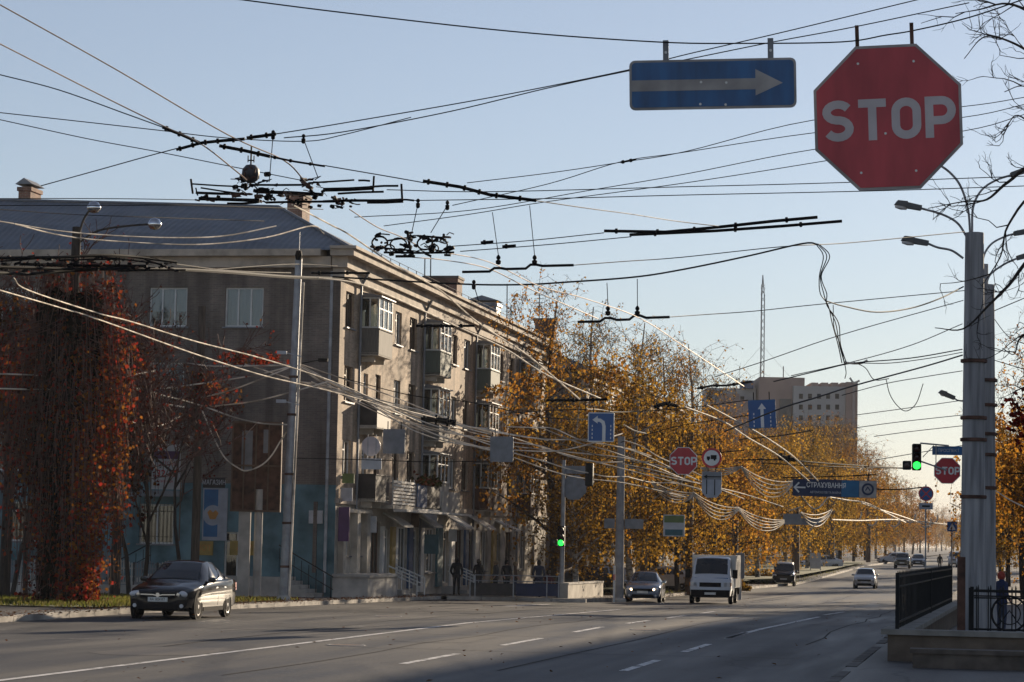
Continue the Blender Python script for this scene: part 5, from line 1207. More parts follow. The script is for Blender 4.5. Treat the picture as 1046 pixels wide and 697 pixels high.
railing('black iron railing with ring ornament running away along the parapet', PU+.17, PV+.2, 28, True, 56, [(1.6+3.1*i_, .52, .42) for i_ in range(9)])
railing('black iron railing with a large ring facing the camera beside the concrete poles', PU+1.55, PV+1.9, 3.6, False, 15, [(.72, .5, .34), (2.6, .5, .34)], .55, .95)
railing('second black railing standing behind the ring railing', PU+1.5, PV+4.2, 3.8, False, 16, [(1.9, .5, .3)], .55, .9)
p = G(981.5, 49.6); t = thing('rusty_post', 'thick rusty post between the two black railings', 'post', p); b = MB(); b.box(-.07, .07, -.06, .06, -.1, P(981, 569, 49.6).z - p.z); b.build('shaft', M_['rust'], t); b = MB(); b.box(-.1, .1, -.09, .09, -.1, .08); b.build('foot', M_['black'], t)

# ------------------------------------------------------------------ people
def person(label, p, rz, jacket, trousers, hair, h=1.72, pose='stand', hat=None):
    s = h/1.72; sit = pose == 'sit'
    J = {'pel': (0,0,.95), 'sp': (0,-.01,1.15), 'ch': (0,0,1.33), 'nk': (0,-.01,1.47), 'hd': (0,-.02,1.56), 'tp': (0,-.01,1.69)}
    E = [('pel','sp'),('sp','ch'),('ch','nk'),('nk','hd'),('hd','tp')]
    rad = {'pel': (.155,.115), 'sp': (.15,.105), 'ch': (.175,.12), 'nk': (.06,.06), 'hd': (.085,.095), 'tp': (.06,.07)}
    st = {'stand': (.02, -.02), 'walk': (.2, -.22), 'sit': (0, 0)}[pose]
    for i, sx in enumerate((1, -1)):
        n = 'rl'[i]; f = st[i]
        if sit:
            J.update({n+'h': (sx*.09, -.02, .9), n+'k': (sx*.11, -.4, .92), n+'a': (sx*.11, -.38, .5), n+'t': (sx*.12, -.52, .46)})
        else:
            J.update({n+'h': (sx*.095, 0, .88), n+'k': (sx*.1, -.02+f*.5, .49), n+'a': (sx*.1, .02+f, .09), n+'t': (sx*.12, -.13+f, .035)})
        E += [('pel', n+'h'), (n+'h', n+'k'), (n+'k', n+'a'), (n+'a', n+'t')]
        rad.update({n+'h': (.1,.1), n+'k': (.068,.07), n+'a': (.05,.05), n+'t': (.042,.035)})
        elb = {'stand': (.27, .02, 1.08), 'walk': (.25, -f*.4, 1.08), 'sit': (.26, -.05, 1.1)}[pose]; hnd = {'stand': (.2, -.16, .92), 'walk': (.26, -f*.9, .87), 'sit': (.16, -.3, .98)}[pose]
        J.update({n+'s': (sx*.19, 0, 1.4), n+'e': (sx*elb[0], elb[1], elb[2]), n+'w': (sx*hnd[0], hnd[1], hnd[2]), n+'f': (sx*hnd[0]*.97, hnd[1]-.05, hnd[2]-.1)})
        E += [('ch', n+'s'), (n+'s', n+'e'), (n+'e', n+'w'), (n+'w', n+'f')]
        rad.update({n+'s': (.075,.075), n+'e': (.058,.058), n+'w': (.042,.042), n+'f': (.034,.024)})
    names = list(J); me = bpy.data.meshes.new('skeleton'); dz = -.42 if sit else 0
    me.from_pydata([(x*s, y*s, (z+dz)*s) for x, y, z in J.values()], [(names.index(a), names.index(c)) for a, c in E], []); o = bpy.data.objects.new('skeleton', me); col.objects.link(o)
    md = o.modifiers.new('s', 'SKIN'); sv = me.skin_vertices[0].data
    for i, n in enumerate(names): sv[i].radius = (rad[n][0]*s, rad[n][1]*s); sv[i].use_root = n == 'pel'
    sb = o.modifiers.new('d', 'SUBSURF'); sb.levels = 1
    dg = bpy.context.evaluated_depsgraph_get(); body = bpy.data.meshes.new_from_object(o.evaluated_get(dg)); bpy.data.objects.remove(o)
    body.name = 'body'; body.materials.clear()
    for m in (trousers, jacket, M_['skin'], M_['black']): body.materials.append(m)
    for f in body.polygons:
        c = f.center; z = c.z/s - dz; f.use_smooth = True; ax_ = abs(c.x)/s
        hand = z < (1.0 if not sit else 1.05) and z > .74 and ax_ > .13 and c.y/s < -.1 and not sit
        f.material_index = 2 if z > 1.49 or hand else (3 if z < (.1 if not sit else .5) else (1 if z > .86 and not (sit and c.y/s < -.14 and z < .99) else 0))
    t = thing('person', label, 'person', p, rz); bo = bpy.data.objects.new('body', body); col.objects.link(bo); bo.parent = t
    b = MB(); b.lathe([(.001, .115), (.06, .1), (.1, .045), (.108, -.02), (.095, -.09), (.05, -.12)], 14, Matrix.Translation((0, .012*s, (1.625+dz)*s)) @ Matrix.Diagonal((.92*s, 1.08*s, s, 1))); b.build('hair' if not hat else 'hat', hat or hair, t, smooth=60)
    f_ = MB(); f_.lathe([(.001,0),(.016,.01),(.02,.03),(.001,.05)], 6, Matrix.Translation((0, -.115*s, (1.58+dz)*s))); f_.build('nose', M_['skin'], t)
    b = MB(); b.lathe([(.19, 0), (.2, .05), (.185, .12), (.16, .14)], 14, Matrix.Translation((0, 0, (.83+dz)*s)) @ Matrix.Diagonal((s, .74*s, s, 1))); b.build('jacket_hem', jacket, t, smooth=50)
    b = MB(); b.lathe([(.075, 0), (.082, .03), (.07, .06)], 12, Matrix.Translation((0, 0, (1.45+dz)*s)) @ Matrix.Diagonal((s, s, s, 1))); b.build('collar', jacket, t, smooth=50)
    return t
M_['skin'] = mat('skin', (.42,.24,.17), .6, 0, .05)
cl = lambda n, c: mat(n, c, .85, 0, .2, 8)
blk, nav, mar, gry, jn = cl('black_cloth', (.015,.015,.017)), cl('navy_cloth', (.02,.03,.06)), cl('maroon_cloth', (.09,.02,.03)), cl('grey_cloth', (.07,.07,.075)), cl('denim', (.04,.05,.09))
hb = cl('dark_hair', (.02,.015,.012)); hl_ = cl('light_hair', (.22,.15,.08))
person('person in a black jacket standing alone with back turned at the shop doorway', G(466, 119), math.pi-TH, blk, blk, hb, 1.76)
person('person in a dark coat standing at the steps just behind the end of the barrier', G(488.5, 119.5), math.pi-.5, blk, gry, hb, 1.7)
person('person with light hair waiting behind the middle of the barrier', G(506, 120), -1.2, gry, blk, hl_, 1.66)
person('broad person in black waiting behind the barrier next to the light haired one', G(517, 119.2), .5, blk, blk, hb, 1.68)
person('person in a brown coat turned to the broad person behind the barrier', G(526, 119.8), 1.5, cl('brown_cloth', (.08,.05,.035)), jn, hl_, 1.62)
person('person in a navy jacket standing behind the blue barrier panel', G(550, 119.3), math.pi, nav, jn, hb, 1.7)
p = G(560, 119.6); person('person in maroon sitting behind the blue barrier panel', p, math.pi*.8, mar, blk, hb, 1.66, 'sit')
bn = thing('bench', 'small bench behind the barrier carrying the person in maroon', 'bench', p); b = MB(); b.box(-.5, .5, -.2, .25, .38, .43); b.build('seat', M_['wood'], bn)
for sx in (-.42, .42): b = MB(); b.box(sx-.04, sx+.04, -.15, .2, 0, .38); b.build('leg', M_['black'], bn)
person('person in dark clothes walking along the far pavement near the white van', G(960, 270), -TH, blk, blk, hb, 1.75, 'walk')
person('person in a blue jacket and red cap on the pavement behind the ring railing', G(1023, 66), 2.0, cl('blue_cloth', (.02,.03,.08)), jn, hb, 1.6, hat=cl('red_cap', (.35,.05,.03)))
# ------------------------------------------------------------------ trees
M_['bark'] = mat('dark_bark', (.035,.028,.024), .95, 0, .4, 3, .4, 12, stretch=(4,4,.6))
M_['birchbark'] = mat('birch_bark', (.2,.18,.16), .9, 0, .7, 2.5, .3, 12, c2=(.35,.33,.3), stretch=(1,1,3))
M_['twig'] = mat('brown_twigs', (.045,.028,.022), .9, 0, .3)
M_['twigred'] = mat('reddish_twigs', (.11,.055,.045), .9, 0, .4)
M_['leafo'] = leaf_mat('birch_leaves_orange', [(.14,.058,.014), (.38,.16,.02), (.48,.24,.03), (.34,.15,.025), (.11,.058,.02), (.5,.3,.05)], .66)
M_['leafy'] = leaf_mat('birch_leaves_golden', [(.13,.068,.016), (.46,.26,.03), (.24,.138,.025), (.46,.235,.025), (.1,.074,.02), (.57,.36,.055)], .66)
M_['leafr'] = leaf_mat('creeper_leaves', [(.05,.02,.014), (.1,.022,.015), (.3,.03,.02), (.2,.06,.015), (.33,.13,.02), (.05,.03,.012), (.14,.035,.02), (.42,.05,.02)], .45)
def leafquad(b, p, s, rnd, tone, droop=.0):
    a = Vector((rnd.gauss(0,1), rnd.gauss(0,1), rnd.gauss(0,1) - droop))
    if a.length < 1e-3: a = Vector((0,0,-1))
    a.normalize(); c = a.cross(Vector((rnd.gauss(0,1), rnd.gauss(0,1), rnd.gauss(0,1)))).normalized()
    a *= s; c *= s*.55
    b.add([p - a*.5, p + c - a*.05, p + a*.6, p - c], [(0,1,2,3)]); b.att += [tone]*4
def birch(name, seed, h, cr, strands, leaf, per=15, bare=.25, ls=.135, base=.16, trunkm='bark', droop=1.0, label=None, group=None):
    rnd = random.Random(seed); t = thing(name, label, 'tree', (0,0,0), 0, group)
    tr = MB(); ph = rnd.uniform(0, 6)
    def ax(z): return Vector((.25*math.sin(z*.45+ph), .25*math.cos(z*.37+ph*1.7), z)) - Vector((.25*math.sin(ph), .25*math.cos(ph*1.7), 0))*(1-z/h)
    n = 12; tr.tube([ax(h*.96*i/n) for i in range(n+1)], [.2*h/13*(1-.93*i/n)+.012 for i in range(n+1)], 8)
    tw = MB(); lv = MB(); anchors = []
    for k in range(26):
        z0 = h*(.16 + .72*k/26); a = rnd.uniform(0, 6.28); ln = cr*(1.05 - .75*max(0, (z0/h-.35)/.65))*rnd.uniform(.6, 1.1); up = rnd.uniform(.45, 1.1)
        p0 = ax(z0); pts = [p0]
        for j in range(1, 5): s = j/4; pts.append(p0 + Vector((math.cos(a+.2*s)*ln*s, math.sin(a+.2*s)*ln*s, ln*up*s - ln*.25*s*s)))
        r0 = .2*h/13*(1-.93*z0/h)*.5; tr.tube(pts, [max(.012, r0*(1-.8*j/4)) for j in range(5)], 5)
        anchors += [(pts[2], .6), (pts[3], .9), (pts[4], 1)] + [(pts[3].lerp(pts[4], .5), 1)]
    for s in range(strands):
        p, _ = rnd.choice(anchors); zf = p.z/h
        p = p + Vector((rnd.gauss(0, cr*.2), rnd.gauss(0, cr*.2), rnd.gauss(0, h*.035)))
        cl = noise.noise(Vector((p.x*.55 + seed*3.1, p.y*.55, p.z*.4)))
        top = zf > 1-bare
        if cl < -.02 and rnd.random() < .85: continue
        L = rnd.uniform(.5, 1.6)*droop*(1.5 if zf < .6 else .9); up = rnd.uniform(.1, .5)
        dx, dy = rnd.gauss(0, .25), rnd.gauss(0, .25)
        if top: e_ = rnd.uniform(.4, 1.0); q = [p, p + Vector((dx, dy, .6*e_+.2)), p + Vector((dx*2.4, dy*2.4, e_+.2)), p + Vector((dx*3.6, dy*3.6, e_-.1))]
        else: q = [p, p + Vector((dx, dy, up)), p + Vector((dx*1.7, dy*1.7, up-.5*L)), p + Vector((dx*1.9, dy*1.9, up-1.2*L))]
        lo = rnd.uniform(.04, .2)*h; q = [Vector((v.x, v.y, max(v.z, lo))) for v in q]
        tw.tube(q, [.011]*(len(q)-1) + [.004], 3, cap=False)
        if top:
            for _ in range(3): q0 = rnd.choice(q[:3]); ee = Vector((rnd.gauss(0,.3), rnd.gauss(0,.3), rnd.uniform(.1,.45))); tw.tube([q0, q0+ee*.6, q0+ee+Vector((0,0,-.12))], [.007,.006,.003], 3, cap=False)
        m = int(per*1.45) if not top else int(per*.8); base_t = .5 + .6*noise.noise(Vector((p.x*.4, p.y*.4 + seed, p.z*.3)))
        for i in range(m):
            f = rnd.random()*(len(q)-1); j = min(int(f), len(q)-2); v = q[j].lerp(q[j+1], f-j) + Vector((rnd.gauss(0,.1), rnd.gauss(0,.1), rnd.gauss(0,.1)))
            leafquad(lv, v, ls*rnd.uniform(.4, 1.5)*(.68 if top else 1), rnd, min(1, max(0, base_t + rnd.gauss(0, .22))), .8)
    tr.build('trunk', M_[trunkm], t, smooth=60); tw.build('twigs', M_['twig'], t); lv.build('crown', M_[leaf], t)
    return t
def twigtree(name, seed, h, spread, label, m='twigred', levels=4, leaves=0, leafm='leafr', r0=.16, kids_=(3,5), p=None, cat='tree', group=None, up=.55, minr=.008):
    rnd = random.Random(seed); t = thing(name, label, cat, p or (0,0,0), 0, group); b = MB(); tw = MB(); lv = MB()
    def grow(p0, d, L, r, lev):
        pts = [p0]; dd = d.copy(); n = 4
        for i in range(n):
            dd = (dd + Vector((rnd.gauss(0,.16), rnd.gauss(0,.16), rnd.gauss(.06*up,.12)))).normalized(); pts.append(pts[-1] + dd*L/n)
        (b if lev < 2 else tw).tube(pts, [max(minr, r*(1-.6*i/n)) for i in range(n+1)], 6 if lev < 2 else 3, cap=False)
        if lev >= levels:
            for _ in range(leaves):
                if rnd.random() < .5: leafquad(lv, rnd.choice(pts) + Vector((rnd.gauss(0,.06), rnd.gauss(0,.06), rnd.gauss(0,.06))), .1, rnd, rnd.choice((.08, .15, .18, .75, .8, rnd.random())), .5)
            return
        for k in range(rnd.randint(*kids_)):
            f = rnd.uniform(.3, 1); i = min(int(f*n), n-1); q = pts[i].lerp(pts[i+1], f*n-i)
            e = (dd + Vector((rnd.gauss(0,1), rnd.gauss(0,1), rnd.gauss(.5*up,.5)))*spread).normalized(); grow(q, e, L*rnd.uniform(.5, .75), r*.5, lev+1)
    grow(Vector((0,0,-.1)), Vector((0,0,1)), h*.5, r0, 0)
    b.build('trunk', M_['bark'], t, smooth=60); tw.build('twigs', M_[m], t)
    if lv.v: lv.build('foliage', M_[leafm], t)
    return t
B1 = birch('birch_tree', 1, 14.5, 3.6, 760, 'leafo', 16, .22); B2 = birch('birch_tree', 2, 14, 3.2, 700, 'leafy', 17, .12, droop=1.9, trunkm='birchbark'); B3 = birch('birch_tree', 3, 15.5, 3.0, 720, 'leafy', 10, .36, trunkm='birchbark')
B4 = birch('birch_tree', 4, 12, 3.4, 740, 'leafy', 16, .1, droop=1.7); B5 = birch('birch_tree', 5, 12.5, 3.6, 700, 'leafo', 15, .15)
used = set()
def plant(proto, px, d, s, rz, label, group=None, sz=None):
    o = proto if proto.name not in used else copy_tree(proto)
    used.add(proto.name); o.location = G(px, d); o.rotation_euler = (0, 0, rz); o.scale = (s, s, sz or s)
    tag(o, label, 'tree', group); return o
SP = [(B1, 562, 132, 1.1, .3, 'large orange birch in front of the flats next to the slim signal post'), (B2, 588, 124, .72, 1.4, 'golden weeping birch with a dark trunk behind the concrete block'), (B3, 604, 150, 1.12, 2.2, 'tall birch with a thin bare top above the left turn sign'),
      (B2, 645, 136, .96, 3.3, 'golden weeping birch between the corner lamp pole and the dark poles'), (B3, 652, 160, 1.12, .9, 'tallest thin topped birch standing behind the dark wooden pole'), (B1, 672, 152, 1.0, 4.1, 'orange birch behind the notice board'),
      (B3, 700, 158, 1.02, 4.6, 'half bare birch with thin dark branches above the small stop sign'), (B4, 692, 146, .86, 5.0, 'golden birch whose twigs hang low behind the white truck'), (B5, 728, 165, .95, 1.0, 'orange birch behind the round no trucks sign')]
for a in SP: plant(*a)
rnd = random.Random(21)
LBL = ['golden', 'orange', 'rusty', 'russet', 'amber', 'copper', 'yellow']
for i, (px, d, s) in enumerate([(748, 180, .85), (774, 200, .92), (800, 226, 1.0), (824, 246, 1.02), (842, 266, 1.0), (846, 288, 1.05), (858, 305, 1.05), (836, 320, 1.1), (872, 330, 1.05), (884, 365, 1.08), (895, 400, 1.1), (904, 440, 1.1), (914, 490, 1.12), (924, 560, 1.15), (932, 640, 1.2), (940, 760, 1.25), (948, 880, 1.3), (956, 1050, 1.4), (962, 1250, 1.5), (974, 1400, 1.5), (982, 1500, 1.5), (966, 1600, 1.6)]):
    plant(rnd.choice([B1, B4, B5, B2]), px, d, s, rnd.uniform(0, 6.2), 'birch in orange or gold leaf, one of the row that narrows along the avenue', 'birches along the far avenue')
for i, (px, d, s) in enumerate([(690, 200, 1.0), (715, 215, 1.0), (735, 240, 1.05), (752, 262, 1.1), (780, 300, 1.2), (802, 325, 1.28), (822, 345, 1.36), (838, 365, 1.42), (856, 385, 1.45), (874, 430, 1.5), (812, 390, 1.45), (848, 380, 1.42), (832, 300, 1.15), (640, 190, .95), (660, 178, .9)]):
    plant(rnd.choice([B1, B5, B3]), px, d, s*1.0, rnd.uniform(0, 6.2), 'birch in orange leaf in the second row towards the flats and office tower', 'birches in the second row')
for i, (px, d, s, lb) in enumerate([(1046, 150, 1.05, 'orange tree behind the concrete poles on the right hand pavement'), (1062, 128, .95, 'dense orange tree at the picture edge behind the ring railing'), (1030, 200, 1.1, 'russet tree just visible beside the concrete poles'), (1022, 262, 1.1, 'rusty tree far behind the concrete poles')]):
    plant([B5, B1, B4, B5][i], px, d, s, i*1.7, lb)
for i, (px, d, s) in enumerate([(1020, 330, 1.1), (1014, 420, 1.2), (1006, 520, 1.2), (1001, 640, 1.3), (997, 800, 1.3), (992, 1000, 1.4)]):
    plant(rnd.choice([B1, B4, B5]), px, d, s, rnd.uniform(0, 6), 'birch in orange leaf in the row on the far pavement behind the concrete poles', 'birches on the opposite pavement')
for i in range(22):
    d = 240 + i*32 + rnd.uniform(-8, 8); u = 4.5 + (i % 3)*4.5 + rnd.uniform(-1, 1); q = W(u, d); o = plant(rnd.choice([B1, B4, B5, B2]), 1020, d, rnd.uniform(1, 1.3), rnd.uniform(0, 6), 'birch in orange leaf in the row on the far pavement behind the concrete poles', 'birches on the opposite pavement'); o.location = (q.x, q.y, zg(u, d))
for i in range(20):
    d = 620 + i*45; u = -14 - rnd.uniform(2, 60); q = W(u, d); o = plant(rnd.choice([B1, B4, B5]), 1020, d, rnd.uniform(1.1, 1.5), rnd.uniform(0, 6), 'birch in orange or gold leaf, one of the row that narrows along the avenue', 'birches along the far avenue'); o.location = (q.x, q.y, zv(d))
# bushes at the foot of the far verge
for i, (px, d, s, lb) in enumerate([(776, 205, 2.0, 'low dark hedge bush behind the dark van'), (742, 160, 1.6, 'low bush behind the white truck')]):
    bt = MB(); bl = MB(); rr = random.Random(40+i)
    t = thing('bush', lb, 'bush', G(px, d))
    for k in range(900):
        a, q = rr.uniform(0, 6.28), rr.random()**.5; leafquad(bl, Vector((q*s*math.cos(a), q*.7*math.sin(a), .1+rr.random()*.9*(1-q*q*.8))), .16, rr, rr.random())
    for k in range(14): a = rr.uniform(0, 6.28); bt.tube([(0,0,-.05), (math.cos(a)*s*.7, math.sin(a)*.5, rr.uniform(.4, .9))], .015, 4)
    bt.build('stem', M_['twig'], t); bl.build('foliage', M_['leafy'], t)

# --- creeper covered pole near the kerb
rnd = random.Random(77)
vp = G(62, 80); H = P(62, 275, 80).z - vp.z
t = thing('creeper_pole', 'tall pole smothered in dark hanging creeper with red and orange leaves beside the parked saloon', 'plant', vp)
b = MB(); b.tube([(0,0,-.1), (.05,0,H*.5), (.12,0,P(72, 232, 80).z - vp.z)], [.24,.2,.14], 10); b.build('pole', M_['bark'], t, smooth=50)
st_ = MB(); lf = MB(); core = MB()
def wdt(f):      # half width of the mass with height
    return 1.1 if f < .3 else (1.1 + (f-.3)*3.0 if f < .6 else (2.0 if f < .8 else 2.0 - (f-.8)*3.5))
for k in range(1000):
    a = rnd.uniform(0, 6.28); zt = H*min(1, abs(rnd.gauss(.62, .28))); w_ = wdt(zt/H)*rnd.uniform(.45, 1.1)*(1 + .5*noise.noise(Vector((math.cos(a)*1.3, math.sin(a)*1.3, zt*.45)))); L = rnd.uniform(1, 4.5)
    x, y = math.cos(a)*w_, math.sin(a)*w_*.8; q = [Vector((x*.5, y*.5, zt+.2)), Vector((x*.9, y*.9, zt)), Vector((x+rnd.gauss(0,.1), y+rnd.gauss(0,.1), max(.05, zt-L*.5))), Vector((x+rnd.gauss(0,.15), y+rnd.gauss(0,.15), max(.02, zt-L)))]
    st_.tube(q, [.02,.016,.012,.006], 3, cap=False)
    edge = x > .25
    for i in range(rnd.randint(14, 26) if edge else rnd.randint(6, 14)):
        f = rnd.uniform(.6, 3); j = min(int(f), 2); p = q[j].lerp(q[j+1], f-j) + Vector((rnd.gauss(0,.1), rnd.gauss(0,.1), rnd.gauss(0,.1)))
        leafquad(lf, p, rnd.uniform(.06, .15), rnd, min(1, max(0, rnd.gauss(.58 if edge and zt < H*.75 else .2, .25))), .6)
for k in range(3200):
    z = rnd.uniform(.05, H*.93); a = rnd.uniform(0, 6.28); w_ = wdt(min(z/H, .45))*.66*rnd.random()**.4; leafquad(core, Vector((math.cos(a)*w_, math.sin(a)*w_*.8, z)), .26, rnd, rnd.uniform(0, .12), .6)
for k in range(700):
    z = abs(rnd.gauss(0, 1.3)); a = rnd.uniform(-1.6, 1.2); w_ = rnd.uniform(.8, 1.25); leafquad(lf, Vector((math.cos(a)*w_, math.sin(a)*w_, z+.05)), rnd.uniform(.09, .16), rnd, rnd.uniform(.15, .6), .6)
st_.build('stems', M_['twigred'], t); core.build('inner_foliage', leaf_mat('shaded_inner_leaves', [(.012,.009,.007), (.03,.018,.01)], .15), t); lf.build('foliage', M_['leafr'], t)  # near-black inner leaves: shade of the core is put into their colour
def arm_lamp(t, pts, d, lab='lamp_arm'):
    base = t.location; q = smoothpath([P(x, y, d) - base for x, y in pts], 5); b = MB(); b.tube(q, .035, 6); a = b.build(lab, M_['bark'], t, smooth=50); e = q[-1]
    b = MB(); b.lathe([(.001, .2), (.13, .16), (.2, .02), (.2, -.05), (.12, -.16), (.001, -.19)], 16, Matrix.Translation(e) @ Matrix.Diagonal((1.1, .9, 1, 1))); b.build('lamp_globe', M_['chrome'], a, smooth=60)
arm_lamp(t, [(77, 262), (80, 245), (84, 228), (90, 217), (96, 212)], 80); arm_lamp(t, [(78, 250), (100, 236), (130, 231), (158, 229)], 80)
# second creeper on a trunk further back, and one on the wooden pole
def drape(label, px, d, y0, y1, w, n, red=.6, trunk=True):
    base = G(px, d); t = thing('creeper', label, 'plant', base); k = d/FPX; z1 = P(px, y0, d).z - base.z; z0 = P(px, y1, d).z - base.z; s = MB(); l = MB()
    if trunk: b = MB(); b.tube([(0,0,-.1), (.05,0,z1)], [.2,.12], 8); b.build('trunk', M_['bark'], t)
    for i in range(n):
        x, y = rnd.gauss(0, w*k*.4), rnd.gauss(0, w*k*.3); zt = rnd.uniform(z0+.4*(z1-z0), z1); L = rnd.uniform(.5, 2.2); q = [Vector((x*.3, y*.3, zt+.15)), Vector((x, y, zt)), Vector((x+rnd.gauss(0,.08), y, max(z0, zt-L)))]
        s.tube(q, .012, 3, cap=False)
        for _ in range(rnd.randint(4, 9)): p = q[1].lerp(q[2], rnd.random()) + Vector((rnd.gauss(0,.08), rnd.gauss(0,.08), 0)); leafquad(l, p, rnd.uniform(.09, .17), rnd, min(1, max(0, rnd.gauss(red, .22))), .6)
    s.build('stems', M_['twigred'], t); l.build('foliage', M_['leafr'], t); return t
drape('thin trunk hung with dark red creeper left of the barred window', 117, 92, 330, 600, 44, 420, .36)
drape('bright red creeper hanging round the dark wooden pole', 205, 96, 376, 412, 26, 46, .92, False)
drape('creeper hanging at the frame edge behind the smothered pole', 4, 86, 300, 500, 40, 360, .4)
drape('bright red creeper hanging at the edge of the picture beside the smothered pole', 18, 82, 345, 420, 34, 70, .9, False); drape('red creeper leaves strung between the wooden pole and the leaning pole', 246, 95.5, 358, 372, 44, 46, .92, False)
# bare reddish trees before the end wall
for i, (px, d, h, lb) in enumerate([(26, 88, 13.2, 'bare reddish tree behind the smothered pole at the edge of the picture'), (100, 90, 13, 'bare reddish tree between the smothered pole and the top floor windows'), (146, 93, 12.4, 'bare reddish tree spreading twigs before the barred window'), (186, 98, 11.5, 'smaller bare reddish tree behind the dark wooden pole'), (62, 94, 13.6, 'bare tree behind the street lamp arm with twigs up to the blue roof'), (132, 95, 13.4, 'bare reddish tree rising between two top floor windows of the end wall'), (12, 92, 13.6, 'bare reddish tree cut by the picture edge')]):
    twigtree('bare_tree', 60+i, h, .85, lb, levels=5, leaves=2, p=G(px, d), kids_=(3, 5), r0=.1, minr=.014, up=.8)
# bare tree hanging into the frame from the near pavement
rnd = random.Random(9); TD_ = 34; tb0 = G(1105, TD_)
t = thing('bare_tree', 'bare dark tree reaching thin branches over the concrete poles and lamp arms', 'tree', tb0)
b = MB(); tw = MB(); ztop = P(1100, -120, TD_).z - tb0.z
b.tube([(0,0,-.1), (.1,0,ztop*.3), (-.05,.1,ztop*.65), (0,.1,ztop)], [.26,.2,.14,.06], 10)
def limb(pts, r, n_sub, dd=0):
    q = smoothpath([P(x, y, TD_ + dz) - tb0 for x, y, dz in pts], 5); m = len(q); b.tube(q, [max(.006, r*.72*(1-.88*i/m)) for i in range(m)], 6)
    for k in range(int(n_sub*.75)):
        i = rnd.randint(int(m*.25), m-2); d0 = (q[min(i+1, m-1)]-q[i]).normalized(); sub(q[i], (d0 + Vector((rnd.gauss(-.15,.5), rnd.gauss(0,.5), rnd.gauss(-.1,.6)))).normalized(), rnd.uniform(.3, .7), .009, 0)
def sub(p, d, L, r, lev):
    pts = [p]
    for i in range(4): d = (d + Vector((rnd.gauss(0,.2), rnd.gauss(0,.2), rnd.gauss(.06,.2)))).normalized(); pts.append(pts[-1] + d*L/4)
    tw.tube(pts, [r, r*.85, r*.7, r*.6, r*.45], 4, cap=False)
    if lev < 2:
        for k in range(rnd.randint(2, 4)): sub(rnd.choice(pts[1:]), (d + Vector((rnd.gauss(0,.7), rnd.gauss(0,.6), rnd.gauss(.1,.7)))).normalized(), L*.55, r*.65, lev+1)
limb([(1100, 60, 0), (1062, 20, -.3), (1030, 4, 0), (1000, 10, .2), (976, 14, .3)], .04, 9); limb([(1100, 100, 0), (1060, 60, .3), (1030, 42, 0), (1005, 38, -.2), (985, 60, 0)], .035, 9)
limb([(1100, 190, 0), (1065, 140, -.2), (1040, 118, 0), (1028, 130, .2)], .03, 6); limb([(1102, 230, 0), (1060, 172, 0), (1030, 186, .3), (1008, 204, .2), (985, 206, 0), (948, 213, -.2)], .045, 8)
limb([(1102, 250, 0), (1060, 200, -.3), (1030, 230, -.2), (1022, 262, 0), (1003, 292, .2)], .04, 8); limb([(1102, 300, 0), (1060, 262, .3), (1030, 292, .2), (1010, 312, 0), (984, 336, .2), (955, 335, .2)], .05, 6)
limb([(1103, 400, 0), (1070, 340, 0), (1043, 345, .2), (1036, 362, 0), (1024, 356, .2)], .03, 6); limb([(1103, 420, 0), (1075, 400, 0), (1050, 395, .2), (1034, 402, 0)], .025, 5); limb([(1102, 150, 0), (1062, 98, .2), (1044, 88, 0), (1026, 94, 0)], .025, 5)
b.build('trunk', M_['bark'], t, smooth=60); tw.build('twigs', M_['bark'], t)
lv = MB()
for k in range(120):
    p = P(1042 + rnd.gauss(0, 7), 425 + rnd.gauss(0, 14), TD_+.1) - tb0; leafquad(lv, p, .07, rnd, rnd.random()*.2)
lv.build('foliage', M_['leafr'], t)
# ------------------------------------------------------------------ wires: every line a thing of its own; (x, y, distance) places of the photograph
def wire(name, label, pts, th, m='wire', group=None, cat='wire', n=5, seg=6):
    q = smoothpath([P(*p) for p in pts], seg); dm = sum(p[2] for p in pts)/len(pts); rs = [max(.006, th*.5*p.y/FPX) for p in q]
    o = MB(); o0 = q[0]; o.tube([p - o0 for p in q], rs, n); ob = o.build(name, M_[m], None, o0, smooth=60)
    tag(ob, label, cat, group); return ob
TW = 'trolleybus running wires over the avenue'
wire('trolley_wire', 'upper of two pale running wires falling from the upper corner to the dark switch gear', [(0,5,19.4),(120,72,22),(233,138,25.4),(290,164,27.3),(312,186,28),(333,178,29)][:5], 1.5, 'copper', TW)
wire('trolley_wire', 'lower of two pale running wires falling past the crossed insulators to the switch gear', [(-2,44,21),(100,96,24),(165,128,25.5),(205,147,26),(240,174,27.5),(252,184,28)], 1.5, 'copper', TW)
wire('trolley_wire', 'pale running wire dropping from the switch gear along the sunlit cornice of the flats', [(298,209,29),(340,231,32),(357,240,33),(405,272,37),(450,297,42),(490,331,48),(540,364,55),(592,408,64)], 1.7, 'bare', TW)
wire('trolley_wire', 'pale running wire from the leaning pole top along the top floor windows', [(325,284,36),(370,291,38),(420,312,44),(470,335,50),(517,357,55),(560,384,60),(615,408,66)], 1.6, 'bare', TW)
wire('trolley_wire', 'thin running wire from the frame gear down to the caged gear before the chimney', [(357,214,31),(385,232,33.5),(407,241,35),(425,250,36)], 1.2, 'copper', TW)
wire('trolley_wire', 'faint running wire crossing the sky above the birches from the caged gear', [(421,263,36),(455,266,38),(500,275,42),(545,297,46),(611,326,54)], 1.1, 'copper', TW)
wire('trolley_wire', 'faint running wire passing the twin insulator hanger towards the birches', [(448,257,36),(500,268,41),(550,292,46),(600,306,50),(655,326,56),(700,355,64),(760,395,78)], 1.0, 'copper', TW)
wire('trolley_wire', 'pale running wire left of the straight ahead sign descending to the banner', [(700,416,76),(739,431,82),(765,448,88),(797,467,96),(830,495,106)], 1.6, 'bare', TW)
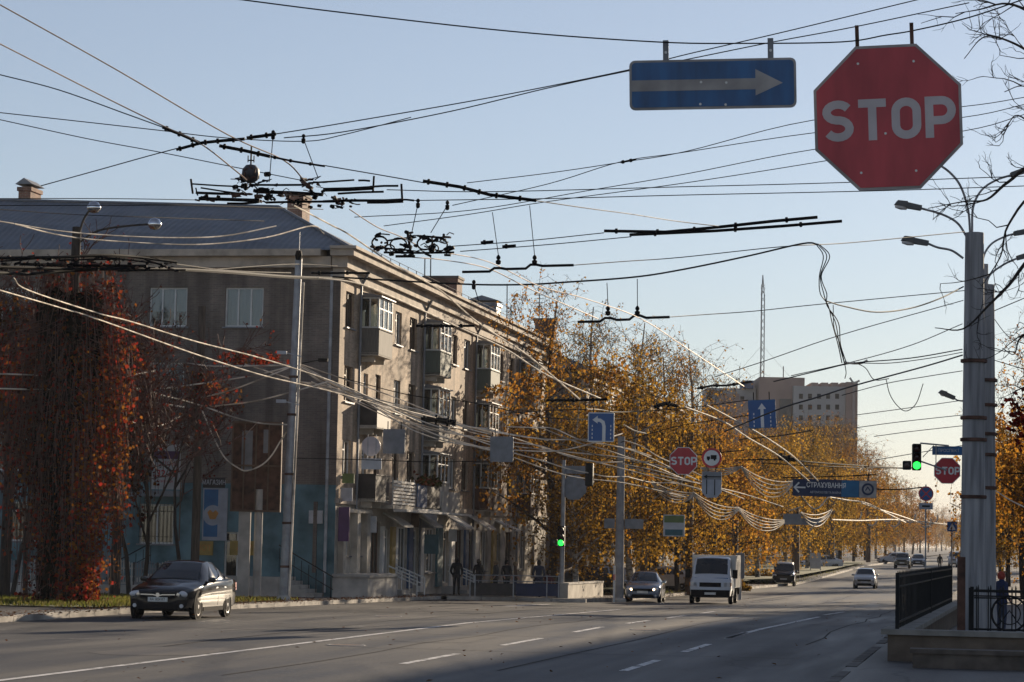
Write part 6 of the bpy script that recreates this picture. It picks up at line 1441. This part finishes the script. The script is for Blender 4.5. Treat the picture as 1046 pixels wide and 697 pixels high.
wire('trolley_wire', 'pale running wire passing behind the straight ahead sign to the banner', [(722,414,76),(763,436,83),(790,452,88),(812,468,96),(838,494,106)], 1.6, 'bare', TW)
TC = 'curving wires of the side street'
wire('trolley_wire', 'pale wire from the black crossing at the frame edge down past the top floor windows', [(14,284,42),(30,297,45),(100,320,55),(135,329,60),(200,349,68),(270,367,77),(340,390,84),(400,415,90),(445,427,95)], 1.35, 'bare', TC)
wire('trolley_wire', 'pale wire from the frame edge running below its twin past the top floor windows', [(-2,296,42),(60,314,50),(105,328,57),(200,362,69),(270,384,77),(330,398,84),(390,415,90),(430,432,95)], 1.35, 'bare', TC)
wire('span_cable', 'upper of two pale slack cables sagging in front of the blue roof', [(-2,226,40),(60,236,42),(120,241,44),(180,243,46),(230,241,48),(282,231,50)], 1.4, 'bare', TC)
wire('span_cable', 'lower of two pale slack cables sagging in front of the blue roof', [(15,229,40),(60,240,42),(110,246,44),(200,250,47),(270,243,50),(318,231,53),(331,239,54)], 1.4, 'bare', TC)
SP_ = 'dark span wires across the sky'
wire('span_wire', 'thin dark wire from the top edge that carries the arrow sign and the stop sign', [(240,-1,24),(350,13,23),(520,32,21.5),(670,43,20.8),(760,44.5,20.8),(860,43,20.8),(905,36,20.8),(935,31,20.8),(990,18,20.8),(1050,-2,21)], 1.5, 'dark', SP_)
wire('span_wire', 'dark wire rising to the top edge just behind the arrow sign', [(282,137,26),(350,126,26),(500,100,26),(640,72,26),(696,57,26),(800,33,26),(945,-2,26)], 1.2, 'wire', SP_)
wire('span_wire', 'dark wire rising beneath its twin behind the arrow sign to the bare branches', [(290,141,26.5),(350,135,26.5),(460,114,26.5),(560,90,26.5),(640,73,26.5),(706,60,26.5),(790,43,26.5),(876,27,26.5),(990,3,26.5)], 1.2, 'wire', SP_)
wire('span_wire', 'dark wire from the frame edge into the crossed insulators', [(-2,76,26),(60,92,26),(130,117,26),(166,130,26)], 1.2, 'wire', SP_)
wire('span_wire', 'nearly level thin wire passing behind the crossed insulators', [(-2,115,30),(80,124,30),(160,133,30),(230,141,30),(310,144.5,30),(350,138,30),(420,120,30)], .9, 'wire', SP_)
wire('span_wire', 'thin wire falling gently below the crossed insulators', [(-2,122,32),(90,142,32),(160,155,32),(240,171,32),(306,184,32)], .9, 'wire', SP_)
wire('span_wire', 'thin wire rising from the brick chimney to the crossed insulators', [(42,190,27),(100,174,26.5),(150,160,26),(180,152,26)], 1.0, 'wire', SP_)
wire('span_wire', 'thin wire between the diagonal insulator bar and the big switch gear', [(330,169,27),(365,175,27),(400,181,27),(434,187,27)], 1.1, 'wire', SP_)
wire('span_wire', 'thin wire joining the diagonal insulator bar to the double contact bars', [(546,205,27),(600,213,29),(645,219,32),(690,226,36),(736,231.5,38)], 1.0, 'wire', SP_)
wire('span_wire', 'upper of two level wires passing behind the big stop sign', [(395,194,36),(500,196,36),(696,191,36),(850,187,36),(1050,180,36)], 1.0, 'wire', SP_)
wire('span_wire', 'lower of two level wires passing behind the big stop sign', [(420,205,36),(560,203,36),(696,199.5,36),(900,195,36),(1050,190,36)], 1.0, 'wire', SP_)
wire('span_wire', 'thin wire slanting up to the lower corner of the big stop sign', [(477,187,38),(560,177,38),(634,166,38),(700,155,38),(830,123,38),(984,109,38),(1050,99,38)], .9, 'wire', SP_)
wire('span_wire', 'thin wire crossing its neighbour behind the big stop sign', [(462,210,40),(560,188,40),(634,165.5,40),(697,156,40),(830,136,40),(984,120,40),(1050,106,40)], .9, 'wire', SP_)
wire('span_wire', 'thin wire slanting from the caged gear to the middle of the big stop sign', [(362,222,40),(480,215,40),(600,195,40),(700,178,40),(830,153,40),(984,134,40),(1050,116,40)], .9, 'wire', SP_)
wire('span_wire', 'lowest of the thin wires slanting towards the big stop sign', [(392,231,40),(480,219,40),(560,206,40),(700,187,40),(840,165,40),(985,140,40)], .9, 'wire', SP_)
wire('span_wire', 'wire running into the upper double contact bar', [(458,252,38),(540,246,38),(617,238,38)], 1.0, 'wire', SP_)
wire('span_wire', 'wire running into the lower double contact bar', [(470,257,38),(560,250,38),(645,242,38)], 1.0, 'wire', SP_)
wire('span_wire', 'wire from the double contact bars to the concrete lamp pole', [(586,271,40),(640,267,42),(696,263,44),(800,252,46),(870,248,50),(985,237,57)], 1.0, 'wire', SP_)
wire('feeder_cable', 'thick dark cable rising over the sky to the tangle below the double bars', [(340,283,60),(463,290,56),(530,291,54),(585,288,52),(650,283,50),(700,275,48),(763,262,46),(820,249,44),(836,250,44)], 1.9, 'dark', 'dark feeder cables')
wire('feeder_cable', 'slack dark cable from the tangle to the nearer concrete pole', [(845,308,46),(862,313,47),(895,319,49),(930,315,52),(960,305,54),(984,293,57)], 1.5, 'dark', 'dark feeder cables')
for k, (dx, lb) in enumerate(((0, 'leftmost strand of the dark cable tangle hanging in the sky'), (3.5, 'middle strand of the dark cable tangle hanging in the sky'), (6.5, 'looped strand of the dark cable tangle hanging in the sky'))):
    wire('hanging_cable', lb, [(834+dx*.5,250,44),(841+dx,262,44),(839+dx*.3-2,282,44),(838+dx,300,44.5),(846-dx*.2,312,45),(850+dx,330,45),(856+dx*.4,352,46),(860+dx*.7,371,46)], 1.1, 'dark', 'strands of the cable tangle')
wire('hanging_cable', 'loose end hanging from the cable tangle towards the office tower', [(851,312,45),(852,335,46),(858,352,47),(864,378,48),(863,387,48)], .9, 'dark', 'strands of the cable tangle')
CW = 'thin wires fixed to the concrete poles'
for lb, pts, th in (
    ('nearly level thin wire above the radio mast tip', [(684,324,56),(720,321.5,58),(770,318,60),(837,311,60),(985,297,58)], .9), ('thin wire climbing from the birch tops across the radio mast', [(730,385,60),(778,370,60),(860,342,60),(984,307,58)], .9),
    ('thin wire from the bright knot up to the concrete pole', [(808,384,62),(870,370,62),(930,353,60),(983,331,58)], .9), ('wire with a bright knot above the crenellated tower', [(790,390,62),(840,378,62),(872,371,62),(930,366,60),(983,357,58)], 1.2),
    ('thick dark cable crossing the office tower to the concrete pole', [(740,441,76),(796,418,70),(835,406,68),(873,394,65),(943,375,61),(983,363,58)], 1.7), ('thin wire just under the thick cable', [(876,371,62),(910,371,61),(950,366,60),(983,360,58)], .9),
    ('thin wire between the tower edge and the concrete pole clamp', [(860,404,66),(905,392,64),(945,385,61),(983,379,58)], .9), ('thin level wire to the right of the tower', [(875,424,70),(920,418,66),(984,409,60)], .8), ('second thin level wire to the right of the tower', [(875,437,70),(920,431,66),(984,424,60)], .8), ('third thin level wire low beside the tower', [(893,446,72),(930,441,66),(984,435,60)], .8),
    ('thin wire going off behind the concrete poles at clamp height', [(1010,320,62),(1048,304,62)], 1.0), ('thin wire sloping away behind the concrete poles', [(1012,321,62),(1030,344,62),(1048,352,62)], .8), ('wire leaving the concrete poles low at the picture edge', [(1012,367,62),(1048,378,62)], .9), ('pale wire falling from the concrete poles to the picture edge', [(1012,498,62),(1030,510,62),(1048,519,62)], 1.4)):
    wire('stay_wire', lb, pts, th, 'bare' if 'pale' in lb else 'wire', CW)
wire('slack_wire', 'thin loop of slack wire hanging beside the tower', [(905,387,62),(909,403,62),(917,415,62),(926,420,62),(936,412,62),(943,392,62)], .9, 'wire', CW)
wire('slack_wire', 'short slack wire joining the loop to the bright knot', [(872,370,62),(884,376,62),(893,388,62),(908,387,62)], .9, 'wire', CW)
wire('clamped_joint', 'bright frayed joint of cable above the tower', [(862,370,62),(871,371.5,62),(880,371,62),(886,368,62)], 2.2, 'bare', CW)
wire('clamped_joint', 'small bright fitting on the tower edge wire', [(868,386,62),(872,391,62),(878,389,62)], 2.2, 'bare', CW)
# cross street crossing at the frame edge: thick black lines
BK = 'thick black lines of the side street crossing'
for lb, pts, th in (('upper thick black bar of the crossing before the end wall', [(-2,264,36),(60,263,37),(107,261,38),(140,263,39),(180,268,40)], 3.2), ('lower thick black bar of the crossing before the end wall', [(-2,273,36),(80,275,38),(167,275,40),(230,278,48),(294,283,66),(350,285,74)], 3.4), ('short black bar at the frame edge under the crossing', [(-2,279,36),(30,280,37),(70,277,38),(120,274,39)], 3.4), ('thin black line from the crossing to the leaning pole', [(180,270,42),(240,277,55),(297,279,90)], 1.2), ('thin black line behind the leaning pole to the corner of the flats', [(210,276,60),(300,270,92),(345,272,100)], 1.0),
    ('thin black line in front of the blue roof', [(-2,203,40),(90,203,42),(180,204,44),(300,207,50)], .9), ('second thin black line in front of the blue roof', [(-2,210,40),(110,210,42),(200,210,44),(330,214,52)], .9), ('third thin black line below the street lamp globe', [(-2,214,40),(70,219,42),(150,222,44),(270,226,50)], .8)):
    wire('black_wire', lb, pts, th, 'dark', BK)
# pale cables from the leaning pole to the creeper
LP = 'pale cables tied to the leaning pole'
for lb, pts in (('pale cable running level from the leaning pole to the red creeper', [(302,373,94),(250,374,94),(215,374,95),(190,371,95)]), ('pale cable sagging from the leaning pole across the wooden pole to the smothered pole', [(302,373,94),(262,383,94),(205,392,95),(150,398,92),(90,396,84),(50,398,80),(-2,397,78)]), ('pale cable from the leaning pole ending beside the wooden pole', [(302,373,94),(270,386,94),(235,399,95),(203,407,96)]), ('pale cable from the flats passing the leaning pole low', [(335,390,94),(300,400,94),(260,410,95),(220,415,96)]),
    ('pale cable from the frame edge dipping to the leaning pole', [(-2,382,78),(43,384,80),(90,391,84),(134,396,88),(170,405,92),(204,414,94),(241,427,94),(270,433,94),(298,434,94)]), ('slack pale cable hanging in a deep loop left of the leaning pole', [(205,416,95),(211,430,95),(219,449,95),(230,468,95),(243,478,95),(252,481,95),(266,476,95),(277,466,95),(287,450,95),(297,435,94)]),
    ('short pale cable end among the creeper leaves', [(84,415,84),(98,416,85),(112,417,86)]), ('pale cable end curling below the wooden pole', [(133,431,88),(148,435,89),(164,435,90),(186,424,92)]), ('pale cable lying behind the smothered pole crown', [(150,410,90),(168,413,91),(188,416,92)]), ('pale cable climbing from the creeper to the wooden pole', [(95,395,85),(118,387,87),(158,379,90)])):
    wire('pale_cable', lb, pts, 1.6, 'bare', LP)
# bundle of pale cables along the flats
GA = 'pale cables slung along the front of the flats'
GL = [('uppermost pale cable from the leaning pole to the sign back in the garlands', [(303,373,94),(325,384,94),(364,403,95),(400,414,96),(440,424,97),(475,437,97),(502,444,97)]), ('second pale cable from the leaning pole to the sign back', [(322,393,94),(364,405,95),(395,416,96),(430,430,96),(465,442,97),(502,455,97)]), ('third pale cable that dips lowest before the dark terrace', [(350,400,94),(375,411,95),(398,426,96),(425,441,96),(460,452,97),(502,458,97)]), ('pale cable passing above the sign back towards the left turn sign', [(350,398,94),(400,412,96),(440,422,97),(480,436,98),(520,444,98),(560,449,98),(600,449,98)]),
      ('pale cable starting level at the orange birch and falling past the left turn sign', [(518,436,100),(545,437,100),(566,438,100),(595,450,100),(640,458,104),(665,466,106)]), ('pale cable sagging from the sign back below the left turn sign', [(525,452,98),(553,456,98),(580,466,99),(608,472,100),(636,472,102)]), ('pale cable rising to the lower edge of the left turn sign', [(525,460,98),(565,461,98),(598,455,99),(620,448,100),(636,443,102)]), ('lowest pale cable passing the unlit traffic light', [(525,463,98),(555,471,98),(580,479,99),(605,484,100),(620,487,101),(642,487,103)]),
      ('pale cable slanting down behind the left turn sign', [(553,437,100),(590,452,101),(620,460,102),(650,470,104),(690,480,106)]), ('pale cable from the corner lamp pole to the small stop sign', [(637,434,104),(648,440,105),(660,443,106)]), ('pale cable sagging past the small stop sign', [(638,450,104),(655,456,105),(675,468,106),(700,478,108),(718,487,109)]), ('pale cable running beneath the small stop sign to the clipped plate', [(636,474,104),(670,481,106),(700,490,108),(722,496,109)]), ('second pale cable beneath the small stop sign', [(640,477,104),(680,487,106),(718,495,109),(760,505,114),(800,518,120)]), ('pale cable from the far corner pole hanging to the swags', [(640,487,104),(665,493,108),(690,494,110),(720,502,114)]), ('pale cable curling up under the small stop sign', [(680,502,110),(688,501,110),(696,493,109),(702,482,108)])]
rq = random.Random(31)
for i, (a0, a1, a2, a3, lb) in enumerate((((303,373),(338,392),(400,420),(502,447),'low'), ((303,374),(350,404),(420,436),(502,460),'drooping'), ((290,388),(340,396),(420,421),(500,442),'taut'), ((303,371),(360,400),(440,428),(560,450),'long'), ((250,372),(310,391),(390,413),(440,428),'straight'),((303,372),(345,394),(410,428),(502,452),'thin'), ((303,375),(352,401),(430,427),(505,440),'fine'), ((318,390),(370,412),(436,438),(503,449),'slender'), ((345,394),(395,420),(450,446),(502,461),'slack'), ((303,371),(330,380),(400,405),(470,433),'narrow'), ((520,446),(570,462),(640,480),(716,500),'thin'), ((522,456),(580,462),(648,470),(700,490),'fine'), ((600,450),(650,462),(702,486),(760,510),'slender'), ((520,466),(580,486),(640,494),(700,508),'slack'))):
    GL.append((lb + (' pale strand woven among the cables from the leaning pole to the sign back' if i < 10 else ' pale strand woven among the cables beyond the sign back'), [(x, y, d + 1) for (x, y), d in zip((a0, a1, a2, a3), ((94, 95, 96, 98) if i < 10 else (98, 101, 105, 110)))]))
for lb, pts in GL: wire('pale_cable', lb, pts, 1.25, 'bare', GA)
for i, (x0, y0, x1, y1, sag, d0, d1, n, lb) in enumerate(((666,493,709,505,10,110,113,5,'swag under the small stop sign'), (709,505,754,520,13,113,118,5,'swag beside the clipped plate'), (754,520,801,533,11,118,126,5,'swag running into the small grey sign back'), (757,477,812,492,18,110,116,5,'high swag under the straight ahead sign'), (818,524,850,521,12,126,134,4,'swag hanging below the banner'), (716,478,757,477,6,108,110,4,'short swag behind the no trucks sign'))):
    for k in range(n):
        f = k/(n-1) if n > 1 else 0; s = sag*(.35+.9*f); e = (f-.5)*6
        pts = [(x0+(x1-x0)*u, y0+(y1-y0)*u + e*.5*(1 if i < 3 else .4) + s*4*u*(1-u), d0+(d1-d0)*u) for u in (0, .15, .3, .5, .7, .85, 1)]
        wire('light_garland', 'pale strand of the ' + lb, pts, 1.1, 'bare', 'strands of the ' + lb, 'garland')
for lb, pts in (('pale cable from the banner rising to a knot', [(818,506,110),(828,518,112),(836,519,113),(846,508,114)]), ('pale cable from the knot running on behind the far lamp', [(847,508,114),(865,511,118),(885,514,126),(905,524,140),(925,534,160)]), ('pale wire across the far end of the avenue', [(850,531,134),(880,532,150),(910,531,165),(940,533,180),(968,536,200)]), ('second pale wire falling across the far end of the avenue', [(880,514,126),(900,521,140),(922,528,160),(950,538,190)]), ('pale strand below the banner beside the far birch', [(826,543,128),(836,533,128),(846,526,130),(850,520,130)]), ('frayed bright cable end by the grey sign back', [(806,522,122),(812,520,122),(818,518,122)])):
    wire('pale_cable', lb, pts, 1.4, 'bare', GA)
# hanging hooks of cable at the far end
for i in range(7):
    x = 880 + i*13 + (i % 3)*3; y = 527 + (i*5) % 9; d = 150+i*9
    wire('cable_hook', 'bright hanging scrap of cable over the far road', [(x,y-4,d),(x-1,y+2,d),(x-5,y+5,d),(x-9,y+4,d)], 1.6, 'bare', 'bright scraps of cable over the far road')
# dark thin wires across the flats and birches
DW = 'thin dark wires before the flats and birches'
for lb, pts, th in (('thin dark wire across the second floor of the flats', [(345,385,96),(420,404,97),(480,411,98),(560,427,99),(634,428,104)], .9), ('thin dark wire across the first floor of the flats', [(300,468,94),(380,470,95),(440,472,96),(500,471,97)], .9), ('dark wire over the top of the left turn sign', [(520,422,99),(600,418,84),(634,421,104),(700,417,108),(764,409,110)], 1.0), ('dark wire passing the twigs behind the small stop sign', [(560,450,100),(640,472,104),(690,467,108),(760,460,112)], 1.2), ('dark wire from the corner lamp pole to the far pole', [(634,452,110),(690,436,110),(740,428,112),(768,424,112)], 1.0), ('double dark wire below the straight ahead sign', [(755,449,112),(790,446,112),(830,440,114)], 1.2), ('dark wire across the orange crowns above the banner', [(750,470,112),(800,470,112),(850,474,116),(930,479,125)], 1.4), ('second dark wire across the orange crowns above the banner', [(778,473,112),(830,476,114),(890,478,120),(940,478,125)], 1.1), ('dark wire just over the banner', [(800,488,105),(850,487,106),(895,485,108)], 1.2), ('dark wire behind the banner towards the round blue sign', [(890,500,130),(920,500,130),(942,498,132)], 1.3),
    ('thin dark wire low over the far road', [(895,470,125),(930,464,100),(984,455,66)], .8), ('dark wire at the picture edge under the orange tree', [(1012,483,64),(1048,484,64)], 1.2)):
    wire('dark_wire', lb, pts, th, 'dark', DW)

# ------------------------------------------------------------------ insulators and contact gear
def bar(name, label, pts, th, group=None, knots=3):
    o0 = P(*pts[0]); t = thing(name, label, 'insulator', o0, 0, group); q = [P(*p)-o0 for p in pts]; k = pts[0][2]/FPX
    b = MB(); b.tube(q, th*k/2, 7); b.build('rod', M_['dark'], t)
    for i in range(knots):
        f = (i+.3)/knots*(len(q)-1); j = min(int(f), len(q)-2); p = q[j].lerp(q[j+1], f-j); d = (q[j+1]-q[j]).normalized()
        b = MB(); b.tube([p - d*1.5*k, p - d*1.2*k, p + d*1.2*k, p + d*1.5*k], [th*k*.5, th*k*.85, th*k*.85, th*k*.5], 8); b.build('collar', M_['dark'], t)
    return t
IG = 'rod insulators in the span wires'
for lb, pts, th, kn in (('rod insulator slanting down into the crossing of wires', [(166,130,26),(186,138,26),(206,147,26)], 3.4, 3), ('rod insulator rising to the crossing from the chimney wire', [(180,153,26),(206,146,26)], 3.2, 2), ('rod insulator in the middle of the crossing', [(206,146,26),(225,144,26),(250,142,26)], 3.4, 3), ('rod insulator leaving the crossing upwards', [(252,141,26),(268,139,26),(282,137,26)], 3.6, 2), ('rod insulator slanting down above the switch gear', [(224,149,26.5),(250,154,26.5),(276,160,26.5)], 3.6, 3), ('short rod insulator below the vertical drop wires', [(276,160,26.8),(300,165,26.8),(332,170,26.8)], 2.2, 3), ('long knotted diagonal insulator in the open sky', [(432,185,27),(470,191,27),(500,199,27),(548,205,27)], 3.6, 6), ('knotted insulator at the start of the double bars', [(617,236,38),(680,237,38),(735,232,38)], 3.2, 3), ('upper arm of the double contact bars', [(735,232,38),(790,226,38),(835,222,38)], 3.4, 2), ('lower arm of the double contact bars', [(643,240,38),(730,236,38),(800,231,38),(860,226,38)], 3.2, 3),
    ('small dark clip on the wire beside the caged gear', [(491,248,38),(504,247,38)], 3, 1), ('small dark clip on the lower wire beside the caged gear', [(513,252,38),(527,251,38)], 3, 1), ('dark joint on the thin slanting wire', [(634,166,38),(650,163,38)], 2.2, 2), ('dark clump of joints in the pale cables before the terrace', [(430,428,97),(448,429,97),(466,432,97)], 6, 3), ('dark strain insulator before the top floor window', [(318,279,60),(345,279,60),(378,279,60)], 2.4, 2), ('dark cross arm holding the running wires before the second balconies', [(425,333,50),(455,333,50),(485,333,50)], 2.6, 3), ('dark cross arm over the orange birch', [(558,409,65),(590,409,65),(620,408,65)], 2.6, 3), ('dark joint above the birches beside the half bare crown', [(668,416,100),(680,412,100),(692,415,100)], 4, 2), ('dark clump where the wires cross above the banner', [(795,466,110),(803,468,110),(812,470,110)], 4.5, 2), ('dark joints before the grey office wing', [(712,397,90),(728,394,90),(742,394,90),(768,390,90)], 2.2, 3)):
    bar('rod_insulator', lb, pts, th, IG, kn)
for lb, (x0, xa, xb, x1, y0, y1), d, tops in (('hanger bar with two bell insulators in the open sky', (472, 508, 545, 586, 278, 271), 40, ((503,217,509), (541,210,546))), ('hanger bar with two bell insulators above the bare birch tops', (590, 621, 651, 684, 329, 324), 56, ((620,289,621), (651,285,651)))):
    o0 = P(xa, y0, d); t = thing('wire_hanger', lb, 'wire hanger', o0); k = d/FPX; ym = (y0+y1)/2
    q = [P(x, y, d)-o0 for x, y in ((x0,y0),(xa-8,y0-.5),(xa-3,y0-4),(xa+3,y0-4),(xa+9,ym+.5),(xb-8,ym),(xb-3,ym-4),(xb+3,ym-4),(xb+9,y1+.8),(x1,y1))]
    b = MB(); b.tube(q, 1.5*k, 6); b.build('bar', M_['dark'], t)
    for (xt, yt, xm) in tops:
        p1 = P(xm, ym-4, d)-o0; p2 = P(xm, ym-15, d)-o0; b = MB(); b.lathe([(1.0*k, 0), (2.6*k, 1*k), (2.8*k, 4*k), (1.2*k, 5*k), (2.2*k, 6.5*k), (2.2*k, 8*k), (.8*k, 10*k)], 10, Matrix.Translation(p1)); b.build('bell_insulator', M_['dark'], t, smooth=50)
        b = MB(); b.tube([p1 + Vector((0,0,9*k)), P(xt, yt, d)-o0], .4*k, 4); b.build('drop_wire', M_['wire'], t)
for lb, x, y0, x2, y2, d in (('drop wire with bell insulator right of the crossed insulators', 279, 138, 275, 186, 27), ('drop wire with bell insulator above the frame gear', 310, 142, 325, 182, 28), ('drop wire with bell insulator right of the frame gear', 427, 208, 421, 236, 36), ('slanting drop wire with bell insulator above the caged gear', 457, 210, 440, 238, 36), ('drop wire with small insulator on the thick feeder cable', 484, 291, 489, 308, 52)):
    o0 = P(x, y0, d); t = thing('drop_wire', lb, 'wire', o0); k = d/FPX; b = MB(); b.tube([(0,0,0), P(x2, y2, d)-o0], .45*k, 4); b.build('wire', M_['wire'], t); b = MB(); b.lathe([(.8*k,-5*k),(2*k,-4*k),(2.2*k,0),(1*k,1*k),(2*k,2*k),(1.8*k,4*k),(.6*k,5*k)], 10); b.build('bell_insulator', M_['dark'], t, smooth=50)
def gear(name, label, d, bars, clutter, seed, rings=()):
    """trolley switch / crossing gear: bars = (x0,y0,x1,y1,thick), clutter = (x0,x1,y0,y1,n,smin,smax)"""
    rr = random.Random(seed); o0 = P((bars[0][0]+bars[0][2])/2, bars[0][1], d); t = thing(name, label, 'switch gear', o0); k = d/FPX
    for x0, y0, x1, y1, th in bars:
        dz = rr.uniform(-.12, .12); b = MB(); b.tube([P(x0, y0, d+dz)-o0, P((x0+x1)/2, (y0+y1)/2 + rr.uniform(-.6,.6), d+dz)-o0, P(x1, y1, d+dz)-o0], th*k/2, 6); b.build('bar', M_['dark'], t)
    for x0, x1, y0, y1, n, a, c in clutter:
        for _ in range(n):
            p = P(rr.uniform(x0, x1), rr.uniform(y0, y1), d+rr.uniform(-.2,.2))-o0; s = rr.uniform(a, c)*k; rot = Matrix.Rotation(rr.uniform(-.5,.5), 3, 'Y') @ Matrix.Rotation(rr.uniform(0,3), 3, 'Z'); b = MB(); w = rr.random()
            if w < .4: b.cbox(p, s*rr.uniform(1.2, 2.4), s, s*rr.uniform(.4, .8), rot)
            elif w < .7: b.lathe([(s*.3,-s*.7),(s*.5,-s*.5),(s*.5,s*.5),(s*.3,s*.7)], 8, Matrix.Translation(p) @ rot.to_4x4() @ Matrix.Rotation(R(90), 4, 'Y'))
            else: b.tube([p, p + Vector((s*rr.uniform(.5,1.5), 0, s*rr.uniform(-.5,1))), p + Vector((s*2.2*rr.choice((-1,1)), .02, s*rr.uniform(-.6,.6)))], s*.16, 5)
            b.build('fitting', M_['rust'] if rr.random() < .25 else M_['dark'], t)
    for x, y, r_, th in rings:
        c = P(x, y, d)-o0; b = MB(); b.tube([c + Vector((r_*k*math.cos(R(a)), rr.uniform(-.03,.03), r_*k*math.sin(R(a))*.8)) for a in range(0, 361, 24)], th*k/2, 5); b.build('hoop', M_['dark'], t)
    return t
t = gear('switch_gear', 'big black trolleybus switch gear with long bars and a round motor against the sky', 29, [(196,188,250,191,1.8),(205,192,256,199,1.8),(200,197,250,198,3),(203,203,265,205,4),(258,189,310,189,2.4),(262,196,330,199,4),(272,207,345,206,2.6),(315,187,362,184,2),(366,184.5,378,185,2.2),(330,194,382,192,4.5),(345,198,392,196,2.4),(378,191,407,190,2.4),(330,206,375,205,3),(375,206,412,205,5),(408,204,423,205,2.2),(195,183,197,198,2.4),(200,192,202,200,1.6),(382,180,381,197,2.4),(410,188,411,206,2.6),(232,208,262,207,2.6)], [(240,274,178,202,46,2,6),(262,300,189,208,22,2,5),(308,330,182,200,24,2,5),(200,240,195,206,16,2,4),(300,355,200,213,22,2,4),(338,362,203,216,12,2,4)], 5)
k = 29/FPX; c = P(256, 178, 28.6) - t.location
b = MB(); b.lathe([(.001, 10*k), (5*k, 9*k), (8.5*k, 5*k), (9*k, 0), (7.5*k, -6*k), (3*k, -9*k)], 16, Matrix.Translation(c)); b.build('motor_drum', mat('sooty_drum', (.06,.06,.065), .6, .2, .5, 9), t, smooth=60)
for a_ in range(6): b = MB(); b.tube([c + Vector((5*k*math.cos(a_), -8*k, 5*k*math.sin(a_))), c + Vector((7*k*math.cos(a_+.7), -7*k, 7*k*math.sin(a_+.7)))], .9*k, 5); b.build('fitting', M_['rust'], t)
b = MB(); b.tube([c + Vector((0,0,9*k)), c + Vector((0,0,29*k))], .9*k, 5); b.tube([c + Vector((-3*k,0,14*k)), c + Vector((3*k,0,14*k))], .7*k, 5); b.tube([c + Vector((-3*k,0,12*k)), c + Vector((-3*k,0,19*k))], .6*k, 5); b.tube([c + Vector((3*k,0,12*k)), c + Vector((3*k,0,19*k))], .6*k, 5); b.tube([c + Vector((-3*k,0,22*k)), c + Vector((4*k,0,22*k))], .7*k, 5); b.build('hanger', M_['dark'], t)
gear('crossing_gear', 'caged black wire crossing gear in front of the brick chimney and cornice', 36, [(392,258,464,258,2.4),(378,252,420,256,2),(416,236,420,262,3),(396,246,418,243,2),(426,241,452,243,2.4),(404,262,424,262,3)], [(380,396,238,258,14,2,5),(396,462,250,261,26,2,5),(414,424,236,246,10,2,4),(428,458,240,248,18,2,4)], 8, [(388,248,8,2),(407,250,8.5,1.8),(434,249,8,2),(449,250,8,1.8),(398,254,5,1.5),(443,254,5,1.6)])
gear('crossing_gear', 'long black wire crossing gear at the frame edge before the end wall', 38, [(0,267,40,264,2),(20,270,150,272,3.4),(60,266,120,265,2),(96,262,166,270,1.8),(120,277,190,276,2),(150,266,178,276,2)], [(0,60,262,279,34,2,4),(60,160,263,276,50,2,4),(160,190,268,278,10,2,3)], 13, [(38,270,3,1.4),(120,268,3,1.2)])

# ------------------------------------------------------------------ thin autumn haze
hm = bpy.data.materials.new('thin_haze'); hm.use_nodes = True; hn = hm.node_tree.nodes; hn.remove(hn['Principled BSDF'])
pv = hn.new('ShaderNodeVolumePrincipled'); pv.inputs['Color'].default_value = (.92, .92, .94, 1); pv.inputs['Density'].default_value = .00017
hm.node_tree.links.new(pv.outputs[0], hn['Material Output'].inputs['Volume'])
b = MB(); b.box(-5600, 5600, -1200, 7200, -2, 90); tag(b.build('haze', hm), kind='stuff')
# ------------------------------------------------------------------ sky, sun, camera
SAZ, SEL = R(27.5), R(12.5)                     # sun ahead and a little to the right, low
w = bpy.data.worlds.new('World'); scene.world = w; w.use_nodes = True
N, L = w.node_tree.nodes, w.node_tree.links
sky = N.new('ShaderNodeTexSky'); sky.sky_type = 'NISHITA'; sky.sun_disc = False; sky.sun_elevation = SEL; sky.sun_rotation = SAZ
sky.altitude = 150; sky.air_density = 1.0; sky.dust_density = 0.15; sky.ozone_density = 3.0
hs = N.new('ShaderNodeHueSaturation'); hs.inputs['Saturation'].default_value = .66; L.new(sky.outputs[0], hs.inputs['Color'])
mt_ = N.new('ShaderNodeMix'); mt_.data_type = 'RGBA'; mt_.blend_type = 'MULTIPLY'; mt_.inputs['Factor'].default_value = 1; mt_.inputs['B'].default_value = (1.0, .985, 1.035, 1)
L.new(hs.outputs[0], mt_.inputs['A']); L.new(mt_.outputs['Result'], N['Background'].inputs['Color']); N['Background'].inputs['Strength'].default_value = SKYS = .067
sd = bpy.data.lights.new('sun', 'SUN'); sd.energy = 5.0; sd.angle = R(.5); sd.color = (1, .82, .6)
so = bpy.data.objects.new('sun', sd); col.objects.link(so)
dirn = Vector((math.sin(SAZ)*math.cos(SEL), math.cos(SAZ)*math.cos(SEL), math.sin(SEL)))
so.rotation_euler = dirn.to_track_quat('Z', 'Y').to_euler()
cd = bpy.data.cameras.new('camera'); co = bpy.data.objects.new('camera', cd); col.objects.link(co)
cd.sensor_width = 36; cd.lens = 36*FPX/PW; cd.clip_end = 20000; cd.clip_start = .5
co.matrix_world = CROT.to_4x4(); co.location = CPOS
scene.camera = co
scene.view_settings.view_transform = 'Standard'; scene.view_settings.look = 'None'; scene.view_settings.exposure = .66; scene.view_settings.gamma = 1; scene.view_settings.use_curve_mapping = False
scene.render.engine = 'CYCLES'; scene.cycles.max_bounces = 6; scene.cycles.transparent_max_bounces = 12; scene.cycles.use_denoising = True
